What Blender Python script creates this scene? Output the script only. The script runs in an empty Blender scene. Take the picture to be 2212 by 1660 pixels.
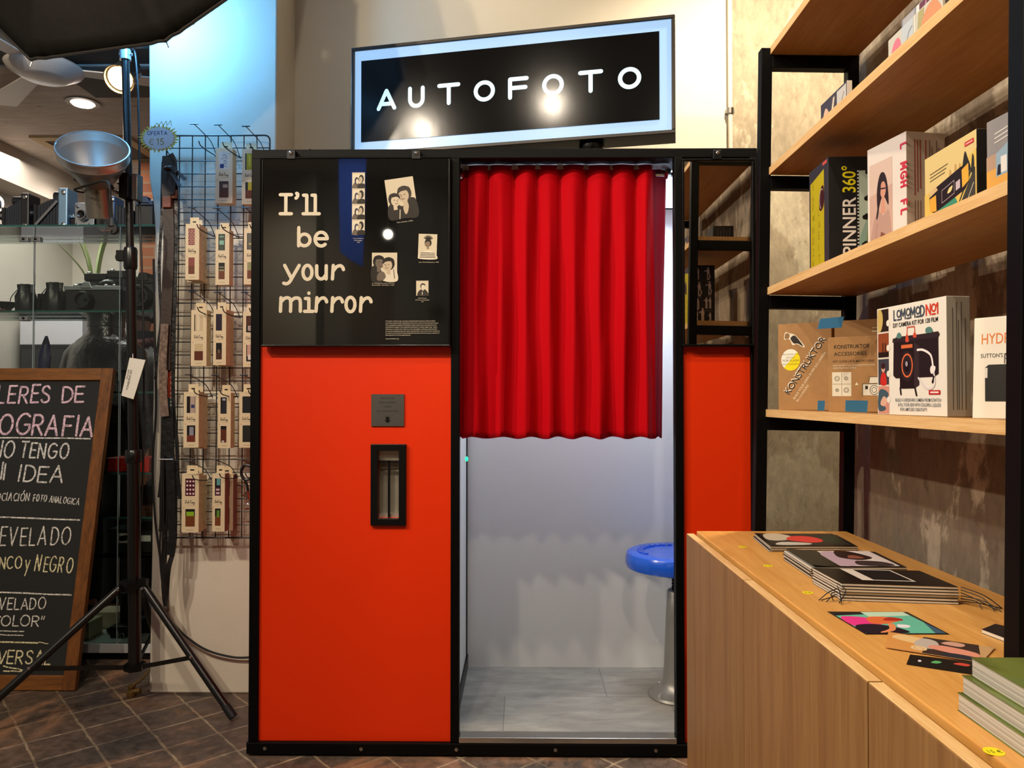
import bpy, bmesh, math, random
from mathutils import Vector, Matrix
random.seed(7)
SC = bpy.context.scene
COL = SC.collection
# ---------------------------------------------------------------- camera
F, CX, CY, EYE = 1662.0, 1106.0, 830.0, 1.176
YAW, PITCH = math.atan(19 / 1662), math.atan(30 / 1662)
cam_d = bpy.data.cameras.new('camera')
cam_d.sensor_fit = 'HORIZONTAL'; cam_d.sensor_width = 36.0
cam_d.lens = 36.0 * F / 2212.0
cam_d.clip_start = 0.05; cam_d.clip_end = 60
cam = bpy.data.objects.new('camera', cam_d); COL.objects.link(cam)
cam.location = (0, 0, EYE)
cam.rotation_euler = (math.pi / 2 + PITCH, 0, YAW)
SC.camera = cam
# ---------------------------------------------------------------- world, exposure
W = bpy.data.worlds.new('world'); SC.world = W; W.use_nodes = True
W.node_tree.nodes['Background'].inputs[0].default_value = (1.0, .9, .78, 1)
W.node_tree.nodes['Background'].inputs[1].default_value = 0.16
SC.view_settings.view_transform = 'Standard'
SC.view_settings.look = 'None'
SC.view_settings.gamma = 1.0
SC.view_settings.use_curve_mapping = False
SC.view_settings.exposure = 0.22
SC.cycles.max_bounces = 8
SC.cycles.transparent_max_bounces = 24
SC.cycles.sample_clamp_indirect = 6.0
SC.cycles.caustics_reflective = False
SC.cycles.caustics_refractive = False

def lamp(name, kind, loc, energy, color, target=None, radius=.04, spot=90, blend=.5, size=None):
    d = bpy.data.lights.new(name, kind); d.energy = energy; d.color = color
    if kind == 'AREA':
        d.shape = 'RECTANGLE'; d.size, d.size_y = size
    else:
        d.shadow_soft_size = radius
    if kind == 'SPOT':
        d.spot_size = math.radians(spot); d.spot_blend = blend
    o = bpy.data.objects.new(name, d); COL.objects.link(o); o.location = loc
    if target is not None:
        o.rotation_euler = (Vector(target) - Vector(loc)).to_track_quat('-Z', 'Y').to_euler()
    return o
WARM = (1.0, .85, .66)
WARMER = (1.0, .80, .55)
NEUT = (1.0, .93, .86)
TRACK = [((-.78, .48, 3.2), (-.3, 2.7, 1.0), 62), ((-1.86, .40, 3.2), (-.9, 2.7, .6), 80),
         ((-2.23, .47, 3.2), (-1.35, 3.0, .1), 125), ((.12, -.35, 3.2), (.1, 2.7, .9), 52),
         ((-.35, 1.15, 3.2), (.75, 1.55, 1.1), 60), ((-3.55, .62, 3.2), (.8, 1.45, 1.0), 260)]
for i, (l, t, e) in enumerate(TRACK):
    lamp('track_spot', 'SPOT', l, e, WARM, t, .04, (122 if i < 3 else 92) if e < 200 else 48, .6)
lamp('wall_washer', 'SPOT', (-.1, 2.55, 3.3), 9, WARMER, (.1, 3.32, 2.6), .06, 120, .9)
lamp('alcove_spot', 'SPOT', (1.0, 2.40, 3.45), 215, WARM, (1.10, 3.33, 1.3), .05, 105, .9)
lamp('umbrella_bulb', 'POINT', (-1.40, 2.80, 2.66), 20, (.14, .50, 1.0), None, .05)
lamp('booth_light', 'AREA', (.40, 2.92, 1.93), 8.2, (.70, .86, 1.0), (.2, 2.92, 0), size=(.45, .45))
for l in ((-2.33, 4.04, 2.72), (-2.96, 5.12, 2.72)):
    lamp('downlight', 'SPOT', l, 13, NEUT, (l[0], l[1], 0), .05, 140, .6)
lamp('back_room_light', 'AREA', (-2.75, 4.5, 2.70), 20, NEUT, (-2.6, 4.6, 0), size=(1.0, .6))
lamp('par_lamp', 'SPOT', (-1.76, 3.28, 2.50), 6, WARM, (-1.72, 2.6, 2.0), .06, 130, .5)

# ---------------------------------------------------------------- picture to world helpers
RM = Matrix.Rotation(YAW, 3, 'Z') @ Matrix.Rotation(math.pi / 2 + PITCH, 3, 'X')
EYEV = Vector((0, 0, EYE))
def ray(px, py): return RM @ Vector(((px - CX) / F, -(py - CY) / F, -1.0))
def P(px, py, y):
    d = ray(px, py); return EYEV + d * (y / d.y)
def PZ(px, py, z):
    d = ray(px, py); return EYEV + d * ((z - EYE) / d.z)
def PXW(px, py, x):
    d = ray(px, py); return EYEV + d * (x / d.x)

# ---------------------------------------------------------------- colours and materials
def lin(c): return c / 12.92 if c <= .04045 else ((c + .055) / 1.055) ** 2.4
def C(h):
    h = h.lstrip('#'); return tuple(lin(int(h[i:i + 2], 16) / 255) for i in (0, 2, 4)) + (1.0,)
MC = {}
def mat(name, color, rough=.5, metal=0.0, emit=None, es=0.0, spec=None, coat=0.0, bump=None, var=None):
    key = (name, str(color), rough, metal, str(emit), es, spec, coat, str(bump), str(var))
    if key in MC: return MC[key]
    m = bpy.data.materials.new(name); m.use_nodes = True
    nt = m.node_tree; b = nt.nodes['Principled BSDF']
    col = C(color) if isinstance(color, str) else color
    b.inputs['Base Color'].default_value = col
    b.inputs['Roughness'].default_value = rough
    b.inputs['Metallic'].default_value = metal
    if spec is not None: b.inputs['Specular IOR Level'].default_value = spec
    if coat: b.inputs['Coat Weight'].default_value = coat; b.inputs['Coat Roughness'].default_value = .06
    if emit:
        b.inputs['Emission Color'].default_value = C(emit) if isinstance(emit, str) else emit
        b.inputs['Emission Strength'].default_value = es
    if bump or var:
        tc = nt.nodes.new('ShaderNodeTexCoord'); nz = nt.nodes.new('ShaderNodeTexNoise')
        sc = (bump or var)[0]
        nz.inputs['Scale'].default_value = sc; nz.inputs['Detail'].default_value = 5
        nt.links.new(tc.outputs['Object'], nz.inputs['Vector'])
        if bump:
            bp = nt.nodes.new('ShaderNodeBump'); bp.inputs['Strength'].default_value = bump[1]
            bp.inputs['Distance'].default_value = bump[2] if len(bump) > 2 else .004
            nt.links.new(nz.outputs['Fac'], bp.inputs['Height']); nt.links.new(bp.outputs['Normal'], b.inputs['Normal'])
        if var:
            rp = nt.nodes.new('ShaderNodeValToRGB'); rp.color_ramp.elements[0].position = .3; rp.color_ramp.elements[1].position = .7
            rp.color_ramp.elements[0].color = tuple(c * var[1] for c in col[:3]) + (1,)
            rp.color_ramp.elements[1].color = col
            nt.links.new(nz.outputs['Fac'], rp.inputs['Fac']); nt.links.new(rp.outputs['Color'], b.inputs['Base Color'])
    MC[key] = m
    return m
def ink(c, rough=.45): return mat('print_' + c.lstrip('#'), c, rough, spec=.3)

def nodes_mat(name):
    m = bpy.data.materials.new(name); m.use_nodes = True
    return m, m.node_tree, m.node_tree.nodes['Principled BSDF']
def N(nt, t, **kw):
    n = nt.nodes.new(t)
    for k, v in kw.items():
        if k.startswith('i_'): n.inputs[k[2:].replace('_', ' ')].default_value = v
        else: setattr(n, k, v)
    return n
def ramp(nt, stops):
    r = nt.nodes.new('ShaderNodeValToRGB'); e = r.color_ramp.elements
    e[0].position, e[0].color = stops[0][0], C(stops[0][1]); e[1].position, e[1].color = stops[1][0], C(stops[1][1])
    for p, c in stops[2:]:
        x = e.new(p); x.color = C(c)
    return r
def mix(nt, fac, a, b, mode='MIX'):
    m = nt.nodes.new('ShaderNodeMix'); m.data_type = 'RGBA'; m.blend_type = mode
    for s, v in ((0, fac), (6, a), (7, b)):
        if isinstance(v, (int, float)): m.inputs[s].default_value = v
        elif isinstance(v, str): m.inputs[s].default_value = C(v)
        else: nt.links.new(v, m.inputs[s])
    return m.outputs[2]
def vec_map(nt, scale, rot=(0, 0, 0), loc=(0, 0, 0)):
    tc = N(nt, 'ShaderNodeTexCoord'); mp = N(nt, 'ShaderNodeMapping')
    mp.inputs['Scale'].default_value = scale; mp.inputs['Rotation'].default_value = rot; mp.inputs['Location'].default_value = loc
    nt.links.new(tc.outputs['Object'], mp.inputs['Vector']); return mp.outputs[0]
def noise(nt, vec, scale, detail=6, rough=.6, dist=0.0):
    n = N(nt, 'ShaderNodeTexNoise'); n.inputs['Scale'].default_value = scale; n.inputs['Detail'].default_value = detail
    n.inputs['Roughness'].default_value = rough; n.inputs['Distortion'].default_value = dist
    nt.links.new(vec, n.inputs['Vector']); return n.outputs['Fac']
def bump(nt, b, h, s, d=.01):
    bp = N(nt, 'ShaderNodeBump'); bp.inputs['Strength'].default_value = s; bp.inputs['Distance'].default_value = d
    nt.links.new(h, bp.inputs['Height']); nt.links.new(bp.outputs['Normal'], b.inputs['Normal'])

def wood_mat(name, dark, light, grain=(1, 14, 14), rough=.45, mid=None):
    m, nt, b = nodes_mat(name)
    v = vec_map(nt, grain)
    a = noise(nt, v, 3.0, 8, .65, .6); c = noise(nt, v, 14.0, 4, .6, .2)
    mm = N(nt, 'ShaderNodeMath', operation='MULTIPLY_ADD'); mm.inputs[1].default_value = .35
    nt.links.new(c, mm.inputs[0])
    sc = N(nt, 'ShaderNodeMath', operation='MULTIPLY'); sc.inputs[1].default_value = .65
    nt.links.new(a, sc.inputs[0]); nt.links.new(sc.outputs[0], mm.inputs[2])
    r = ramp(nt, [(.34, dark), (.66, light)])
    nt.links.new(mm.outputs[0], r.inputs['Fac']); nt.links.new(r.outputs['Color'], b.inputs['Base Color'])
    b.inputs['Roughness'].default_value = rough; b.inputs['Specular IOR Level'].default_value = .35
    bump(nt, b, c, .12, .002)
    return m
M = {}
M['black_metal'] = mat('black powder coated metal', '#050505', .5, spec=.12)
M['black_gloss'] = mat('black gloss', '#050506', .22, spec=.35)
M['black_plastic'] = mat('black plastic', '#070708', .38, spec=.3)
M['red_panel'] = mat('orange red laminate', '#e63200', .42, spec=.35)
M['chrome'] = mat('chrome', '#d6d6d6', .16, 1.0)
M['steel'] = mat('brushed steel', '#9c958a', .34, 1.0)
M['alu'] = mat('aluminium', '#b9b4ac', .3, 1.0)
M['white_paint'] = mat('white laminate', '#dcdcda', .5)
M['mirror'] = mat('mirror', '#c9c3ba', .015, 1.0)
M['shelf_wood'] = wood_mat('pale oak board', '#a8763f', '#c4955a', (9, .9, 9), .5)
M['shelf_edge'] = wood_mat('pale oak edge', '#cf9f62', '#e8c48c', (22, 2.0, 60), .5)
M['counter_wood'] = wood_mat('honey oak worktop', '#c58a42', '#dca65c', (14, 1.0, 10), .42)
M['door_wood'] = wood_mat('oak veneer door', '#7c5630', '#9a7345', (10, 11, .55), .48)
M['frame_wood'] = wood_mat('dark stained wood', '#4d2a0e', '#85501f', (14, 14, 1.4), .5)
M['frame_wood_x'] = wood_mat('dark stained wood rail', '#54300f', '#8a5522', (1.4, 14, 14), .5)
M['leather_dark'] = mat('dark brown leather', '#2c1c14', .5, bump=(90, .3, .002))
M['leather_black'] = mat('black leather', '#101012', .38, bump=(22, .5, .01))
M['leather_tan'] = mat('terracotta leather', '#7e4430', .55, bump=(90, .3, .002))
M['rubber'] = mat('black rubber', '#0a0a0a', .6)
M['white_card'] = mat('white card', '#e4ded2', .6)
M['cream_card'] = mat('cream card', '#dbc9a6', .65)
M['kraft'] = mat('kraft cardboard', '#a87c4a', .75, var=(60, .9))
M['paper'] = mat('page edges', '#ddd6c8', .7)
# glass: clear pane, reflects by angle
def glass_mat(name, tint, f0=.04):
    m = bpy.data.materials.new(name); m.use_nodes = True; nt = m.node_tree; nt.nodes.clear()
    out = N(nt, 'ShaderNodeOutputMaterial'); mx = N(nt, 'ShaderNodeMixShader'); tr = N(nt, 'ShaderNodeBsdfTransparent')
    gl = N(nt, 'ShaderNodeBsdfGlossy'); fr = N(nt, 'ShaderNodeFresnel'); fr.inputs['IOR'].default_value = 1.45
    tr.inputs[0].default_value = C(tint); gl.inputs['Roughness'].default_value = .02
    nt.links.new(fr.outputs[0], mx.inputs[0]); nt.links.new(tr.outputs[0], mx.inputs[1]); nt.links.new(gl.outputs[0], mx.inputs[2])
    nt.links.new(mx.outputs[0], out.inputs[0]); return m
M['glass'] = glass_mat('clear glass', '#f2f6f4')
M['glass_shelf'] = glass_mat('shelf glass', '#e4eeea')
M['glass_edge'] = mat('green glass edge', '#2f5a52', .1, spec=.6)
# floor tiles: square terracotta laid on the diagonal
def floor_material():
    m, nt, b = nodes_mat('worn terracotta tiles')
    tc = N(nt, 'ShaderNodeTexCoord')
    def dot(vx, vy, off):
        d = N(nt, 'ShaderNodeVectorMath', operation='DOT_PRODUCT'); d.inputs[1].default_value = (vx, vy, 0)
        nt.links.new(tc.outputs['Object'], d.inputs[0])
        a = N(nt, 'ShaderNodeMath', operation='SUBTRACT'); a.inputs[1].default_value = off
        nt.links.new(d.outputs['Value'], a.inputs[0])
        s = N(nt, 'ShaderNodeMath', operation='DIVIDE'); s.inputs[1].default_value = .176
        nt.links.new(a.outputs[0], s.inputs[0]); return s.outputs[0]
    u = dot(.751, .66, .111); v = dot(-.66, .751, .091)
    cb = N(nt, 'ShaderNodeCombineXYZ'); nt.links.new(u, cb.inputs[0]); nt.links.new(v, cb.inputs[1])
    wob = N(nt, 'ShaderNodeTexNoise'); wob.inputs['Scale'].default_value = 2.2; wob.inputs['Detail'].default_value = 6
    nt.links.new(cb.outputs[0], wob.inputs['Vector'])
    wm = N(nt, 'ShaderNodeVectorMath', operation='MULTIPLY_ADD'); wm.inputs[1].default_value = (.09, .09, 0)
    nt.links.new(wob.outputs['Color'], wm.inputs[0]); nt.links.new(cb.outputs[0], wm.inputs[2])
    of = N(nt, 'ShaderNodeVectorMath', operation='SUBTRACT'); of.inputs[1].default_value = (.045, .045, 0)
    nt.links.new(wm.outputs[0], of.inputs[0])
    br = N(nt, 'ShaderNodeTexBrick'); br.offset = 0.0; br.squash = 1.0
    br.inputs['Scale'].default_value = 1.0; br.inputs['Brick Width'].default_value = 1.0; br.inputs['Row Height'].default_value = 1.0
    br.inputs['Mortar Size'].default_value = .03; br.inputs['Mortar Smooth'].default_value = .35; br.inputs['Bias'].default_value = -.1
    br.inputs['Color1'].default_value = C('#62544b'); br.inputs['Color2'].default_value = C('#7e6352'); br.inputs['Mortar'].default_value = C('#b39c80')
    nt.links.new(of.outputs[0], br.inputs['Vector'])
    n1 = noise(nt, tc.outputs['Object'], 3.2, 8, .7, .4); n2 = noise(nt, tc.outputs['Object'], 26, 6, .7); n3 = noise(nt, vec_map(nt, (1, 1.6, 1), (0, 0, .7)), 48, 7, .72)
    dk = ramp(nt, [(.42, '#000000'), (.62, '#ffffff')]); nt.links.new(n1, dk.inputs['Fac'])
    c1 = mix(nt, dk.outputs['Color'], br.outputs['Color'], mix(nt, .72, br.outputs['Color'], '#47423d'))
    r2 = ramp(nt, [(.3, '#6f6f6f'), (.7, '#ffffff')]); nt.links.new(n2, r2.inputs['Fac'])
    c2 = mix(nt, .8, c1, r2.outputs['Color'], 'MULTIPLY')
    n4 = noise(nt, tc.outputs['Object'], 1.7, 8, .68, .8)
    worn = ramp(nt, [(.52, '#000000'), (.64, '#ffffff')]); nt.links.new(n4, worn.inputs['Fac'])
    wf = N(nt, 'ShaderNodeMath', operation='MULTIPLY'); wf.inputs[1].default_value = .8
    nt.links.new(worn.outputs['Color'], wf.inputs[0])
    c3 = mix(nt, wf.outputs[0], c2, '#a5795a')
    chip = ramp(nt, [(.645, '#000000'), (.69, '#ffffff')]); nt.links.new(n3, chip.inputs['Fac'])
    cf = N(nt, 'ShaderNodeMath', operation='MULTIPLY'); cf.inputs[1].default_value = .6; nt.links.new(chip.outputs['Color'], cf.inputs[0])
    c4 = mix(nt, cf.outputs[0], c3, '#b9a58c')
    nt.links.new(c4, b.inputs['Base Color'])
    rr = N(nt, 'ShaderNodeMapRange'); rr.inputs['To Min'].default_value = .3; rr.inputs['To Max'].default_value = .62
    nt.links.new(n2, rr.inputs['Value']); nt.links.new(rr.outputs[0], b.inputs['Roughness'])
    h = mix(nt, .5, n2, br.outputs['Fac']); bump(nt, b, h, .5, .004)
    return m
M['floor'] = floor_material()
def plaster(name, base, stain, scale=1.3, bs=.25):
    m, nt, b = nodes_mat(name)
    tc = N(nt, 'ShaderNodeTexCoord'); n1 = noise(nt, tc.outputs['Object'], scale, 7, .6); n2 = noise(nt, tc.outputs['Object'], 18, 6, .65)
    r = ramp(nt, [(.35, stain), (.65, base)]); nt.links.new(n1, r.inputs['Fac']); nt.links.new(r.outputs['Color'], b.inputs['Base Color'])
    b.inputs['Roughness'].default_value = .85; bump(nt, b, n2, bs, .006); return m
M['cream_wall'] = plaster('cream painted plaster', '#ded6c2', '#d6ccb6', 1.0, .12)
M['pillar_wall'] = plaster('white painted plaster', '#e4ddcf', '#d9d0be', 1.6, .2)
M['back_room_wall'] = plaster('pale grey plaster', '#cfcac0', '#c2bcb0', .7, .1)
def peeled(name, a, bcol, ccol, dark):
    m, nt, b = nodes_mat(name)
    v = vec_map(nt, (1, 1, .5)); v2 = vec_map(nt, (1, 1, .7), loc=(3, 1, 2))
    n1 = noise(nt, v, 3.6, 9, .62, .35); n2 = noise(nt, v2, 9.0, 8, .66, .5); n3 = noise(nt, v, 38, 5, .65); n4 = noise(nt, v2, 1.4, 4, .5)
    base = ramp(nt, [(.3, bcol), (.5, a), (.72, ccol)]); nt.links.new(n4, base.inputs['Fac'])
    e1 = ramp(nt, [(.53, '#000000'), (.56, '#ffffff')]); nt.links.new(n1, e1.inputs['Fac'])
    c1 = mix(nt, e1.outputs['Color'], base.outputs['Color'], ccol)
    e2 = ramp(nt, [(.60, '#000000'), (.63, '#ffffff')]); nt.links.new(n2, e2.inputs['Fac'])
    c2 = mix(nt, e2.outputs['Color'], c1, a)
    e3 = ramp(nt, [(.32, '#ffffff'), (.40, '#000000')]); nt.links.new(n2, e3.inputs['Fac'])
    f3 = N(nt, 'ShaderNodeMath', operation='MULTIPLY'); f3.inputs[1].default_value = .55; nt.links.new(e3.outputs['Color'], f3.inputs[0])
    c3 = mix(nt, f3.outputs[0], c2, dark)
    r3 = ramp(nt, [(.25, '#9a9a9a'), (.7, '#ffffff')]); nt.links.new(n3, r3.inputs['Fac'])
    c4 = mix(nt, .55, c3, r3.outputs['Color'], 'MULTIPLY')
    nt.links.new(c4, b.inputs['Base Color']); b.inputs['Roughness'].default_value = .85
    bump(nt, b, mix(nt, .5, n2, n3), .35, .008); return m
M['peeled_light'] = peeled('peeling pale plaster', '#b9a88a', '#a5957a', '#cfc1a2', '#7c6a52')
M['peeled_dark'] = peeled('bare grey brown plaster', '#8c7c68', '#75644e', '#b8a890', '#57463a')
def brick():
    m, nt, b = nodes_mat('old brick')
    v = vec_map(nt, (1, 1, 1), (math.pi / 2, 0, 0)); br = N(nt, 'ShaderNodeTexBrick'); nt.links.new(v, br.inputs['Vector'])
    br.inputs['Scale'].default_value = 1; br.inputs['Brick Width'].default_value = .24; br.inputs['Row Height'].default_value = .07; br.inputs['Mortar Size'].default_value = .008
    br.inputs['Color1'].default_value = C('#8a4f2c'); br.inputs['Color2'].default_value = C('#6e3a20'); br.inputs['Mortar'].default_value = C('#7a5a40')
    nt.links.new(br.outputs['Color'], b.inputs['Base Color']); b.inputs['Roughness'].default_value = .85; bump(nt, b, br.outputs['Fac'], .4, -.01); return m
M['brick'] = brick()
def vinyl():
    m, nt, b = nodes_mat('grey vinyl planks'); tc = N(nt, 'ShaderNodeTexCoord')
    br = N(nt, 'ShaderNodeTexBrick'); br.offset = .37; nt.links.new(tc.outputs['Object'], br.inputs['Vector'])
    br.inputs['Scale'].default_value = 1; br.inputs['Brick Width'].default_value = .61; br.inputs['Row Height'].default_value = .305; br.inputs['Mortar Size'].default_value = .0012
    br.inputs['Color1'].default_value = C('#a8a49c'); br.inputs['Color2'].default_value = C('#928e88'); br.inputs['Mortar'].default_value = C('#6d6b69')
    v = vec_map(nt, (1, 3.2, 1)); n = noise(nt, v, 5, 8, .65, .5); r = ramp(nt, [(.3, '#b8b8b8'), (.7, '#ffffff')]); nt.links.new(n, r.inputs['Fac'])
    nt.links.new(mix(nt, .9, br.outputs['Color'], r.outputs['Color'], 'MULTIPLY'), b.inputs['Base Color']); b.inputs['Roughness'].default_value = .5; return m
M['vinyl'] = vinyl()
def ceiling_tex():
    m, nt, b = nodes_mat('cork flecked ceiling'); v = vec_map(nt, (1, 6, 1)); n = noise(nt, v, 7, 7, .7)
    v2 = vec_map(nt, (1, 2.2, 1)); n2 = noise(nt, v2, 9, 2, .5)
    r = ramp(nt, [(.35, '#b9aca0'), (.65, '#cfc4b9')]); nt.links.new(n, r.inputs['Fac']); s = ramp(nt, [(.70, '#ffffff'), (.74, '#6d625a')]); nt.links.new(n2, s.inputs['Fac'])
    nt.links.new(mix(nt, .8, r.outputs['Color'], s.outputs['Color'], 'MULTIPLY'), b.inputs['Base Color']); b.inputs['Roughness'].default_value = .9; return m
M['ceiling_tex'] = ceiling_tex()
def chalk():
    m, nt, b = nodes_mat('chalk'); tc = N(nt, 'ShaderNodeTexCoord'); n = noise(nt, tc.outputs['Object'], 130, 4, .7); r = ramp(nt, [(.36, '#5b5654'), (.56, '#d8d2c6')])
    nt.links.new(n, r.inputs['Fac']); nt.links.new(r.outputs['Color'], b.inputs['Base Color']); b.inputs['Roughness'].default_value = .95; return m
def chalk2(name, lo, hi):
    m, nt, b = nodes_mat(name); tc = N(nt, 'ShaderNodeTexCoord'); n = noise(nt, tc.outputs['Object'], 130, 4, .7); r = ramp(nt, [(.36, lo), (.56, hi)])
    nt.links.new(n, r.inputs['Fac']); nt.links.new(r.outputs['Color'], b.inputs['Base Color']); b.inputs['Roughness'].default_value = .95; return m
M['chalk_white'] = chalk2('white chalk', '#6a6764', '#e6e2da'); M['chalk_pink'] = chalk2('pink chalk', '#77606a', '#ecc9d4'); M['chalk_yellow'] = chalk2('yellow chalk', '#77704f', '#ece3b8')
M['slate'] = mat('blackboard', '#191a1a', .8, var=(5, .8))
# ---------------------------------------------------------------- mesh builder
class MB:
    def __init__(s): s.v = []; s.f = []; s.m = []; s.mats = []
    def mi(s, m):
        if m not in s.mats: s.mats.append(m)
        return s.mats.index(m)
    def add(s, vs, fs, m):
        b = len(s.v); k = s.mi(m); s.v += [Vector(v) for v in vs]
        for f in fs: s.f.append([i + b for i in f]); s.m.append(k)
    def box(s, x0, x1, y0, y1, z0, z1, m):
        vs = [(x, y, z) for z in (z0, z1) for y in (y0, y1) for x in (x0, x1)]
        s.add(vs, [(0, 2, 3, 1), (4, 5, 7, 6), (0, 1, 5, 4), (1, 3, 7, 5), (3, 2, 6, 7), (2, 0, 4, 6)], m)
    def obox(s, c, ax, ay, az, m):
        c, ax, ay, az = Vector(c), Vector(ax), Vector(ay), Vector(az)
        vs = [c + ax * i + ay * j + az * k for k in (-1, 1) for j in (-1, 1) for i in (-1, 1)]
        s.add(vs, [(0, 2, 3, 1), (4, 5, 7, 6), (0, 1, 5, 4), (1, 3, 7, 5), (3, 2, 6, 7), (2, 0, 4, 6)], m)
    def poly(s, pts, m): s.add(pts, [tuple(range(len(pts)))], m)
    def prism(s, pts, d, m):
        d = Vector(d); n = len(pts); a = [Vector(p) for p in pts]
        s.add(a + [p + d for p in a], [tuple(range(n))[::-1], tuple(range(n, 2 * n))] + [(i, (i + 1) % n, n + (i + 1) % n, n + i) for i in range(n)], m)
    def tube(s, pts, r, m, seg=8, cap=True, flat=None):
        pts = [Vector(p) for p in pts]; n = len(pts); rr = r if isinstance(r, (list, tuple)) else [r] * n
        vs = []; fs = []; t0 = (pts[1] - pts[0]).normalized()
        up = Vector((0, 0, 1)) if abs(t0.z) < .9 else Vector((1, 0, 0))
        u = t0.cross(up).normalized()
        for i, p in enumerate(pts):
            t = (pts[min(i + 1, n - 1)] - pts[max(i - 1, 0)]).normalized()
            u = (u - t * u.dot(t)).normalized(); w = t.cross(u)
            for k in range(seg):
                a = 2 * math.pi * k / seg; vs.append(p + (u * math.cos(a) + w * math.sin(a) * (flat or 1)) * rr[i])
        for i in range(n - 1):
            for k in range(seg):
                fs.append((i * seg + k, i * seg + (k + 1) % seg, (i + 1) * seg + (k + 1) % seg, (i + 1) * seg + k))
        if cap: fs += [tuple(range(seg))[::-1], tuple(range((n - 1) * seg, n * seg))]
        s.add(vs, fs, m)
    def lathe(s, prof, c, m, axis=(0, 0, 1), seg=24, capa=True, capb=True):
        c = Vector(c); ax = Vector(axis).normalized(); up = Vector((0, 0, 1)) if abs(ax.z) < .9 else Vector((1, 0, 0))
        u = ax.cross(up).normalized(); w = ax.cross(u); n = len(prof); vs = []; fs = []
        for r, h in prof:
            for k in range(seg):
                a = 2 * math.pi * k / seg; vs.append(c + ax * h + (u * math.cos(a) + w * math.sin(a)) * r)
        for i in range(n - 1):
            for k in range(seg): fs.append((i * seg + k, i * seg + (k + 1) % seg, (i + 1) * seg + (k + 1) % seg, (i + 1) * seg + k))
        if capa: fs.append(tuple(range(seg))[::-1])
        if capb: fs.append(tuple(range((n - 1) * seg, n * seg)))
        s.add(vs, fs, m)
    def strap(s, pts, w, t, m, wdir=(1, 0, 0)):
        pts = [Vector(p) for p in pts]; n = len(pts); wd = Vector(wdir).normalized(); vs = []; fs = []
        ws = w if isinstance(w, (list, tuple)) else [w] * n
        for i, p in enumerate(pts):
            tg = (pts[min(i + 1, n - 1)] - pts[max(i - 1, 0)]).normalized(); u = (wd - tg * wd.dot(tg)).normalized(); q = tg.cross(u)
            for a, b in ((-1, -1), (1, -1), (1, 1), (-1, 1)): vs.append(p + u * a * ws[i] / 2 + q * b * t / 2)
        for i in range(n - 1):
            for k in range(4): fs.append((i * 4 + k, i * 4 + (k + 1) % 4, (i + 1) * 4 + (k + 1) % 4, (i + 1) * 4 + k))
        fs += [(3, 2, 1, 0), tuple(range((n - 1) * 4, n * 4))]; s.add(vs, fs, m)
    def sphere(s, c, r, m, seg=16, rings=10):
        rr = (r, r, r) if isinstance(r, (int, float)) else r; c = Vector(c); vs = []; fs = []
        for i in range(rings + 1):
            th = math.pi * i / rings
            for k in range(seg):
                a = 2 * math.pi * k / seg; vs.append(c + Vector((rr[0] * math.sin(th) * math.cos(a), rr[1] * math.sin(th) * math.sin(a), rr[2] * math.cos(th))))
        for i in range(rings):
            for k in range(seg): fs.append((i * seg + k, (i + 1) * seg + k, (i + 1) * seg + (k + 1) % seg, i * seg + (k + 1) % seg))
        s.add(vs, fs, m)
    def xform(s, mtx): s.v = [mtx @ v for v in s.v]; return s
    def build(s, name, parent=None, world=True, smooth=False, bevel=0, sub=0, label=None, kind=None, seg=2):
        me = bpy.data.meshes.new(name); off = parent.location if (parent is not None and world) else Vector((0, 0, 0))
        if parent is not None and world and parent.parent is not None: off = off + parent.parent.location
        me.from_pydata([tuple(v - off) for v in s.v], [], s.f)
        for m in s.mats: me.materials.append(m)
        for p, k in zip(me.polygons, s.m): p.material_index = k; p.use_smooth = bool(smooth)
        me.validate(clean_customdata=False); me.update()
        bm = bmesh.new(); bm.from_mesh(me); bmesh.ops.recalc_face_normals(bm, faces=bm.faces) if smooth != 'keep' else None
        bm.to_mesh(me); bm.free()
        o = bpy.data.objects.new(name, me); COL.objects.link(o)
        if parent is not None: o.parent = parent
        if smooth == 'auto':
            if hasattr(me, 'set_sharp_from_angle'): me.set_sharp_from_angle(angle=math.radians(40))
        if bevel:
            b = o.modifiers.new('bevel', 'BEVEL'); b.width = bevel; b.segments = seg; b.limit_method = 'ANGLE'; b.angle_limit = math.radians(40)
        if sub:
            q = o.modifiers.new('sub', 'SUBSURF'); q.levels = sub; q.render_levels = sub
        if label: o['label'] = label
        if kind: o['kind'] = kind
        return o

def thing(name, label, cat, loc=(0, 0, 0), group=None, rot=None):
    o = bpy.data.objects.new(name, None); COL.objects.link(o); o.location = loc; o.empty_display_size = .05
    if rot: o.rotation_euler = rot
    o['label'] = label; o['category'] = cat
    if group: o['group'] = group
    return o
def tag(o, label, cat, group=None):
    o['label'] = label; o['category'] = cat
    if group: o['group'] = group
    return o
def recentre(o, loc):
    """move a single-mesh thing's origin to loc without moving its mesh"""
    loc = Vector(loc); o.data.transform(Matrix.Translation(-loc)); o.location = loc; return o
def struct(o): o['kind'] = 'structure'; return o
def kids(o): return [c for c in bpy.data.objects if c.parent == o]
def dup(o, loc, label=None, group=None, rotz=None, parent=None):
    c = o.copy(); COL.objects.link(c)
    if parent is not None: c.parent = parent
    else:
        c.location = loc
        if rotz is not None: c.rotation_euler = (0, 0, rotz)
        if label: c['label'] = label
        if group: c['group'] = group
    for k in kids(o): dup(k, None, parent=c)
    return c

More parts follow.
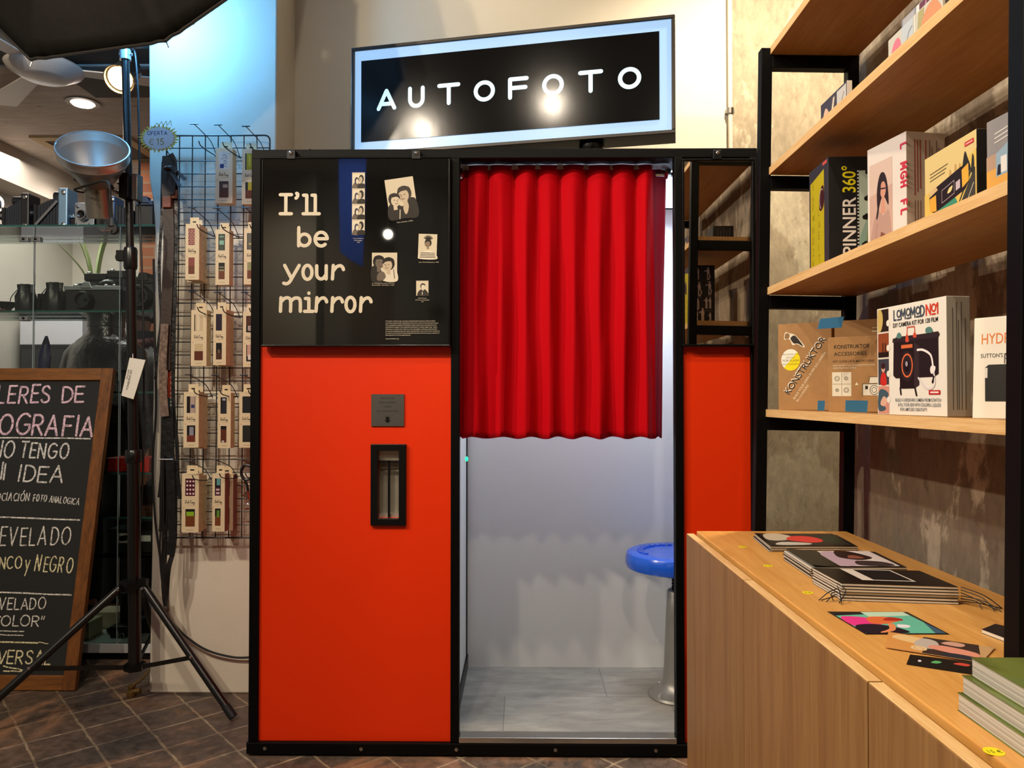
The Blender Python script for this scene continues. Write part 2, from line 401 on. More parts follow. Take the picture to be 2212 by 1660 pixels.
# ---------------------------------------------------------------- lettering
def smooth_pts(p, n=6, closed=False):
    out = []; L = len(p)
    rng = range(L if closed else L - 1)
    for i in rng:
        if closed: a, b, c, d = p[(i - 1) % L], p[i], p[(i + 1) % L], p[(i + 2) % L]
        else: a, b, c, d = p[max(i - 1, 0)], p[i], p[i + 1], p[min(i + 2, L - 1)]
        for k in range(n):
            t = k / n
            out.append(tuple(.5 * ((2 * b[q]) + (-a[q] + c[q]) * t + (2 * a[q] - 5 * b[q] + 4 * c[q] - d[q]) * t * t + (-a[q] + 3 * b[q] - 3 * c[q] + d[q]) * t ** 3) for q in (0, 1)))
    out.append(p[0] if closed else p[-1]); return out
def ell(cx, cy, rx, ry, a0=0, a1=360, n=18):
    return [(cx + rx * math.cos(math.radians(a0 + (a1 - a0) * i / n)), cy + ry * math.sin(math.radians(a0 + (a1 - a0) * i / n))) for i in range(n + 1)]
S_ = [(.55, .84), (.42, .97), (.2, .97), (.05, .84), (.07, .65), (.3, .52), (.52, .38), (.56, .16), (.4, .03), (.16, .03), (.02, .16)]
GL = {
 'A': (.72, [[(0, 0), (.36, 1), (.72, 0)], [(.13, .34), (.59, .34)]]),
 'B': (.58, [[(0, 0), (0, 1), (.3, 1)] + ell(.3, .77, .22, .23, 90, -90, 8) + [(0, .54)], ell(.32, .27, .26, .27, 90, -90, 8) + [(0, 0)]]),
 'C': (.68, [ell(.42, .5, .42, .5, 50, 310, 16)]),
 'D': (.64, [[(0, 0), (0, 1), (.2, 1)] + ell(.2, .5, .44, .5, 90, -90, 12) + [(0, 0)]]),
 'E': (.54, [[(.54, 1), (0, 1), (0, 0), (.54, 0)], [(0, .52), (.46, .52)]]),
 'F': (.54, [[(.54, 1), (0, 1), (0, 0)], [(0, .52), (.46, .52)]]),
 'G': (.74, [ell(.44, .5, .44, .5, 48, 330, 16) + [(.82, .46), (.5, .46)]]),
 'H': (.62, [[(0, 0), (0, 1)], [(.62, 0), (.62, 1)], [(0, .5), (.62, .5)]]),
 'I': (.06, [[(.03, 0), (.03, 1)]]),
 'J': (.42, [[(.42, 1), (.42, .25)] + ell(.21, .22, .21, .22, 0, -170, 8)]),
 'K': (.6, [[(0, 0), (0, 1)], [(.56, 1), (0, .42)], [(.18, .58), (.6, 0)]]),
 'L': (.48, [[(0, 1), (0, 0), (.48, 0)]]),
 'M': (.78, [[(0, 0), (.05, 1), (.39, .3), (.73, 1), (.78, 0)]]),
 'N': (.64, [[(0, 0), (0, 1), (.64, 0), (.64, 1)]]),
 'O': (.8, [ell(.4, .5, .4, .5, 90, 450, 24)]),
 'P': (.56, [[(0, 0), (0, 1), (.28, 1)] + ell(.28, .74, .27, .26, 90, -90, 8) + [(0, .48)]]),
 'R': (.6, [[(0, 0), (0, 1), (.28, 1)] + ell(.28, .74, .28, .26, 90, -90, 8) + [(0, .48)], [(.25, .48), (.6, 0)]]),
 'S': (.58, [smooth_pts(S_, 4)]),
 'T': (.66, [[(0, 1), (.66, 1)], [(.33, 1), (.33, 0)]]),
 'U': (.64, [[(0, 1), (0, .3)] + ell(.32, .31, .32, .31, 180, 360, 12) + [(.64, 1)]]),
 'V': (.66, [[(0, 1), (.33, 0), (.66, 1)]]),
 'W': (.9, [[(0, 1), (.22, 0), (.45, .8), (.68, 0), (.9, 1)]]),
 'X': (.6, [[(0, 0), (.6, 1)], [(0, 1), (.6, 0)]]),
 'Y': (.6, [[(0, 1), (.3, .5), (.6, 1)], [(.3, .5), (.3, 0)]]),
 'Z': (.56, [[(0, 1), (.56, 1), (0, 0), (.56, 0)]]),
 'y': (.44, [[(0, .6), (.22, .05)], [(.44, .6), (.1, -.35)]]),
 'i': (.06, [[(.03, 0), (.03, .66)], [(.03, .88), (.03, .9)]]),
 'Q': (.8, [ell(.4, .5, .4, .5, 90, 450, 24), [(.5, .22), (.8, -.06)]]),
 '1': (.3, [[(0, .78), (.24, 1), (.24, 0)]]), '5': (.5, [smooth_pts([(.0, .1), (.2, 0), (.42, .1), (.5, .32), (.38, .56), (.2, .6), (.06, .53)], 4) + [(.06, 1), (.46, 1)]]),
 '0': (.56, [ell(.28, .5, .28, .5, 90, 450, 20)]), '2': (.5, [smooth_pts([(.02, .8), (.2, 1), (.42, .93), (.46, .7), (.3, .42), (0, 0)], 4) + [(.5, 0)]]),
 'e': (.6, [ell(.38, .5, .38, .48, 60, 300, 14), [(.06, .52), (.5, .52)]]),
 '"': (.3, [[(.05, 1.0), (0, .7)], [(.25, 1.0), (.2, .7)]]), "'": (.1, [[(.05, 1.05), (0, .8)]]), '.': (.08, [[(.04, 0), (.04, .02)]]), ',': (.1, [[(.06, .05), (0, -.15)]]), '-': (.4, [[(0, .45), (.4, .45)]]),
}
GL['\u00d3'] = (.8, GL['O'][1] + [[(.4, 1.16), (.56, 1.38)]])
# rounded slab letters of the poster
SL = {
 'I': (.6, [[(.02, 1), (.58, 1)], [(.3, 1), (.3, 0)], [(.02, 0), (.58, 0)]]),
 "'": (.22, [smooth_pts([(.08, 1.02), (.14, .98), (.12, .86), (.05, .78)], 4)]),
 'l': (.42, [[(.02, .97), (.2, .97), (.2, 0)], [(0, 0), (.42, 0)]]),
 'b': (.66, [[(.04, 1), (.04, 0)], ell(.35, .32, .31, .32, 90, 450, 20)]),
 'e': (.66, [[(.06, .34), (.62, .34)] + ell(.34, .32, .29, .33, 4, 312, 18)]),
 'y': (.72, [[(.06, .66), (.34, .06)], smooth_pts([(.70, .66), (.42, .12), (.28, -.14), (.14, -.23), (.02, -.2)], 5)]),
 'o': (.66, [ell(.33, .32, .26, .34, 90, 450, 20)]),
 'u': (.66, [[(.04, .64), (.04, .26)] + ell(.27, .25, .23, .25, 180, 330, 8) + [(.52, .2)], [(.54, .64), (.54, 0)]]),
 'r': (.6, [[(.1, .64), (.06, 0)], smooth_pts([(.1, .38), (.24, .56), (.42, .63), (.54, .55), (.58, .44)], 5)]),
 'm': (.92, [[(.06, .64), (.04, 0)], smooth_pts([(.07, .45), (.2, .6), (.36, .63), (.46, .5), (.46, 0)], 5), smooth_pts([(.46, .45), (.6, .6), (.76, .62), (.86, .5), (.87, 0)], 5)]),
 'i': (.42, [[(.06, .6), (.22, .6), (.22, 0)], [(.02, 0), (.42, 0)], [(.22, .84), (.22, .86)]]),
}
class Print:
    """flat artwork on a surface: origin o, axes ux, uy, each polygon slightly above the one before"""
    def __init__(s, mb, o, ux, uy, sx=1.0, sy=None, lift=.0005, step=.000012):
        s.mb, s.o, s.ux, s.uy = mb, Vector(o), Vector(ux).normalized(), Vector(uy).normalized()
        s.n = s.ux.cross(s.uy).normalized(); s.sx = sx; s.sy = sx if sy is None else sy; s.h = lift * .4; s.st = step
    def at(s, x, y): return s.o + s.ux * (x * s.sx) + s.uy * (y * s.sy) + s.n * s.h
    def up(s): s.h += s.st
    def poly(s, pts, c, up=True):
        m = c if not isinstance(c, str) else ink(c)
        s.mb.add([s.at(*p) for p in pts], [tuple(range(len(pts)))], m)
        if up: s.up()
    def rect(s, x0, y0, x1, y1, c): s.poly([(x0, y0), (x1, y0), (x1, y1), (x0, y1)], c)
    def oval(s, cx, cy, rx, ry, c, n=24): s.poly(ell(cx, cy, rx, ry, 0, 360 - 360 / n, n - 1), c)
    def ring(s, cx, cy, rx, ry, w, c, a0=0, a1=360, n=24): s.line(ell(cx, cy, rx, ry, a0, a1, n), w, c)
    def blob(s, pts, c, n=5): s.poly(smooth_pts(pts, n, True)[:-1], c)
    def line(s, pts, w, c, up=True, caps=True):
        m = c if not isinstance(c, str) else ink(c)
        ps = [Vector((p[0] * s.sx, p[1] * s.sy)) for p in pts]; vs = []; fs = []
        def q(v): return s.o + s.ux * v.x + s.uy * v.y + s.n * s.h
        h = w / 2; eps = 6e-7; h0 = s.h; s.k = (getattr(s, 'k', 0) + 1) % 5; s.h += s.k * 2e-6
        for i in range(len(ps) - 1):
            d = ps[i + 1] - ps[i]
            if d.length < 1e-7: continue
            d.normalize(); p = Vector((-d.y, d.x)) * h; b = len(vs)
            vs += [q(ps[i] + p), q(ps[i] - p), q(ps[i + 1] - p), q(ps[i + 1] + p)]; fs.append((b, b + 1, b + 2, b + 3)); s.h += eps
        if caps:
            for c_ in ps:
                b = len(vs); vs += [q(c_ + Vector((math.cos(k * math.pi / 4 + .4), math.sin(k * math.pi / 4 + .4))) * h) for k in range(8)]; fs.append(tuple(range(b, b + 8))); s.h += eps
        s.mb.add(vs, fs, m); s.h = h0
        if up: s.up()
    def strokes(s, text, x, y, size, w, c, font=GL, gap=.22, xs=1.0, jit=0.0, rot=0.0, pitch=None, up=True):
        """single-stroke lettering; size in world units, x, y in print units"""
        cx = 0.0; ca, sa = math.cos(rot), math.sin(rot)
        for ch in text:
            if ch == ' ': cx += .5 * xs * size if pitch is None else pitch * size; continue
            adv, ls = font[ch]; jx, jy, jr = (random.uniform(-jit, jit) for _ in range(3))
            for l in ls:
                pts = []
                for a, b in l:
                    u = (a * xs + jx + jr * .4 * b) * size + cx; v = (b * (1 + jy) + jy * .4) * size
                    pts.append((x + (u * ca - v * sa) / s.sx, y + (u * sa + v * ca) / s.sy))
                s.line(pts, w, c, up=False)
            cx += (adv * xs + gap) * size if pitch is None else pitch * size
        if up: s.up()
        return cx
    def text(s, t, x, y, size, c, bold=0.0, rot=0.0, xs=1.0, align='l', fit=None):
        """printed sans lettering; size = cap height in world units"""
        vs, fs, w = text_mesh(t, bold)
        if fit: xs = fit / (w * size)
        dx = {'l': 0, 'c': -w * size * xs / 2, 'r': -w * size * xs}[align]; ca, sa = math.cos(rot), math.sin(rot); m = c if not isinstance(c, str) else ink(c)
        out = []
        for a, b in vs:
            u, v = a * size * xs + dx, b * size; out.append(s.at(x + (u * ca - v * sa) / s.sx, y + (u * sa + v * ca) / s.sy))
        s.mb.add(out, fs, m); s.up(); return w * size * xs
_TX = {}
def text_mesh(t, bold=0.0):
    if (t, bold) in _TX: return _TX[(t, bold)]
    cu = bpy.data.curves.new('lettering', 'FONT'); cu.body = t; cu.size = 1.0; cu.offset = bold; cu.resolution_u = 3; cu.fill_mode = 'FRONT'
    o = bpy.data.objects.new('lettering', cu); COL.objects.link(o)
    dg = bpy.context.evaluated_depsgraph_get(); ev = o.evaluated_get(dg); me = ev.to_mesh()
    k = 1 / .72
    vs = [(v.co.x * k, v.co.y * k) for v in me.vertices]; fs = [tuple(p.vertices) for p in me.polygons]
    w = max([v[0] for v in vs] or [0]); ev.to_mesh_clear()
    bpy.data.objects.remove(o); bpy.data.curves.remove(cu)
    _TX[(t, bold)] = (vs, fs, w); return _TX[(t, bold)]
X_, Y_, Z_ = Vector((1, 0, 0)), Vector((0, 1, 0)), Vector((0, 0, 1))
# ================================================================= SETTING
def shell(name, m, *boxes, **k):
    b = MB()
    for q in boxes: b.box(*q, m)
    return struct(b.build(name, **k))
shell('floor', M['floor'], (-6, 3, -3.4, 8, -.1, 0))
shell('ceiling', mat('warm white ceiling', '#cfc5b2', .9), (-4.6, 2.4, -3.4, 3.6, 3.55, 3.65))
shell('ceiling_back_room', M['ceiling_tex'], (-5, -1.2, 3.6, 7.2, 2.75, 2.85))
shell('trim_lintel', mat('dark grey beam', '#4a4640', .8), (-4.6, -1.5, 3.44, 3.6, 2.76, 3.55))
shell('trim_beam', mat('dark grey soffit', '#57524a', .8), (-2.21, -1.49, 3.61, 3.95, 2.738, 2.75))
shell('wall_back', M['cream_wall'], (-1.05, .912, 3.32, 3.5, 0, 3.55))
shell('wall_rear', M['peeled_light'], (.912, 2.4, 3.325, 3.5, 0, 3.55))
shell('wall_right', M['peeled_dark'], (.945, 1.3, -3.4, 2.20, 0, 3.55))
shell('wall_alcove', M['peeled_dark'], (2.2, 2.4, 2.2, 3.325, 0, 3.55), (1.3, 2.4, 2.1, 2.2, 0, 3.55))
shell('wall_front', mat('warm grey wall', '#8f8675', .9), (-4.6, 1.3, -3.4, -3.25, 0, 3.55))
shell('wall_front_added_column', mat('added pale column', '#c8bda6', .9), (-2.95, -2.15, -3.25, -3.0, 0, 3.55))  # added unseen column, put here for its pale band reflected in the poster
shell('wall_back_room_left', M['back_room_wall'], (-3.6, -3.4, 4.0, 5.9, 0, 2.75))
shell('wall_back_room_rear', M['back_room_wall'], (-3.4, -1.0, 5.78, 5.95, 0, 2.75))
shell('wall_brick', M['brick'], (-2.50, -1.49, 5.0, 5.2, 0, 2.75))
shell('trim_soffit', mat('soffit paint', '#a59a8c', .85), (-3.4, -3.18, 3.9, 5.78, 2.52, 2.75))
# whitewashed pillar, its left edge uneven
pb = MB()
edge = [(322, 1497), (325, 1330), (328, 1180), (330, 900), (333, 620), (335, 500), (331, 440), (322, 385), (322, 200), (321, 0), (320, -260)]
pl = [P(x, y, 3.07) for x, y in edge]
pl[0].z = 0; pl[-1].z = 3.55
xr = P(597, 250, 3.07).x
outline = [Vector((p.x, 3.07, p.z)) for p in pl] + [Vector((xr, 3.07, 3.55)), Vector((xr, 3.07, 0))]
pb.prism(outline, (0, .40, 0), M['pillar_wall'])
struct(pb.build('wall_pillar', bevel=.006))

def pipe(name, px, y, z0, z1, r, label, clips):
    t = thing(name, label, 'pipe', (P(px, 300, y).x, y, z0), group='thin painted pipes on the cream wall')
    x = t.location.x
    b = MB(); b.tube([(x, y, z0), (x, y, z1)], r, mat('painted pipe', '#d6ccb8', .5), 10); b.build('tube', t, smooth='auto')
    for z in clips:
        c = MB(); c.tube([(x, y, z - .012), (x, y, z + .012)], r * 1.5, M['steel'], 10); c.obox((x, y + .02, z), (.018, 0, 0), (0, .02, 0), (0, 0, .008), M['steel']); c.build('clip', t)
pipe('conduit_pipe', 1578, 3.30, .0, 3.55, .010, 'thin vertical pipe where the cream wall meets the peeling wall', (P(1578, 240, 3.3).z, 1.2))
pipe('conduit_pipe', 626, 3.29, .0, 3.55, .009, 'thin vertical pipe on the cream wall beside the white pillar', (3.0, 1.2))

# ================================================================= PHOTO BOOTH
YF = 2.56
BK = M['black_metal']
booth = thing('photo_booth', 'large orange red photo booth with black metal frame and open doorway', 'photo booth', (-.06, 2.92, 0))
def bx(name, *boxes, m=BK, bevel=.0025, parent=booth, label=None):
    b = MB()
    for q in boxes: b.box(*q[:6], q[6] if len(q) > 6 else m)
    return b.build(name, parent, bevel=bevel, label=label)
XL, XR = -.897, .782
bx('post', (XL, -.866, 2.54, 2.58, .045, 1.975))
bx('post', (-.2315, -.203, 2.54, 2.58, .045, 1.975))
bx('post', (.509, .536, 2.54, 2.58, .045, 1.975))
bx('post', (.758, XR, 2.54, 2.58, .045, 1.975))
bx('top_rail', (XL, XR, 2.54, 2.58, 1.972, 2.004))
bx('base_rail', (XL - .004, XR, 2.534, 2.58, .0065, .044))
for fx in (-.80, .64):
    for fy in (2.585, 3.2): bx('foot', (fx, fx + .06, fy, fy + .045, 0, .0065), m=M['rubber'], bevel=0)
s_in = [P(817, 974, 2.55), P(862, 1120, 2.55)]
hx0, hx1, hz1, hz0 = s_in[0].x, s_in[1].x, s_in[0].z, s_in[1].z
bx('front_panel', (-.866, hx0, 2.553, 2.571, .044, 1.36), (hx1, -.2315, 2.553, 2.571, .044, 1.36), (hx0, hx1, 2.553, 2.571, .044, hz0), (hx0, hx1, 2.553, 2.571, hz1, 1.36), m=M['red_panel'], bevel=0)
bx('front_panel', (.536, .758, 2.553, 2.571, .044, 1.36), m=M['red_panel'], bevel=0)
bx('upper_panel', (-.866, -.2315, 2.553, 2.571, 1.36, 1.972), m=M['black_metal'], bevel=0)
bx('upper_panel', (.536, .758, 2.553, 2.571, 1.36, 1.972), m=M['black_metal'], bevel=0)
bx('side_panel', (XL, XL + .02, 2.58, 3.27, .006, 2.0), m=M['red_panel'])
bx('side_panel', (XR - .02, XR, 2.58, 3.27, .006, 2.0), m=M['black_metal'])
bx('back_panel', (XL + .02, XR - .02, 3.245, 3.27, .006, 2.0))
bx('roof', (XL + .02, XR - .02, 2.58, 3.245, 1.975, 1.995))
bx('inner_wall', (-.25, -.228, 2.58, 3.24, .03, 1.97), m=M['white_paint'], bevel=0)
bx('inner_wall', (-.228, .745, 3.235, 3.245, .03, 1.97), m=M['white_paint'], bevel=0)
bx('inner_wall', (.745, .76, 2.58, 3.235, .03, 1.97), m=M['white_paint'], bevel=0)
bx('inner_wall', (.54, .745, 2.572, 2.58, .03, 1.97), m=M['white_paint'], bevel=0)
bx('inner_floor', (-.228, .745, 2.575, 3.235, .03, .052), m=M['vinyl'], bevel=0)
bx('threshold', (-.203, .509, 2.535, 2.585, .046, .064), m=M['alu'], bevel=.002)
bx('inner_trim', (-.2275, -.2235, 3.215, 3.235, .1, 1.9), (-.2278, -.220, 2.6, 3.235, .052, .105), m=M['black_plastic'], bevel=0)
lb = MB(); p = P(1003, 992, 3.16); lb.sphere((-.222, 3.16, p.z), (.006, .006, .01), mat('green indicator light', '#20d090', .3, emit='#20e0a0', es=1.5)); lb.build('indicator_light', booth)
bx('light_panel', (.17, .63, 2.69, 3.15, 1.955, 1.974), m=mat('light panel', '#eef4ff', .4, emit='#cfe2ff', es=1.6), bevel=0)
rb = MB(); zr = P(1100, 373, 2.61).z
rb.tube([(-.228, 2.642, zr), (.54, 2.642, zr)], .008, M['chrome'], 12); rb.build('curtain_rod', booth, smooth='auto')
for px in (998, 1444):
    b = MB(); q = P(px, 373, 2.60); sgn = -1 if px < 1100 else 1
    b.lathe([(.006, 0), (.017, .004), (.02, .014), (.014, .02), (.008, .024)], (q.x + sgn * .014, 2.625, zr), M['chrome'], (-sgn, 0, 0), 16); b.build('rod_bracket', booth, smooth='auto')
# clips that hold the framed boards, and base screws
for px in (632, 901, 1547):
    q = P(px, 333, 2.53); b = MB(); b.box(q.x - .014, q.x + .014, 2.512, 2.54, q.z - .022, q.z + .008, M['black_plastic'])
    b.lathe([(.0065, 0), (.0065, .003), (.003, .0045)], (q.x, 2.512, q.z - .002), M['chrome'], (0, -1, 0), 12); b.build('clip', booth, bevel=.002)
for px, py in ((572, 1614), (780, 1612), (986, 1611), (1200, 1610), (1417, 1609)):
    q = P(px, py, 2.534); b = MB(); b.lathe([(.006, 0), (.006, .002), (.002, .003)], (q.x, 2.5345, .026), M['steel'], (0, -1, 0), 12); b.build('screw', booth)
# delivery slot
CHU = mat('pale steel chute', '#b0a89a', .38, .45)
sl = bpy.data.objects.new('delivery_slot', None); COL.objects.link(sl); sl.parent = booth; sl.location = Vector(((hx0 + hx1) / 2, 2.553, (hz0 + hz1) / 2)) - booth.location
o0, o1 = P(801, 960, 2.545), P(877, 1136, 2.545)
b = MB()
for q in ((o0.x, hx0, o1.z, o0.z), (hx1, o1.x, o1.z, o0.z), (hx0, hx1, o1.z, hz0), (hx0, hx1, hz1, o0.z)): b.box(q[0], q[1], 2.540, 2.5535, q[2], q[3], M['black_plastic'])
b.build('slot_frame', sl, bevel=.002)
xm = (hx0 + hx1) / 2
b = MB(); b.box(hx0, hx1, 2.60, 2.604, hz0, hz1, CHU); b.box(hx0 - .002, hx0, 2.556, 2.604, hz0, hz1, CHU); b.box(hx1, hx1 + .002, 2.556, 2.604, hz0, hz1, CHU)
b.box(hx0, hx1, 2.565, 2.6, hz0 - .002, hz0 + .012, CHU)
b.prism([(hx0, 2.560, hz1), (hx0, 2.60, hz1), (hx0, 2.60, hz1 - .034), (hx0, 2.567, hz1 - .034)], (hx1 - hx0, 0, 0), CHU); b.build('chute', sl)
b = MB(); b.box(xm - .0035, xm + .0035, 2.556, 2.565, hz0, hz1 - .036, M['black_plastic']); b.box(hx0, hx1, 2.556, 2.565, hz1 - .04, hz1 - .036, M['black_plastic']); b.build('divider', sl)
# engraved plate
q0, q1 = P(802, 921, 2.55), P(873, 852, 2.55); b = MB(); b.box(q0.x, q1.x, 2.548, 2.553, q0.z, q1.z, mat('engraved steel plate', '#7e7b77', .38, .9))
pr = Print(b, (0, 2.548, 0), X_, Z_, lift=.0004); xm = (q0.x + q1.x) / 2; h = q1.z - q0.z
for t, f in (('PHOTOS', .84), ('DELIVERED', .71), ('HERE', .58), ('IN 4 MINUTES', .44)): pr.text(t, xm, q0.z + h * f, .0062, '#2c2a28', xs=1.35, align='c')
pr.line([(xm - .02, q0.z + h * .345), (xm + .02, q0.z + h * .345)], .0015, '#4b4845'); pr.line([(xm - .022, q0.z + h * .29), (xm + .022, q0.z + h * .29)], .0015, '#4b4845')
zc = q0.z + h * .16; pr.poly([(xm - .006, zc + .014), (xm + .006, zc + .014), (xm + .006, zc + .003), (xm + .0105, zc + .003), (xm, zc - .008), (xm - .0105, zc + .003), (xm - .006, zc + .003)], '#0a0a0a')
b.build('engraved_plate', booth)

# ---------------------------------------------------------------- curtain
def tape_mat():
    m = bpy.data.materials.new('white curtain tape'); m.use_nodes = True; nt = m.node_tree; nt.nodes.clear()
    o = N(nt, 'ShaderNodeOutputMaterial'); x = N(nt, 'ShaderNodeMixShader'); d = N(nt, 'ShaderNodeBsdfDiffuse'); t = N(nt, 'ShaderNodeBsdfTranslucent')
    d.inputs[0].default_value = C('#e2e6ee'); t.inputs[0].default_value = C('#e8ecf4'); x.inputs[0].default_value = .6
    nt.links.new(d.outputs[0], x.inputs[1]); nt.links.new(t.outputs[0], x.inputs[2]); nt.links.new(x.outputs[0], o.inputs[0]); return m
def curtain():
    t = thing('curtain', 'bright red pleated curtain hanging in the booth doorway', 'curtain', (.15, 2.61, 1.0))
    red = mat('red curtain cloth', '#b6000f', .8, spec=.1, bump=(260, .12, .001)); back = mat('maroon curtain lining', '#7c0a1c', .85, spec=.1)
    tops = [992, 1008, 1056, 1111, 1161, 1211, 1268, 1322, 1376, 1412, 1449]
    bots = [990, 1000, 1051, 1110, 1160, 1212, 1266, 1320, 1372, 1418, 1436]
    b = MB(); rows = 40; sub = 10; n = (len(tops) - 1) * sub + 1; vs = []; fs = []; mats = []
    zt, zb = 1.970, P(1200, 947, 2.6).z
    for r in range(rows + 1):
        f = r / rows; g = f ** .8
        for i in range(n):
            k = min(i // sub, len(tops) - 2); u = (i - k * sub) / sub
            px = (tops[k] + (tops[k + 1] - tops[k]) * u) * (1 - g) + (bots[k] + (bots[k + 1] - bots[k]) * u) * g
            tri = 1 - abs(2 * u - 1); rnd = math.sin(math.pi * u) ** .6
            crest = rnd * (1 - min(1, f * 2.4)) + (tri ** 1.2) * min(1, f * 2.4)
            amp = .030 + .016 * f
            d = amp * (crest - .5)
            if k == len(tops) - 2: d = -.012 - .05 * u           # right edge turned back into the booth
            if k == 0: d = -.02
            wob = .004 * math.sin(i * .9 + f * 5) * f + .003 * math.sin(i * .37 + f * 9)
            y = 2.612 - d - wob
            z = zt + (zb - zt) * f
            if f > .97: z += .004 * math.sin(i * .55)
            z += (.006 * (rnd - .5)) * (1 - min(1, f * 12)) * -1
            vs.append((P(px, 600, 2.605).x, y, z))
    for r in range(rows):
        for i in range(n - 1): fs.append((r * n + i, r * n + i + 1, (r + 1) * n + i + 1, (r + 1) * n + i))
    b.add(vs, fs, red)
    km = b.mi(back)
    for q, f in enumerate(b.f):
        if (q % (n - 1)) >= (len(tops) - 2) * sub: b.m[q] = km
    o = b.build('cloth', t, smooth=True); s = o.modifiers.new('solid', 'SOLIDIFY'); s.thickness = .002
    h = MB(); vs = []; fs = []; N_ = 90
    for i in range(N_ + 1):
        x = -.203 + (.506 + .203) * i / N_; w = .004 * math.sin(i * .7)
        vs += [(x, 2.618 + w, 1.995), (x, 2.612 + w, 1.955)]
    for i in range(N_): fs.append((2 * i, 2 * i + 1, 2 * i + 3, 2 * i + 2))
    h.add(vs, fs, tape_mat()); o = h.build('heading_tape', t, smooth=True)
curtain()

# ---------------------------------------------------------------- stool in the booth
def stool():
    c = Vector((.588, 2.93, .052))
    t = thing('stool', 'round blue metal stool on a grey pedestal inside the booth', 'stool', c)
    blue = mat('blue enamel', '#0a4fc4', .22, spec=.6, coat=.4, bump=(40, .04, .001)); gr = mat('grey cast metal', '#8d8b86', .42, .55)
    b = MB(); zt = .545
    b.lathe([(.05, zt - .062), (.172, zt - .066), (.186, zt - .06), (.191, zt - .045), (.190, zt - .02), (.184, zt - .006), (.170, zt), (.12, zt - .004), (.05, zt - .006)], c, blue, seg=48)
    for k in range(11):
        a = math.radians(200 - k * 11); q = c + Vector((math.cos(a) * .135, math.sin(a) * .135, zt - .002)); b.obox(q, Vector((-math.sin(a), math.cos(a), 0)) * .008, Vector((math.cos(a), math.sin(a), 0)) * .012, (0, 0, .003), blue)
    b.build('seat', t, smooth='auto')
    b = MB(); b.lathe([(.018, .40)] + [(.018 - .003 * (i % 2), .41 + i * .006) for i in range(13)] + [(.018, .49)], c, M['black_metal'], seg=20); b.build('screw_stem', t, smooth='auto')
    b = MB(); b.lathe([(.105, 0), (.108, .006), (.104, .014), (.085, .02), (.062, .034), (.052, .06), (.047, .12), (.040, .3), (.034, .395), (.030, .40)], c, gr, seg=32); b.build('pedestal', t, smooth='auto')
    for k in range(4):
        a = math.radians(215 + 90 * k); b = MB(); b.lathe([(.009, 0), (.009, .008), (.005, .012)], c + Vector((math.cos(a) * .088, math.sin(a) * .088, .016)), M['chrome'], seg=6); b.build('bolt', t)
stool()

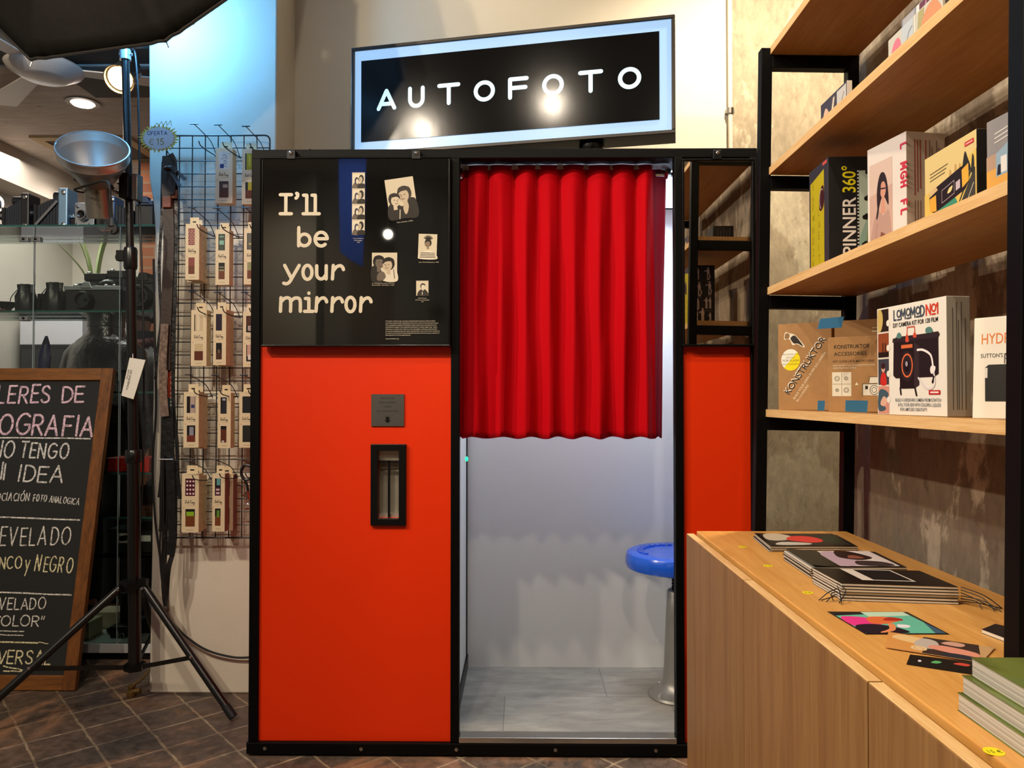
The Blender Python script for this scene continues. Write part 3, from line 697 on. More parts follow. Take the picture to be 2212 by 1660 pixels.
# ---------------------------------------------------------------- poster board
def photo_print(par, px0, py0, w, hgt, rot, kind, sub_label):
    """a printed photobooth picture: px0, py0 its upper left corner"""
    o = P(px0, py0, 2.512); b = MB(); a = math.radians(rot)
    ux = Vector((math.cos(a), 0, math.sin(a))); uy = Vector((-math.sin(a), 0, math.cos(a)))
    o = Vector((o.x, 2.5158, o.z)) - uy * hgt
    pr = Print(b, o, ux, uy, w, hgt, lift=.0006)
    bg, sk, dk, md, wh = '#d9cdb4', '#c9b79d', '#2a241f', '#6f6357', '#e6dcc6'
    pr.rect(0, 0, 1, 1, bg)
    def head(cx, cy, r, hair=dk, face=sk, turn=0, long=False):
        ry = r * w / hgt
        if long: pr.blob([(cx - r * 1.05, cy - ry * 1.9), (cx - r * 1.2, cy), (cx - r * .7, cy + ry * 1.2), (cx + r * .7, cy + ry * 1.2), (cx + r * 1.2, cy), (cx + r * 1.0, cy - ry * 1.9)], hair)
        pr.oval(cx, cy + ry * .15, r * 1.06, ry * 1.15, hair, 20)
        pr.poly([(cx - r * .3, cy - ry * .5), (cx + r * .3, cy - ry * .5), (cx + r * .34, cy - ry * 1.7), (cx - r * .34, cy - ry * 1.7)], face)
        pr.oval(cx + turn * r * .2, cy - ry * .12, r * .82, ry * .98, face, 20)
        pr.blob([(cx - r * .95, cy + ry * .1), (cx - r * .8, cy + ry * 1.0), (cx, cy + ry * 1.25), (cx + r * .85, cy + ry * .95), (cx + r * .98, cy + ry * .1), (cx + r * .5, cy + ry * .55), (cx - r * .5, cy + ry * .5)], hair, 4)
        for s in (-1, 1): pr.oval(cx + turn * r * .3 + s * r * .32, cy + ry * .02, r * .1, ry * .07, dk, 8)
        pr.line([(cx + turn * r * .42, cy - ry * .05), (cx + turn * r * .48, cy - ry * .35)], r * w * .09, md)
        pr.line([(cx + turn * r * .3 - r * .22, cy - ry * .62), (cx + turn * r * .3 + r * .22, cy - ry * .62)], r * w * .1, '#7a4f44')
    if kind == 'strip':
        for k in range(4):
            y = .98 - k * .25
            sub = lambda q: (q[0], y - .23 + q[1] * .23)
            pr.poly([sub(q) for q in ((.0, 0), (1, 0), (1, .95), (0, .95))], wh)
            pr.blob([sub(q) for q in ((.02, .0), (.15, .35), (.45, .4), (.6, .0))], md)
            pr.blob([sub(q) for q in ((.4, .0), (.55, .3), (.95, .3), (1.0, .0))], dk)
            pr.oval(*sub((.36, .50)), .17, .062, '#4b4a5e' if k % 2 else '#3c3844', 16); pr.oval(*sub((.40, .46)), .10, .04, wh, 14)
            pr.oval(*sub((.72, .64)), .2, .068, dk, 16); pr.oval(*sub((.68 - .06 * (k % 2), .58)), .13, .05, sk, 14)
            pr.oval(*sub((.66 - .06 * (k % 2), .6)), .02, .005, dk, 6)
        for k in range(1, 4): pr.rect(0, .985 - k * .25, 1, .993 - k * .25, wh)
    elif kind == 'pair':
        pr.blob([(.0, .0), (.0, .32), (.25, .42), (.5, .3), (.75, .48), (1, .42), (1, .0), (.5, .0)], dk, 4)
        head(.62, .58, .24, '#3a312a', sk, -1); head(.25, .47, .2, '#2e2620', '#d6c6ac', 1)
        pr.blob([(.56, .1), (.52, .26), (.6, .38), (.68, .4), (.72, .28), (.64, .12)], sk, 4)
        pr.line([(.35, .0), (.4, .22)], .0025, wh)
    elif kind == 'kiss':
        pr.blob([(.0, .0), (.0, .5), (.3, .5), (.45, .0)], dk, 4); pr.blob([(.5, .0), (.55, .26), (.85, .4), (1, .3), (1, .0)], '#e0d6c2', 4)
        head(.27, .66, .22, '#1f1a17', md, 1); head(.66, .58, .23, '#221c18', sk, -1)
        pr.blob([(.2, .05), (.25, .28), (.45, .33), (.55, .15), (.4, .02)], md, 4); pr.line([(.9, .1), (.86, .4)], .0022, '#2a241f')
    elif kind == 'stripes':
        pr.blob([(.06, .0), (.12, .2), (.4, .33), (.7, .33), (.95, .2), (1, .0)], wh, 4)
        for k in range(4): pr.line([(.1 + .02 * k, .06 + k * .06), (.95 - .02 * k, .06 + k * .06)], .0022, '#3d362f')
        head(.52, .62, .18, '#2b241f', '#8e7b66', -1)
        for a_ in range(8): pr.line([(.52, .74), (.52 + .26 * math.cos(.5 + a_ * .3), .74 + .2 * math.sin(.5 + a_ * .3))], .003, '#2b241f')
    else:
        pr.blob([(.12, .0), (.2, .3), (.45, .42), (.75, .4), (.95, .2), (.95, .0)], '#3a342f', 4); head(.55, .62, .2, '#4d4540', wh, 1)
        pr.line([(.5, .05), (.5, .25)], .002, wh)
    b.build('photo_print', par, label=sub_label)
def poster():
    a, z = P(566, 750, 2.53), P(974, 341, 2.53)
    x0, x1, z0, z1 = a.x, z.x, a.z, z.z
    t = thing('poster_board', "square black framed poster lettered I'll be your mirror above the wide red panel", 'poster', ((x0 + x1) / 2, 2.54, z0))
    b = MB(); f = .006
    b.box(x0, x1, 2.513, 2.5395, z0, z0 + f, M['black_gloss']); b.box(x0, x1, 2.513, 2.5395, z1 - f, z1, M['black_gloss']); b.box(x0, x0 + f, 2.513, 2.5395, z0 + f, z1 - f, M['black_gloss']); b.box(x1 - f, x1, 2.513, 2.5395, z0 + f, z1 - f, M['black_gloss'])
    b.build('frame', t, bevel=.002)
    b = MB(); b.box(x0 + f, x1 - f, 2.516, 2.53, z0 + f, z1 - f, mat('glossy black print under acrylic', '#121212', .025, spec=.75)); b.build('board', t)
    b = MB(); pr = Print(b, (0, 2.516, 0), X_, Z_, lift=.0008); ivory = mat('ivory ink', '#e0d4bd', .45)
    def w(cx, cy): q = P(540 + cx / 3.459, 300 + cy / 3.459, 2.515); return q.x, q.z
    u = .0735
    def put(ch, cx, cy, s=1.0, xs=1.0):
        x, y = w(cx, cy); pr.strokes(ch, x, y, u * s, .0112, ivory, SL, xs=xs)
    b = MB(); pr.mb = b
    put('I', 222, 560, .86, 1.05); put("'", 335, 560, .9, 1.0); put('l', 396, 560, .86, .95); put('l', 460, 560, .86, .95)
    b.build('word', t)
    b = MB(); pr.mb = b
    put('b', 358, 800, .82); put('e', 478, 800, .94)
    b.build('word', t)
    b = MB(); pr.mb = b
    put('y', 248, 1048, .93, 1.1); put('o', 386, 1048, .93, .84); put('u', 492, 1048, .93, .92); put('r', 606, 1048, .95, 1.0)
    b.build('word', t)
    b = MB(); pr.mb = b
    put('m', 220, 1290, .96, 1.12); put('i', 404, 1290, .96); put('r', 484, 1290, .96, .95); put('r', 602, 1290, .96, .95); put('o', 708, 1290, .96, .8); put('r', 816, 1290, .96, .95)
    b.build('word', t)
    k = 1 / 3.459 * 2.512 / 1662
    def ph(cx, cy, cw, ch, rot, kind, lab): photo_print(t, 540 + cx / 3.459, 300 + cy / 3.459, cw * k, ch * k, rot, kind, lab)
    ph(762, 250, 96, 470, 0, 'strip', 'photobooth strip of four pictures'); ph(1003, 308, 216, 305, 8.2, 'pair', 'tilted picture of two smiling people')
    ph(910, 850, 190, 215, 0, 'kiss', 'picture of two people kissing'); ph(1260, 708, 140, 188, -2, 'stripes', 'picture of a person in a striped shirt'); ph(1241, 1060, 92, 112, 0, 'single', 'smallest picture, one person')
    b = MB(); pr = Print(b, (0, 2.516, 0), X_, Z_, lift=.0009)
    def tx(s, cx, cy, cw=None, size=.0036, al='l', rot=0.0):
        x, y = w(cx, cy); pr.text(s, x, y, size, ivory, align=al, rot=rot, fit=cw * k if cw else None)
    for i, (s, cw) in enumerate((("Invented a century ago, analogue photobooths produce intimate black", 376), ("and white self-portraits developed within their small mechanical darkrooms.", 398), ("The exceptional quality of the photo strips make these spontaneous and", 382), ("uninhibited images a rare physical memento in today's digital age. Once", 388), ("ubiquitous in shops and stations across the globe, analogue photobooths", 388), ("are quietly disappearing with only a handful left in the world. Our mission is", 406), ("to ensure the survival of these beautiful machines and the unique medium of", 404), ("photography for future generations.", 190))):
        tx(s, 1012, 1366 + i * 15, cw)
    tx('www.autofoto.org', 1012, 1498, 100)
    for i, s in enumerate(('Vanessa Redgrove', '& Mick Jagger,', '1966')): tx(s, 808, 748 + 15 * i, None, .0034, 'c')
    tx("Malo and Dell, c.1950's", 1098, 630, 122, .0036, rot=math.radians(7)); tx('Jean-Michel Basquiat, c.1980', 1262, 926, 150, .0034)
    tx('J.J. Belanger kissing a man in a', 912, 1083, 168, .0034); tx('photobooth. Vancouver c.1953', 912, 1097, 166, .0034)
    for i, s in enumerate(('Cindy Sherman,', 'Self Portrait as Lucille Ball,', '1975')): tx(s, 1287, 1194 + 14 * i, None, .0031, 'c')
    b.build('caption', t)
poster()
def booth_mirror():
    a, z = P(1473, 750, 2.53), P(1630, 345, 2.53); x0, x1, z0, z1 = a.x, z.x, a.z, z.z
    t = thing('wall_mirror', 'tall narrow black framed mirror on the right side of the booth', 'mirror', ((x0 + x1) / 2, 2.54, z0))
    b = MB(); f = .008
    for q in ((x0, x1, z0, z0 + f), (x0, x1, z1 - f, z1), (x0, x0 + f, z0 + f, z1 - f), (x1 - f - .004, x1, z0 + f, z1 - f)): b.box(q[0], q[1], 2.516, 2.5395, q[2], q[3], M['black_gloss'])
    b.build('frame', t, bevel=.002)
    b = MB(); b.box(x0 + f, x1 - f - .004, 2.521, 2.53, z0 + f, z1 - f, M['mirror']); b.build('glass', t)
booth_mirror()

# ---------------------------------------------------------------- lit sign on top of the booth
def sign():
    L, R_ = Vector((-.654, 2.95, 0)), Vector((.545, 2.70, 0)); u = (R_ - L).normalized(); nb = Vector((-u.y, u.x, 0)); Wd = (R_ - L).length
    z0, z1 = 2.108, 2.53
    t = thing('lit_sign', 'black light box sign reading AUTOFOTO angled on top of the booth', 'sign', L + u * Wd * .72 + Z_ * 2.004 + nb * .05)
    def q(s, z, d=0.0): return L + u * s + Z_ * z + nb * d
    fr = mat('dark bronze frame', '#2a2622', .35, .5)
    b = MB(); f = .013
    def bar(s0, s1, a, c): b.obox(q((s0 + s1) / 2, (a + c) / 2, .052), u * ((s1 - s0) / 2), nb * .058, Z_ * ((c - a) / 2), fr)
    bar(0, Wd, z0, z0 + f); bar(0, Wd, z1 - f, z1); bar(0, f, z0 + f, z1 - f); bar(Wd - f, Wd, z0 + f, z1 - f)
    b.obox(q(Wd / 2, (z0 + z1) / 2, .1), u * (Wd / 2 - f), nb * .004, Z_ * ((z1 - z0) / 2 - f), fr); b.build('case', t, bevel=.002)
    b = MB(); lit = mat('lit white acrylic', '#6f8aa6', .3, emit='#a6d2ff', es=.62)
    b.obox(q(Wd / 2, (z0 + z1) / 2, .004), u * (Wd / 2 - f), nb * .003, Z_ * ((z1 - z0) / 2 - f), lit); b.build('light_border', t)
    def s_of(px, py):
        d = ray(px, py); n = Vector((-u.y, u.x, 0)); k = (L - EYEV).dot(n) / d.dot(n); p = EYEV + d * k; return (p - L).dot(u), p.z
    sa, sb = s_of(780.5, 215)[0], s_of(1424.5, 160)[0]; za = (s_of(780, 134)[1] + s_of(1424, 66)[1]) / 2; zb = (s_of(780, 309)[1] + s_of(1425, 257)[1]) / 2
    b = MB(); b.obox(q((sa + sb) / 2, (za + zb) / 2, -.0005), u * ((sb - sa) / 2), nb * .0012, Z_ * ((za - zb) / 2), mat('black sign film', '#0c0c0d', .14, spec=.16, bump=(9, .05, .004))); b.build('black_panel', t)
    b = MB(); pr = Print(b, L + nb * -.0018, u, Z_, lift=.0005); lt = mat('lit letter', '#8fa4b0', .3, emit='#c4f2ff', es=.85)
    g2 = dict(GL); g2['O'] = (.98, [ell(.49, .5, .47, .47, 90, 450, 36)]); g2['A'] = (.86, [[(0, 0), (.43, 1), (.86, 0)], [(.2, .26), (.66, .26)]]); g2['T'] = (1.0, [[(0, 1), (1.0, 1)], [(.5, 1), (.5, 0)]]); g2['U'] = (.74, [[(0, 1), (0, .38)] + ell(.37, .38, .37, .38, 180, 360, 16) + [(.74, 1)]]); g2['F'] = (.84, [[(.84, 1), (0, 1), (0, 0)], [(0, .52), (.78, .52)]])
    for ch, x0, x1 in (('A', 215, 340), ('U', 412, 518), ('T', 595, 742), ('O', 822, 962), ('F', 1040, 1172), ('O', 1252, 1395), ('T', 1480, 1640), ('O', 1728, 1882)):
        xx = 740 + (x0 + x1) / 2 / 2.911; ww = (s_of(740 + x1 / 2.911, 200)[0] - s_of(740 + x0 / 2.911, 200)[0]) - .0165
        size = .068; xs = ww / (g2[ch][0] * size); s_c = s_of(xx, 200)[0]
        b = MB(); pr.mb = b; pr.strokes(ch, s_c - ww / 2, 2.284, size, .0155, lt, g2, xs=xs); b.build('letter', t)
    b = MB(); c = q(s_of(1274, 300)[0], 0, .06)
    b.lathe([(.034, 2.004), (.034, 2.012), (.03, 2.02), (.034, 2.06), (.046, 2.082), (.046, z0)], (c.x, c.y, 0), M['black_gloss'], seg=24); b.build('stand', t, smooth='auto')
sign()
b = MB(); q = P(659, 318, 2.6); b.tube([(q.x, 2.66, 1.996), (q.x, 2.66, q.z + .012)], .005, mat('dark red peg', '#3a1510', .5), 8); tag(recentre(b.build('peg'), (q.x, 2.66, 1.996)), 'small dark peg standing on the booth roof left of the sign', 'peg')
# ================================================================= LIGHT STAND, UMBRELLA, REFLECTOR
BM = mat('black painted tube', '#0c0c0d', .28, spec=.6)
def light_stand():
    base = P(291, 1436, 2.95); base.z = 0
    t = thing('light_stand', 'black tripod light stand holding the studio umbrella beside the white pillar', 'light stand', base)
    def ax(px, py): return P(px, py, 2.95)
    b = MB(); b.tube([ax(291.5, 1442), ax(288.5, 975)], .0235, BM, 18); b.build('lower_tube', t, smooth='auto')
    b = MB(); b.tube([ax(288.5, 990), ax(282, 560)], .0185, BM, 18); b.build('middle_tube', t, smooth='auto')
    b = MB(); b.tube([ax(282, 575), ax(270.5, 106)], .0145, BM, 18); b.build('upper_tube', t, smooth='auto')
    for y0, y1, r, px in ((535, 582, .025, 282), (972, 1000, .030, 288.5)):
        b = MB(); a, c = ax(px, y1), ax(px, y0); b.tube([a, a.lerp(c, .12), a.lerp(c, .88), c], [r * .9, r, r, r * .86], BM, 18)
        if y0 == 535: b.obox(ax(px - 16, 553), (.022, 0, 0), (0, .012, 0), (0, 0, .02), M['black_plastic']); b.tube([ax(px - 20, 556), ax(px - 30, 556)], .012, M['black_plastic'], 10)
        b.build('clamp_collar', t, smooth='auto')
    b = MB(); a, c = ax(270.8, 130), ax(270.4, 108); b.tube([a, c], .021, mat('pale collar', '#b9c2c9', .3, .6), 16); b.tube([ax(258, 118), ax(286, 118)], .006, M['chrome'], 8); b.build('top_collar', t, smooth='auto')
    hub = ax(289.5, 1262); low = ax(291.5, 1438)
    b = MB(); b.tube([hub + Vector((0, 0, -.012)), hub + Vector((0, 0, .014))], .052, M['black_plastic'], 6)
    b.obox(hub + Vector((.045, -.02, .012)), (.016, 0, 0), (0, .012, 0), (0, 0, .012), M['black_plastic']); b.build('hub', t)
    b = MB(); b.tube([low + Vector((0, 0, -.016)), low + Vector((0, 0, .008))], .04, M['black_plastic'], 6); b.build('lower_hub', t)
    feet = [PZ(504, 1550, .012), Vector((-1.93, 2.60, .012)), Vector((-1.56, 3.38, .012))]
    for i, ft in enumerate(feet):
        d = (ft - Vector((hub.x, hub.y, 0))); d.z = 0; d.normalize(); top = hub + d * .05 + Vector((0, 0, -.01))
        b = MB(); b.tube([top, ft], .0145, BM, 14); b.tube([ft - (ft - top).normalized() * .05, ft], .0158, M['rubber'], 14); b.build('leg', t, smooth='auto')
        mid = top.lerp(ft, .55); lo = low + d * .04
        b = MB(); b.strap([lo, mid], .016, .007, BM, (0, 0, 1)); b.build('brace', t)
        s = MB(); s.sphere(mid + Vector((0, -.012, .004)), .006, M['chrome'], 8, 6); s.sphere(top + Vector((0, -.02, 0)), .006, M['chrome'], 8, 6); s.build('rivet', t)
light_stand()
def umbrella():
    c = Vector((-1.287, 2.576, 2.736)); R_ = .601; az, el, ph = .177, .465, -1.905
    n = Vector((math.sin(az) * math.cos(el), math.cos(az) * math.cos(el), -math.sin(el))); u = n.cross(Z_).normalized(); v = u.cross(n)
    t = thing('studio_umbrella', 'large black studio umbrella mounted high on the light stand', 'umbrella', c)
    K = 8; rings = 14; sub = 20
    cloth = mat('black umbrella cloth', '#161411', .7, spec=.1, bump=(16, .35, .01)); inner = mat('silver umbrella lining', '#b8bcc0', .35, .6)
    def pt(a, f):
        k = a * K / (2 * math.pi); fr = k - math.floor(k); chord = math.cos(math.pi / K) / math.cos((fr - .5) * 2 * math.pi / K)
        sag = 1 - .35 * (1 - abs(2 * fr - 1)) * (1 - chord) * 0
        r = R_ * f * chord * sag; h = -.27 * (1 - f ** 2.1) + .022 * math.sin(math.pi * fr) * math.sin(math.pi * min(1, f * 1.0)) * 1.4
        dd = min(fr, 1 - fr); h += (-.012 * math.exp(-(dd / .06) ** 2) + .007 * math.cos(dd * 62) * math.exp(-dd * 9)) * min(1, f * 1.3) * (1.35 - f)
        return c + (u * math.cos(a + ph) + v * math.sin(a + ph)) * r + n * h
    b = MB(); vs = []; fs = []; A = K * sub
    for r in range(rings + 1):
        for i in range(A): vs.append(pt(2 * math.pi * i / A, max(r / rings, .02)))
    for r in range(rings):
        for i in range(A): fs.append((r * A + i, r * A + (i + 1) % A, (r + 1) * A + (i + 1) % A, (r + 1) * A + i))
    b.add(vs, fs, cloth); o = b.build('canopy', t, smooth='auto'); m = o.modifiers.new('solid', 'SOLIDIFY'); m.thickness = .002
    b = MB(); vs = [q + n * .006 for q in vs]; b.add(vs, fs, inner); o = b.build('lining', t, smooth='auto')
    b = MB(); hem = [pt(2 * math.pi * i / A, 1.0) for i in range(A)]
    for i in range(A): b.tube([hem[i], hem[(i + 1) % A]], .0045, mat('umbrella hem', '#24211e', .5), 6)
    b.build('hem', t)
    for k in range(K):
        a = 2 * math.pi * k / K; b = MB(); b.tube([pt(a, f) + n * .008 for f in (.03, .25, .5, .75, 1.0)] + [pt(a, 1.0) + (pt(a, 1.0) - pt(a, .9)).normalized() * .02], .0022, M['steel'], 6); b.build('rib', t)
    b = MB(); b.tube([c - n * .30, c + n * .33], .0045, M['steel'], 8); b.build('shaft', t)
umbrella()
def bulb_holder():
    top = P(270.4, 108, 2.95); l = Vector((-1.40, 2.80, 2.66))
    t = thing('lamp_holder', 'pale lamp socket with bulb on top of the stand under the umbrella', 'lamp', top)
    b = MB(); b.tube([top + Z_ * .0, top + Z_ * .06], .018, M['black_plastic'], 12); b.tube([top + Z_ * .05, top + Vector((.07, -.10, .14))], .014, M['black_plastic'], 12); b.build('socket', t, smooth='auto')
    b = MB(); e = top + Vector((.075, -.11, .15)); b.lathe([(.02, 0), (.022, .02), (.014, .05), (.006, .06)], e, mat('white bulb', '#f0f4ff', .4, emit='#bfe0ff', es=40), (l - e), 14); b.build('bulb', t, smooth='auto')
bulb_holder()
def reflector():
    ctr = P(200.5, 322, 2.80); n = Vector((.26, -.68, .68)).normalized(); R_ = .122
    t = thing('reflector_lamp', 'brushed metal dish reflector lamp clamped to the light stand', 'lamp', ctr)
    al = mat('spun aluminium', '#cfcdca', .38, 1.0)
    b = MB(); prof = [(R_ * 1.02, .004), (R_ * 1.03, -.002), (R_, -.004), (R_ * .985, -.03), (.122, -.034), (.062, -.135)]
    b.lathe([(R_ * .985, .004)] + prof + [(.048, -.14)], ctr, al, n, 48, False, False)
    b.lathe([(R_ * .98, .003), (R_ * .972, -.03), (.118, -.034), (.058, -.132), (.0, -.133)], ctr, al, n, 48, False, False); b.build('dish', t, smooth='auto')
    b = MB(); b.lathe([(.042, -.131), (.042, -.122), (.03, -.116), (.012, -.114), (.004, -.114)], ctr, mat('frosted bulb cap', '#9fd6e4', .3, emit='#7fc8dc', es=.25), n, 24, False); b.build('bulb_cap', t, smooth='auto')
    d = (Vector((.0, .2, -1))).normalized(); nk = ctr - n * .135
    b = MB(); b.tube([nk, nk + d * .03, nk + d * .14], [.05, .047, .047], M['steel'], 24); b.build('body', t, smooth='auto')
    b = MB(); q = P(284, 405, 2.93); b.tube([nk + d * .02 + Vector((.04, 0, 0)), nk.lerp(q, .6) + Vector((0, 0, -.03)), q + Vector((-.03, 0, 0))], .008, M['chrome'], 10)
    b.tube([nk + d * .02 + Vector((.05, 0, .03)), nk.lerp(q, .6) + Vector((0, 0, .005)), q + Vector((-.03, 0, .02))], .005, M['chrome'], 8)
    b.box(q.x - .034, q.x + .002, q.y - .03, q.y + .03, q.z - .045, q.z + .05, M['black_plastic']); b.box(q.x + .008, q.x + .03, q.y - .016, q.y + .03, q.z - .05, q.z + .05, M['steel']); b.build('clamp', t, bevel=.002)
    co = MB(); ring = [nk + d * .004 + Vector((math.cos(a * .35) * .066, -.02 + math.sin(a * .35) * .06, .02 - .0022 * a)) for a in range(30)]
    end = P(243, 478, 2.72)
    tail = smooth3([ring[-1], P(228, 392, 2.72), P(238, 425, 2.71), P(239, 450, 2.715), end], 8)
    co.tube(ring, .0042, M['rubber'], 8); co.tube(tail, .0042, M['rubber'], 8); co.build('cord', t, smooth='auto')
    b = MB(); b.tube([end + Z_ * .012, end, end + Vector((.002, 0, -.02))], [.009, .014, .017], M['rubber'], 14)
    b.lathe([(.0, 0), (.02, .0), (.02, .016), (.0, .018)], end + Vector((.002, -.012, -.028)), M['rubber'], (0, 1, 0), 18)
    for s in (-1, 1): b.tube([end + Vector((s * .008 - .002, -.01, -.034)), end + Vector((s * .008 - .012, -.034, -.042))], .0022, M['chrome'], 8)
    b.build('plug', t, smooth='auto')
def smooth3(p, n=6):
    p = [Vector(q) for q in p]; out = []
    for i in range(len(p) - 1):
        a, b, c, d = p[max(i - 1, 0)], p[i], p[i + 1], p[min(i + 2, len(p) - 1)]
        for k in range(n):
            t = k / n; out.append(.5 * ((2 * b) + (c - a) * t + (2 * a - 5 * b + 4 * c - d) * t * t + (3 * b - a - 3 * c + d) * t ** 3))
    out.append(p[-1]); return out
reflector()
# mains lead of the stand, and the lead along the pillar into the booth
b = MB(); b.tube(smooth3([P(284, 108, 2.955), P(292, 118, 2.965), P(298, 200, 2.965), P(301, 330, 2.965), P(302, 470, 2.965), P(307, 600, 2.965), P(311, 800, 2.965), P(309, 1010, 2.97), P(300, 1180, 2.978), P(293, 1250, 2.985)], 8), .0042, mat('dark lead', '#1b1c1f', .35, spec=.6), 8)
o = b.build('power_lead', smooth='auto'); tag(recentre(o, P(302, 470, 2.965)), 'thin dark lead running down beside the pole of the light stand', 'cable')
b = MB(); b.box(-1.60 + .005, -1.575, 2.95, 2.972, 0, .01, M['rubber'])
b = MB(); b.tube(smooth3([P(332, 560, 3.03), P(334, 700, 3.03), P(337, 880, 3.03), P(330, 1000, 3.03), P(335, 1120, 3.03), P(348, 1220, 3.04), P(356, 1310, 3.04), P(385, 1360, 3.045), P(440, 1402, 3.045), P(500, 1420, 3.05), P(541, 1421, 3.05), P(556, 1421, 3.05)], 8), .0045, M['rubber'], 8)
o = b.build('power_lead', smooth='auto'); tag(recentre(o, P(440, 1402, 3.045)), 'black lead sagging along the pillar towards the booth', 'cable')
# paper tag on the stand
def paper_tag():
    a, b_, c, d = P(280, 773, 2.915), P(314, 778, 2.895), P(288, 863, 2.895), P(262, 855, 2.915)
    t = thing('paper_tag', 'white paper tag with small black writing tied to the light stand', 'tag', P(289, 800, 2.92))
    b = MB(); n = (b_ - a).cross(d - a).normalized(); b.prism([a, b_, c, d], n * .0015 if n.y > 0 else n * -.0015, M['white_card']); b.build('card', t)
    b = MB(); uy = (a - d).normalized(); ux = (b_ - a); ux = (ux - uy * ux.dot(uy)).normalized(); pr = Print(b, d, -uy, ux, lift=.0012)
    if pr.n.y > 0: pr.n = -pr.n
    L_ = (a - d).length
    pr.o = a; pr.text('DE UNIDENOR', L_ * .30, .016, .0095, '#1d1d1f', .01, xs=.9); pr.text('SESIONES', L_ * .30, .006, .0065, '#3a3a3c', xs=1.0)
    b.build('writing', t)
    b = MB(); b.tube([a.lerp(b_, .2), P(287, 765, 2.927)], .0015, M['paper'], 6); b.build('string', t)
paper_tag()

# ================================================================= WIRE GRID, HOOKS, STRAP BOXES
GW = mat('black wire', '#17181c', .4, spec=.5)
gy = 3.025
def grid():
    xl, xr_ = P(357, 700, gy).x, P(583, 300, gy).x; zt, zb = P(450, 293, gy).z, P(450, 1162, gy).z
    t = thing('wire_grid', 'black wire grid panel on the white pillar hung with strap boxes', 'display grid', ((xl + xr_) / 2, gy, zb))
    b = MB(); r = .02
    loop = []
    for cx_, cz, a0 in ((xr_ - r, zt - r, 0), (xl + r, zt - r, 90), (xl + r, zb + r, 180), (xr_ - r, zb + r, 270)):
        loop += [Vector((cx_ + r * math.cos(math.radians(a0 + k * 15)), gy, cz + r * math.sin(math.radians(a0 + k * 15)))) for k in range(7)]
    b.tube(loop + [loop[0]], .0034, GW, 8); b.build('frame', t, smooth='auto')
    b = MB(); n = 8; dx = (xr_ - xl) / n
    for i in range(1, n): b.tube([(xl + dx * i, gy, zb), (xl + dx * i, gy, zt)], .0022, GW, 6)
    nz = round((zt - zb) / dx); dz = (zt - zb) / nz
    for i in range(1, nz): b.tube([(xl, gy - .004, zb + dz * i), (xr_, gy - .004, zb + dz * i)], .0022, GW, 6)
    b.build('mesh', t, label='grid of thin wires')
grid()
def hook_proto():
    t = thing('display_hook', '', 'hook', (0, 0, 0))
    b = MB(); b.tube([(-.015, 0, 0), (.015, 0, 0)], .0022, GW, 6); b.tube(smooth3([(0, 0, 0), (.018, .05, -.02), (.030, .09, -.04), (.034, .14, -.085)], 4), .0016, GW, 6); b.build('label_arm', t, world=False)
    b = MB(); b.tube(smooth3([(.006, .03, -.055), (.012, .04, -.072), (.03, .10, -.082), (.034, .145, -.078)], 4), .002, GW, 6); b.tube([(.02, .145, -.078), (.048, .145, -.078), (.052, .14, -.09)], .002, GW, 6); b.build('prong', t, world=False)
    return t
HK = hook_proto(); first = [HK]
rows = [('top', ((419, 268), (471, 270), (531, 273))), ('second', ((415, 449), (468, 450), (530, 449))), ('third', ((416, 630), (471, 632), (529, 632))), ('fourth', ((408, 810), (465, 811), (527, 811))), ('bottom', ((405, 997), (464, 993), (521, 993)))]
for rn, lst in rows:
    for (px, py), cn in zip(lst, ('left', 'middle', 'right')):
        q = P(px, py, gy - .15); lab = f'black wire display hook of the {rn} row, {cn} column of the grid'
        if first: o = first.pop(); o.location = q; o['label'] = lab; o['group'] = 'display hooks on the wire grid'
        else: dup(HK, q, lab)
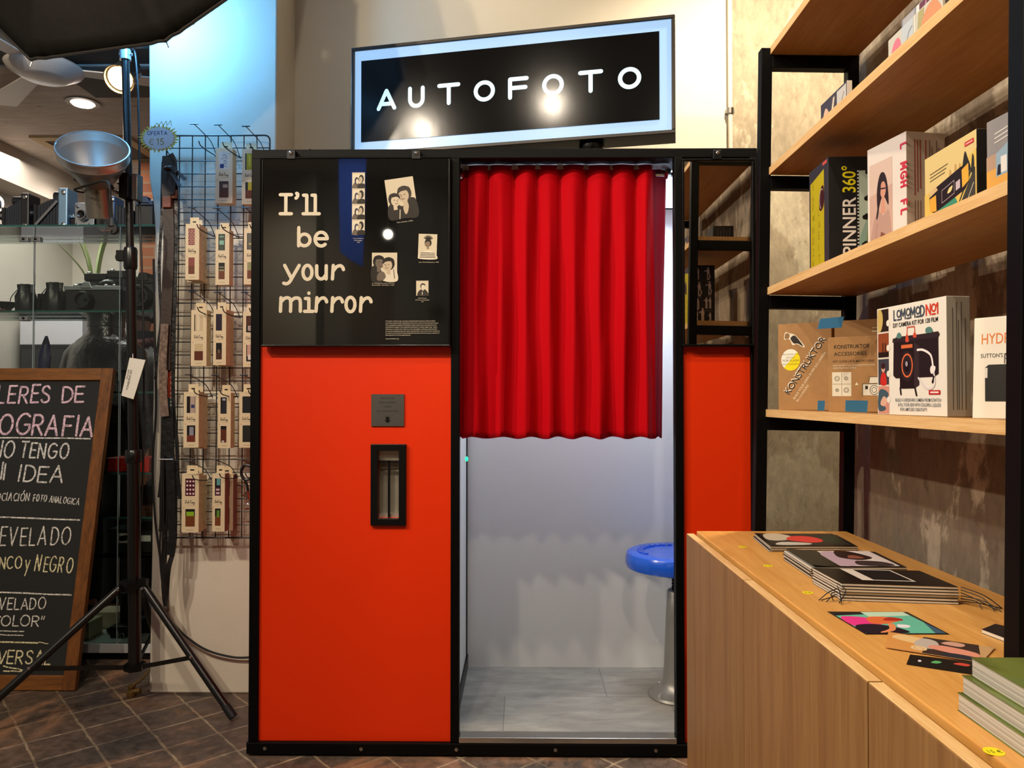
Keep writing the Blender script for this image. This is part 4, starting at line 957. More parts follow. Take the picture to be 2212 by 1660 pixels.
# strap boxes: local frame, front face at y=0, hook hole at origin top
BW, BH, BD = .054, .215, .042
SBX = {}
def strap_box(px, py, w_px, h_px, yf, label, c1, c2, side=None, tabs=True, look=None):
    q = P(px, py, yf); sc = yf / 1662; w, h = w_px * sc, h_px * sc
    t = thing('strap_box', label, 'box', q, 'boxed camera straps on the wire grid')
    card = M['cream_card']; sd = mat('box side', side, .6) if side else card
    x0, x1 = q.x, q.x + w; y0, y1 = yf, yf + BD; z1, z0 = q.z, q.z - h
    b = MB(); b.box(x0, x1, y0, y1, z0, z1, card)
    if side: b.box(x1, x1 + .0006, y0 + .0005, y1, z0, z1, sd)
    pr = Print(b, (x1 + .0006, y0, z0), Y_, Z_, lift=.0004)
    for k in range(5):
        if not side: pr.ring(.012 + .012 * (k % 2), .03 + k * h / 6, .004, .004, .0009, '#7a6a4e', n=10); pr.line([(.03, .05 + k * h / 6), (.03, .06 + k * h / 6)], .0012, '#7a6a4e')
    b.build('carton', t)
    b = MB(); b.box(x0 + w * .14, x1 - w * .2, y0 + BD * .55, y0 + BD * .55 + .001, z1, z1 + .03, card); b.box(x0 + w * .34, x1 - w * .42, y0 + BD * .55 - .0006, y0 + BD * .55, z1 + .010, z1 + .015, M['black_plastic']); b.build('hang_tab', t)
    b = MB(); pr = Print(b, (x0, y0, z0), X_, Z_, w, h, lift=.0005)
    def win(a, c, e, f, cols):
        pr.rect(a - .03, c - .008, e + .03, f + .008, '#e6d9bb'); pr.rect(a, c, e, f, '#17110e')
        for kx, (u0, v0, u1, v1, cc) in enumerate(cols): pr.rect(a + (e - a) * u0, c + (f - c) * v0, a + (e - a) * u1, c + (f - c) * v1, cc)
    wr_ = .78 if w_px >= 33 else .68
    win(.2, .62, wr_, .92, c1); win(.22, .1, wr_, .40, c2)
    if look == 'scales':
        for ky in range(8):
            for kx in range(3): pr.ring(.3 + kx * .2 + (ky % 2) * .08, .64 + ky * .033, .09, .02, .0012, '#e0b8a8', 0, 180, 8)
    if look == 'dots':
        for ky in range(4):
            for kx in range(3): pr.oval(.32 + kx * .18, .66 + ky * .07, .06, .018, '#e8c8c8', 8)
    if look == 'marks':
        for ky in range(5): pr.line([(.3 + .1 * (ky % 3), .65 + ky * .05), (.5 + .08 * (ky % 2), .68 + ky * .05), (.68, .66 + ky * .045)], .0016, '#24325c' if ky < 3 else '#5a4a3a')
    sc_ = lambda pts: [(.2 + q[0] * .062, .497 + q[1] * .021) for q in smooth_pts(pts, 4)]
    for pts in ([(0, 0), (.5, 2.4), (1.3, 2.6), (1.2, 1.6), (.4, 1.3), (1.3, 1.0), (1.2, .1), (.1, .1)], [(2.2, .9), (1.8, .7), (1.8, .1), (2.3, .1), (2.4, .7), (2.1, .9), (2.7, .8)], [(2.8, .5), (3.4, 2.4), (3.1, .2), (3.6, 0), (3.9, .6), (3.5, .9), (4.2, .8)], [(5.2, 2.6), (4.8, 0)], [(6.2, 2.5), (5.0, 1.2), (6.2, 0), (6.6, .9), (6.6, .1)], [(6.8, 0), (7.0, .9), (7.3, .9), (7.4, .1), (7.9, .8)], [(8.5, .8), (8.0, .7), (8.1, .1), (8.6, .3), (8.7, .8), (8.6, -1.2), (7.8, -1.1), (9.2, .4)]): pr.line(sc_(pts), .0011, '#3a2f22')
    pr.line([(.34, .465), (.62, .465)], .0007, '#8a7a60'); pr.line([(.3, .045), (.7, .045)], .0011, '#8a7a60'); pr.oval(.13, .42, .03, .008, '#9a7a52', 8)
    b.build('window_print', t)
    return t
BR = (0, 0, 1, .5, '#6a3a24')
boxes = [
 (466, 320, 37, 121, 2.955, 'cream strap box, top row middle column, with a blue and white patterned strap', [(0, 0, 1, 1, '#d6d2c8'), (.1, .05, .5, .3, '#2b3f7a')], [(0, 0, 1, .45, '#5a3326'), (0, .45, 1, 1, '#4a332a'), (.4, .6, .9, .8, '#b59a80')], None, 'marks'),
 (523, 322, 34, 121, 2.955, 'cream strap box, top row beside the booth, with a yellow strap', [(.15, 0, 1, 1, '#a39a22'), (.4, .2, .6, .9, '#c2b93a')], [BR, (.3, .5, 1, 1, '#b8ab30')], None, None),
 (401, 484, 30, 122, 2.935, 'cream strap box, second row left column, with a red scale patterned strap', [(.0, 0, 1, 1, '#7c3a34')], [BR, (0, .5, 1, 1, '#84453c')], None, 'scales'),
 (466, 496, 30, 121, 2.955, 'cream strap box, second row middle column, with a green banded strap', [(.15, 0, .85, 1, '#3d4a3a'), (.15, .35, .85, .6, '#7fae9a'), (.15, .8, .85, .86, '#7fae9a')], [BR, (.1, .5, .9, .6, '#8a8a6a'), (.1, .7, .9, .76, '#8a8a6a')], None, None),
 (527, 494, 34, 122, 2.955, 'cream strap box, second row beside the booth, with a grey speckled strap', [(.1, 0, .9, 1, '#55524a'), (.2, .3, .7, .4, '#a39a5a')], [BR, (0, .5, 1, 1, '#8a8a60')], None, None),
 (413, 670, 34, 122, 2.945, 'cream strap box, third row left column, with a white stitched strap', [(.1, 0, 1, 1, '#cbb795'), (.3, .05, .6, .95, '#dccdaf')], [(0, 0, 1, .55, '#5c2c1a'), (.0, .55, 1, 1, '#c6b48c')], None, None),
 (461, 669, 28, 121, 2.935, 'cream strap box, third row middle column, with a plain dark strap', [(.1, 0, .9, 1, '#241a2c')], [(0, 0, 1, .4, '#4a2a1c'), (.3, .4, .7, .6, '#6a5a48')], None, None),
 (525, 673, 34, 121, 2.955, 'cream strap box, third row beside the booth, with a pink and black strap', [(0, .4, 1, 1, '#4a2416'), (.2, .1, .9, .4, '#b8a498')], [(.1, .3, 1, 1, '#c29a8c'), (.2, .1, .9, .4, '#d8d0c4')], None, 'marks'),
 (397, 847, 33, 121, 2.935, 'cream strap box, fourth row left column, with a pale floral strap', [(.4, 0, .95, 1, '#b39c92'), (.5, .3, .9, .5, '#2f3a6a')], [(0, 0, 1, .4, '#6a3020'), (.3, .4, .8, .9, '#8a8a98')], None, None),
 (471, 849, 28, 120, 2.950, 'cream strap box, fourth row middle column, with a dark blue strap', [(.2, 0, .9, 1, '#26262f'), (.3, .8, .8, .92, '#b0b0c0')], [(0, 0, 1, .8, '#5a2e1c'), (.2, .02, .6, .12, '#c8c0c0')], None, None),
 (517, 847, 34, 121, 2.955, 'cream strap box, fourth row beside the booth, with a plain black strap', [(.05, 0, .95, 1, '#1c1c20')], [(.05, 0, .95, 1, '#22221f')], None, None),
 (393, 1024, 37, 127, 2.935, 'cream strap box, bottom row left column, with a dotted strap and green print', [(0, 0, 1, 1, '#4a1a2a')], [(0, 0, 1, .6, '#6e3c1c'), (.1, .6, .9, .85, '#86b02a')], None, 'dots'),
 (459, 1024, 27, 125, 2.935, 'cream strap box with a pink side, bottom row middle column', [(.1, 0, .9, .5, '#4a2432'), (.3, .6, .9, 1, '#5f9a9c'), (.2, .1, .8, .2, '#d8b8b8'), (.2, .3, .8, .4, '#d8b8b8')], [(0, 0, 1, .55, '#744024'), (.3, .5, .8, .9, '#5f8a3a')], '#8a5448', None),
]
back = [(405, 489, 34, 122, 2.985, 'strap box half hidden behind the red scale patterned one'), (467, 671, 30, 121, 2.982, 'strap box half hidden behind the plain dark one, third row'), (409, 852, 31, 118, 2.982, 'strap box half hidden behind the pale floral one, fourth row'), (405, 1028, 33, 118, 2.982, 'strap box half hidden behind the dotted one, bottom row'), (470, 1026, 34, 120, 2.982, 'strap box with pink side half hidden behind its twin, bottom row')]
for (px, py, w, h, y, lab, c1, c2, side, look) in boxes: strap_box(px, py, w, h, y, lab, c1, c2, side, True, look)
for i, (px, py, w, h, y, lab) in enumerate(back): strap_box(px, py, w, h, y, lab, [BR], [BR], '#8a5448' if i == 4 else None)
# ---------------------------------------------------------------- hanging straps
def strap(name, label, pts, w, y, m, th=.004, extra=None, cat='camera strap'):
    ps = smooth3([P(px, py, y) for px, py in pts], 7); n = len(ps)
    t = thing(name, label, cat, ps[0], 'camera straps hanging in a bunch')
    b = MB(); b.strap(ps, w, th, m); b.build('band', t, smooth='auto')
    if extra: extra(t, ps)
    return t
def pads(pxs, y, w, hgt, m):
    def f(t, ps):
        for px, py in pxs: q = P(px, py, y); b = MB(); b.box(q.x - w / 2, q.x + w / 2, q.y - .006, q.y + .004, q.z - hgt / 2, q.z + hgt / 2, m); b.build('leather_pad', t, bevel=.003)
    return f
strap('camera_strap', 'wide dark brown leather camera strap with terracotta pad at the top', [(363, 338), (360, 380), (362, 430), (365, 520), (362, 620), (358, 720), (357, 800)], .042, 2.962, M['leather_dark'], .006, pads([(361, 437)], 2.955, .034, .044, M['leather_tan']))
def knot(t, ps):
    for a, c in (((362, 368), (400, 388)), ((362, 368), (388, 402)), ((360, 365), (382, 372))):
        q0, q1 = P(a[0], a[1], 2.945), P(c[0], c[1], 2.92); b = MB(); b.strap(smooth3([q0, q0.lerp(q1, .5) + Z_ * .012, q1], 5), .014, .004, M['leather_dark'], (0, .3, 1)); b.build('loose_end', t)
    b = MB(); b.sphere(P(368, 364, 2.945), (.026, .014, .012), M['leather_dark'], 14, 8); b.build('knot', t, smooth='auto')
strap('camera_strap', 'knotted dark leather strap with loose ends at the top of the bunch', [(367, 334), (374, 350), (372, 380), (370, 420)], .026, 2.945, M['leather_dark'], .006, knot)
def woven(t, ps):
    cols = ['#8a2c16', '#a03a1c', '#1c403e', '#6a5220', '#983a1c', '#6a2030', '#1c403e', '#6a5428']
    b = MB(); n = len(ps); k = 0
    for i in range(2, n - 3, 4):
        seg = [q + Vector((0, -.0028, 0)) for q in ps[i:i + 5]]; b.strap(seg, .017, .0008, mat('woven band', cols[k % len(cols)], .8)); k += 1
    for i in range(2, n - 2): b.obox(ps[i] + Vector((.006, -.0036, 0)), (.0022, 0, 0), (0, .0003, 0), (0, 0, .004), mat('woven dots', '#d8c4b4', .8))
    b.build('woven_pattern', t)
strap('camera_strap', 'red, teal and ochre woven camera strap in the bunch', [(378, 415), (377, 460), (375, 540), (372, 640), (369, 720), (368, 780), (367, 860), (366, 900)], .020, 2.972, mat('dark strap edge', '#3a1616', .8), .004, lambda t, ps: (woven(t, ps), pads([(377, 420), (354, 890)], 2.956, .022, .035, M['leather_tan'])(t, ps)))
strap('camera_strap', 'brown and cream patterned fabric strap hanging behind the woven one', [(356, 700), (352, 780), (353, 850), (357, 900)], .030, 2.950, mat('patterned fabric', '#8a7466', .85, var=(70, .25)), .004)
strap('camera_strap', 'narrow black leather strap hanging at the right of the bunch', [(378, 345), (381, 430), (379, 560), (376, 700), (374, 860), (382, 960), (384, 1030), (389, 1078)], .014, 2.965, M['leather_black'])
strap('camera_strap', 'long thin dark cord strap along the left of the bunch', [(352, 350), (350, 420), (349, 480), (344, 560), (345, 620), (348, 690), (340, 760), (336, 820)], .010, 2.985, M['leather_black'], .004)
strap('camera_strap', 'broad black leather strap in the lower half of the bunch', [(358, 900), (357, 960), (355, 1050), (354, 1130), (352, 1150)], .034, 2.968, M['leather_black'], .005)
strap('camera_strap', 'black strap with a square end in the lower half of the bunch', [(366, 880), (368, 960), (370, 1060), (372, 1160), (368, 1200)], .030, 2.960, M['leather_black'], .005)
strap('camera_strap', 'short dark strap hanging left of the lower bunch', [(352, 985), (349, 1030), (344, 1075)], .013, 2.955, M['leather_black'])
def cords():
    t = thing('cord_bunch', 'tangle of thin black cords hanging below the straps', 'cords', P(360, 1000, 2.97), 'camera straps hanging in a bunch')
    rnd = random.Random(3)
    for k in range(9):
        x0 = 348 + k * 3.6; e = rnd.uniform(-10, 12); b = MB()
        b.tube(smooth3([P(x0, 995, 2.955 + .003 * k), P(x0 + rnd.uniform(-4, 5), 1090, 2.95 + .003 * k), P(x0 + e * .5, 1180, 2.952 + .003 * k), P(357 + (x0 - 362) * .7, 1230, 2.955), P(358 + (x0 - 362) * .35, 1280, 2.955 + .002 * k), P(358 + k * .4, 1318 - 4 * (k % 3), 2.958)], 6), .0035, M['rubber'], 6); b.build('cord', t, smooth='auto')
    b = MB(); b.sphere(P(358, 1318, 2.958), (.012, .01, .016), mat('brown cord end', '#3a2a1e', .7), 10, 8); b.build('cord_end', t, smooth='auto')
    b = MB(); b.tube([P(340, 993, 2.90), P(373, 993, 2.92), P(378, 1000, 3.0)], .0024, M['steel'], 8); b.build('bar', t)
cords()
def tether():
    t = thing('wrist_strap', 'black cord wrist strap with metal clip at the bottom right of the grid', 'strap', P(535, 1010, 2.97))
    b = MB(); loop = [P(534 + 13 * math.cos(a * .42), 1024 + 16 * math.sin(a * .42) - 3, 2.96) for a in range(15)]; b.tube(loop, .006, M['leather_black'], 8); b.tube(smooth3([P(528, 1036, 2.96), P(534, 1050, 2.96), P(536, 1070, 2.96)], 5), .005, M['leather_black'], 8); b.build('loop', t, smooth='auto')
    b = MB(); b.tube([P(533, 1062, 2.955), P(536, 1078, 2.955)], .007, M['chrome'], 10); b.tube([P(536 + 4 * math.cos(a * .7), 1083 + 7 * math.sin(a * .7), 2.955) for a in range(10)], .0018, M['chrome'], 6); b.build('clip', t, smooth='auto')
tether()
# star shaped price sign
def price_star():
    c = P(343, 299, 2.86); t = thing('price_sign', 'yellow edged starburst price sign reading OFERTA, 15 euro', 'sign', c)
    sc = 2.86 / 1662; b = MB(); K = 30; pts = []
    for i in range(2 * K):
        a = math.pi * i / K + .1; r = 1.0 if i % 2 == 0 else .80; r *= 1 + .07 * math.sin(i * 2.3)
        pts.append(c + Vector((45 * sc * r * math.cos(a), 0, 31 * sc * r * math.sin(a))))
    pts.reverse(); b.prism(pts, (0, .0012, 0), mat('yellow card edge', '#d8cf5a', .7)); b.build('card', t)
    b = MB(); pr = Print(b, c, X_, Z_, sc, lift=.0014)
    inner = []
    for i in range(2 * K):
        a = math.pi * i / K + .1; r = .86 if i % 2 == 0 else .72; inner.append((43 * r * math.cos(a), 31 * r * math.sin(a)))
    pr.poly(inner, mat('white card face', '#d9dce0', .7))
    gold, dk = '#9a8a2a', '#3a4468'
    pr.line([(-12, 24), (-4, 34), (0, 27), (6, 37), (10, 28), (16, 38), (18, 28), (26, 39), (28, 27)], .002, gold)
    pr.strokes('OFERTA', -25, 7, 8 * sc, .0022, dk, rot=.02, gap=.3, jit=.04); pr.strokes('C', -20, -14, 12 * sc, .0026, gold); pr.line([(-20, -8), (-13, -8)], .002, gold)
    pr.strokes('1', -4, -14, 13 * sc, .003, gold); pr.strokes('5', 4, -14, 13 * sc, .003, gold)
    b.build('lettering', t)
    b = MB(); b.tube([c + Vector((.03, .002, -.045)), P(376, 352, 2.95), P(380, 350, 3.02)], .0018, GW, 6); b.build('wire', t)
price_star()
# ================================================================= CHALKBOARD
def chalkboard():
    br_ = PZ(165, 1492, 0); tr = P(240, 797, br_.y + .27)
    up = Vector((0, tr.y - br_.y, tr.z)).normalized(); H_ = Vector((0, tr.y - br_.y, tr.z)).length
    tr_x = br_.x; ux = X_; n = ux.cross(up).normalized()           # points to the viewer
    if n.y > 0: n = -n
    Wd = .86; o = Vector((br_.x - Wd, br_.y, 0))
    t = thing('chalkboard', 'dark framed standing chalkboard with handwritten workshop list', 'chalkboard', (br_.x - Wd / 2, br_.y, 0))
    def q(x, y, d=0.0): return o + ux * x + up * y + n * d
    fw = .052
    def bar(name, x0, x1, y0, y1, m, d=.014):
        b = MB(); c = q((x0 + x1) / 2, (y0 + y1) / 2, 0); b.obox(c, ux * ((x1 - x0) / 2), n * d, up * ((y1 - y0) / 2), m); b.build(name, t, bevel=.003)
    bar('stile', 0, fw, 0, H_, M['frame_wood']); bar('stile', Wd - fw, Wd, 0, H_, M['frame_wood'])
    bar('rail', fw, Wd - fw, .0, fw + .006, M['frame_wood_x'], .013); bar('rail', fw, Wd - fw, H_ - .055, H_ + .0, M['frame_wood_x'], .013)
    b = MB(); b.obox(q(Wd / 2, H_ / 2, -.002), ux * (Wd / 2 - fw), n * .005, up * (H_ / 2 - .055), M['slate']); b.build('board', t)
    b = MB(); pr = Print(b, q(0, 0, .0045), ux, up, lift=.0006)
    if pr.n.dot(n) < 0: pr.n = -pr.n
    def uv(px, py):
        d = ray(px, py); k = (o + n * .004 - EYEV).dot(n) / d.dot(n); p = EYEV + d * k - o; return p.dot(ux), p.dot(up)
    wh, pk, ye = M['chalk_white'], M['chalk_pink'], M['chalk_yellow']
    def wr(s, px0, py0, px1, py1, hpx, c, w=.0075, jit=.05, gap=.22):
        """text whose baseline runs from px0,py0 to px1,py1"""
        a, e = Vector(uv(px0, py0)), Vector(uv(px1, py1)); h = (Vector(uv(px0, py0 - hpx)) - a).length; rot = math.atan2(e.y - a.y, e.x - a.x); L_ = (e - a).length
        nat = sum((.5 if ch == ' ' else GL[ch][0] + gap) for ch in s) - gap; pr.strokes(s, a.x, a.y, h, w, c, xs=(L_ / h - gap * (len(s) - 1) * 1.0) / (nat - gap * (len(s) - 1)), jit=jit, rot=rot, gap=gap)
    def ln(px0, py0, px1, py1, c=wh, w=.006): pr.line([uv(px0 + (px1 - px0) * k / 6, py0 + (py1 - py0) * k / 6 + random.uniform(-.8, .8)) for k in range(7)], w, c)
    wr('TALLERES', -84, 872, 106, 870, 36, pk, .009); wr('DE', 134, 869, 181, 868, 34, pk, .009)
    wr('FOTOGRAFIA', -99, 936, 198, 942, 42, pk, .010); ln(-120, 945, 195, 948, wh, .006)
    wr('NO', -16, 988, 28, 990, 34, wh); wr('TENGO', 42, 988, 144, 991, 32, wh)
    wr('NI', -22, 1036, 10, 1036, 34, wh); wr('IDEA', 40, 1040, 132, 1043, 34, wh)
    wr('ASOCIACI\u00d3N', -29, 1081, 62, 1083, 16, wh, .004); wr('FOTO', 72, 1083, 100, 1084, 14, wh, .004); wr('ANALOGICA', 106, 1085, 170, 1091, 13, wh, .0035)
    ln(-140, 1112, 172, 1124, wh, .006)
    wr('REVELADO', -24, 1180, 150, 1176, 38, wh, .006); wr('BLANCO', -48, 1232, 46, 1228, 25, ye, .0055); wr('y', 54, 1232, 63, 1232, 34, ye, .005); wr('NEGRO', 76, 1234, 154, 1238, 32, ye, .0055)
    ln(-140, 1276, 154, 1286, wh, .006)
    wr('REVELADO', -34, 1318, 98, 1316, 24, wh, .005); wr('COLOR"', -18, 1352, 94, 1354, 22, wh, .005); ln(-60, 1361, 52, 1365, wh, .004); ln(-60, 1369, 50, 1374, wh, .004)
    ln(-130, 1384, 82, 1390, ye, .006); ln(84, 1388, 104, 1391, ye, .003)
    wr('UNIVERSAL', -54, 1432, 108, 1436, 28, ye, .006); ln(8, 1440, 68, 1452, ye, .005); ln(8, 1450, 70, 1452, ye, .005)
    b.build('chalk_writing', t)
    # rear leaf of the folding board
    b = MB(); bk = Vector((0, .42, 0)); 
    for x in (.02, Wd - .02): p0, p1 = q(x, H_ - .03, -.03), Vector((o.x + x, o.y + .33, 0)); b.obox(p0.lerp(p1, .5), (.018, 0, 0), Vector((0, .011, 0)), (p0 - p1) / 2, M['frame_wood'])
    
chalkboard()
# gas tap on the floor by the pillar
def tap():
    t = thing('gas_tap', 'small old brass tap sticking up from the floor by the pillar corner', 'tap', PZ(284, 1505, 0))
    c = t.location; br_ = mat('dull brass', '#7a6238', .45, .7)
    b = MB(); b.lathe([(.018, 0), (.018, .02), (.013, .022), (.013, .035), (.016, .036), (.016, .045), (.0, .046)], c, br_, seg=10); b.tube([c + Vector((0, 0, .02)), c + Vector((.035, 0, .022))], .011, br_, 8); b.build('valve', t, bevel=.001)
    b = MB(); b.tube(smooth3([c + Vector((.005, .0, .044)), c + Vector((.03, .02, .06)), c + Vector((.045, .05, .085)), c + Vector((.06, .09, .10))], 6), .005, br_, 8); b.build('pipe', t, smooth='auto')
tap()
# ================================================================= LOW CABINETS AND WORKTOP
ZC = .82; XF = .443
def cabinets():
    ys = [2.07, 1.545, .995, .445, -.1]
    labs = ['oak low cabinet at the far end beside the photo booth', 'oak low cabinet, second from the booth, under the magazines', 'oak low cabinet under the thick green covered books', 'oak low cabinet nearest the camera, mostly out of view']
    for i in range(4):
        y1, y0 = ys[i], ys[i + 1]
        t = thing('cabinet', labs[i], 'cabinet', (.65, (y0 + y1) / 2, 0), 'oak low cabinets in a row')
        b = MB(); b.box(XF + .022, .865, y0 + .001, y1 - .001, .0, .796, M['door_wood']); b.build('body', t)
        b = MB(); b.box(XF, XF + .020, y0 + .0015, y1 - (.0015 if i else 0), .004, .812, M['door_wood']); b.box(XF + .0008, XF + .0192, y0 + .0023, y1 - .0023, .812, .8135, M['shelf_edge']); b.build('door', t, bevel=.001)
    b = MB(); b.box(XF + .027, .868, -.1, 2.07, .797, ZC, M['counter_wood']); o = b.build('worktop', bevel=.002)
    tag(recentre(o, (.65, 1.0, .797)), 'long honey oak worktop over the row of low cabinets', 'worktop')
cabinets()
for px, py in ((1604, 1182), (1659, 1223), (1745, 1281), (2147, 1625)):
    q = PZ(px, py, ZC); b = MB(); b.lathe([(.0098, 0), (.0098, .0004)], (q.x, q.y, ZC), mat('yellow sticker', '#e2d500', .6), seg=20)
    pr = Print(b, (q.x, q.y, ZC + .0004), X_, Y_, lift=.0003); pr.text('15 \u20ac' if px > 2000 else '8 \u20ac', 0, -.003, .006, '#4a4418', align='c')
    o = b.build('price_sticker'); where = {1604: 'by the farthest magazine pile', 1659: 'by the middle magazine pile', 1745: 'by the threaded notebooks', 2147: 'nearest the camera by the green books'}[px]
    tag(recentre(o, (q.x, q.y, ZC)), f'round yellow price sticker on the worktop {where}', 'sticker', 'round yellow price stickers')

# ================================================================= SHELVING UNIT (leans slightly)
LEAN = .0192; SX, SY = .613, 1.55
shelf = thing('shelving_unit', 'open shelving unit with black metal frame and oak boards on the right', 'shelves', (SX, SY, 0), rot=(0, LEAN, 0))
def sbox(name, m, *qs, bevel=.0015):
    b = MB()
    for x0, x1, y0, y1, z0, z1 in qs: b.box(x0, x1, y0 - SY, y1 - SY, z0, z1, m)
    return b.build(name, shelf, world=False, bevel=bevel)
BZ = [(1.126, 1.146), (1.455, 1.475), (1.7805, 1.8005), (2.110, 2.130)]
FM = M['black_metal']
sbox('post', FM, (0, .03, 2.08, 2.11, .012, 2.128)); sbox('post', FM, (.235, .265, 2.08, 2.11, .012, 2.128))
sbox('post', FM, (0, .031, .985, 1.017, ZC + .012, 2.45)); sbox('post', FM, (.235, .265, .985, 1.017, ZC + .015, 2.45))
for z0, z1 in BZ:
    for ya, yb in ((2.08, 2.11), (.985, 1.017)): sbox('crossbar', FM, (.03, .235, ya, yb, z0 - .036, z0 - .001))
    sh = MB(); sh.box(.0255, .262, 1.018 - SY, 2.108 - SY if z0 > 2 else 2.079 - SY, z0, z1, M['shelf_wood']); sh.box(.0245, .0256, 1.018 - SY, (2.108 if z0 > 2 else 2.079) - SY, z0, z1, M['shelf_edge']); sh.build('shelf', shelf, world=False)
def board_top(i, x): return BZ[i][1] - LEAN * (x - SX) * .98 + .0006

# ================================================================= PRINTED BOXES ON THE SHELVES
def carton(name, label, FL, FR, z, h, depth, front, side=None, top=None, cat='box', group=None, lean=0.0, back=None):
    FL = Vector((FL[0], FL[1], z)); FR = Vector((FR[0], FR[1], z)); u = (FR - FL).normalized(); w = (FR - FL).length; dn = Vector((-u.y, u.x, 0))  # away from the aisle
    t = thing(name, label, cat, FL.lerp(FR, .5) + dn * depth / 2, group); ld = dn * math.sin(lean) + Z_ * math.cos(lean)
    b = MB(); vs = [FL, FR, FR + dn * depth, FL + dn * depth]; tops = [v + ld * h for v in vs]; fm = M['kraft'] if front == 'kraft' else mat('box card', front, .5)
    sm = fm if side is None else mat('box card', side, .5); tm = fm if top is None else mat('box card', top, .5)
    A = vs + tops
    for f, m in (((0, 1, 5, 4), fm), ((1, 2, 6, 5), sm), ((2, 3, 7, 6), fm if back is None else mat('box card', back, .5)), ((3, 0, 4, 7), sm), ((4, 5, 6, 7), tm), ((3, 2, 1, 0), fm)): b.add([A[i] for i in f], [(0, 1, 2, 3)], m)
    # weld corners so the carton is one body
    o = b.build('carton', t)
    bm = bmesh.new(); bm.from_mesh(o.data); bmesh.ops.remove_doubles(bm, verts=bm.verts, dist=1e-5); bmesh.ops.recalc_face_normals(bm, faces=bm.faces); bm.to_mesh(o.data); bm.free()
    bv = o.modifiers.new('bevel', 'BEVEL'); bv.width = .0012; bv.segments = 2
    fb = MB(); F_ = Print(fb, FL, u, ld, w, h, lift=.0007)
    sb = MB(); S_p = Print(sb, FR, dn, ld, depth, h, lift=.0007)
    return t, fb, F_, sb, S_p, (u, dn, ld, w, FL, FR)
def fin(t, fb, sb):
    if fb.f: fb.build('front_print', t)
    if sb.f: sb.build('side_print', t)

# --- kraft camera kit
t, fb, A_, sb, S2, _ = carton('camera_kit_box', 'large brown cardboard camera kit box with slanted KONSTRUKTOR lettering and yellow dot', (.677, 2.03), (.783, 1.945), board_top(0, .73), .225, .09, 'kraft')
a = math.radians(56)
A_.text('KONSTRUKTOR', .188, .178, .0165, '#e8e2d4', .004, rot=a, xs=1.02); A_.text('KONSTRUKTOR', .205, .168, .0165, '#17130f', .006, rot=a, xs=1.02)
A_.text('BUILD YOUR OWN 35 MM SLR CAMERA', .31, .12, .0058, '#e8dcc0', rot=a); A_.text('IN 1-2 HOURS!', .37, .09, .0058, '#e8dcc0', rot=a)
A_.blob([(.12, .82), (.14, .9), (.22, .89), (.34, .86), (.5, .74), (.48, .72), (.36, .76), (.28, .75), (.22, .82)], '#e6dcc6', 4); A_.blob([(.24, .83), (.32, .86), (.42, .79), (.48, .73), (.38, .765), (.3, .77)], '#2a2018', 4); A_.blob([(.13, .83), (.15, .89), (.22, .88), (.21, .83)], '#8a6a44', 3)
A_.oval(.24, .58, .18, .125, '#e9e6d8', 30); A_.poly(ell(.24, .58, .18, .125, -135, 45, 18), '#e8d400')
for i, (s_, z_) in enumerate((('FEATURING A PC', .0042), ('SOCKET', .0045), ('FOR FLASH', .0062), ('PHOTOGRAPHY', .0042))): A_.text(s_, .24, .635 - i * .038, z_, '#4a4218', align='c')
fin(t, fb, sb)
t, fb, A_, sb, S2, _ = carton('camera_kit_box', 'plain kraft box standing behind the smaller KONSTRUKTOR accessories box', (.782, 1.925), (.880, 1.856), board_top(0, .82), .225, .05, 'kraft')
A_.rect(.72, .86, .95, .875, '#d8c8a4'); A_.rect(.72, .90, .95, .91, '#d8c8a4'); fin(t, fb, sb)
t, fb, A_, sb, S2, _ = carton('accessory_box', 'small kraft KONSTRUKTOR ACCESSORIES box with lens drawings, beside the white kit box', (.712, 1.79), (.800, 1.725), board_top(0, .76), .172, .05, 'kraft')
k_ = 1.0
A_.text('KONSTRUKTOR', .12, .845, .0088, '#1c1712', .01, fit=.077); A_.text('ACCESSORIES', .12, .75, .0086, '#1c1712', .004, fit=.070); A_.text('DIY CLOSE-UP & MACRO LENS', .10, .66, .0050, '#2a2118', .003, fit=.088)
A_.text('EASY MAGNIFYING UPGRADES WITH YOUR', .10, .61, .0034, '#e6dcc2', fit=.09); A_.text('KONSTRUKTOR CAMERA', .10, .575, .0034, '#e6dcc2', fit=.05)
A_.rect(.08, .21, .46, .53, '#ded5c0')
A_.line([(.27, .22), (.27, .52)], .0008, '#6a5e4c'); A_.line([(.09, .37), (.45, .37)], .0008, '#6a5e4c')
for cx_, cy_, r in ((.18, .445, .05), (.36, .445, .035), (.18, .29, .03), (.36, .29, .05)): A_.ring(cx_, cy_, r, r * .62, .0009, '#3a3128', n=20); A_.ring(cx_, cy_, r * .6, r * .38, .0008, '#3a3128', n=16)
A_.poly([(.53, .355), (.6, .355), (.565, .395)], '#e8dcc0')
A_.poly([(.68, .22), (1, .22), (1, .37), (.68, .37)], '#e2dccb'); A_.poly([(.80, .38), (1, .38), (1, .46), (.82, .46)], '#e2dccb'); A_.line([(.68, .22), (.68, .37), (1, .37)], .0012, '#1f1a15'); A_.line([(.8, .38), (.82, .46), (1, .46)], .0010, '#1f1a15'); A_.ring(.9, .29, .08, .06, .0012, '#1f1a15'); A_.ring(.9, .29, .045, .034, .001, '#1f1a15'); A_.rect(.73, .3, .78, .345, '#1f1a15')
fin(t, fb, sb)
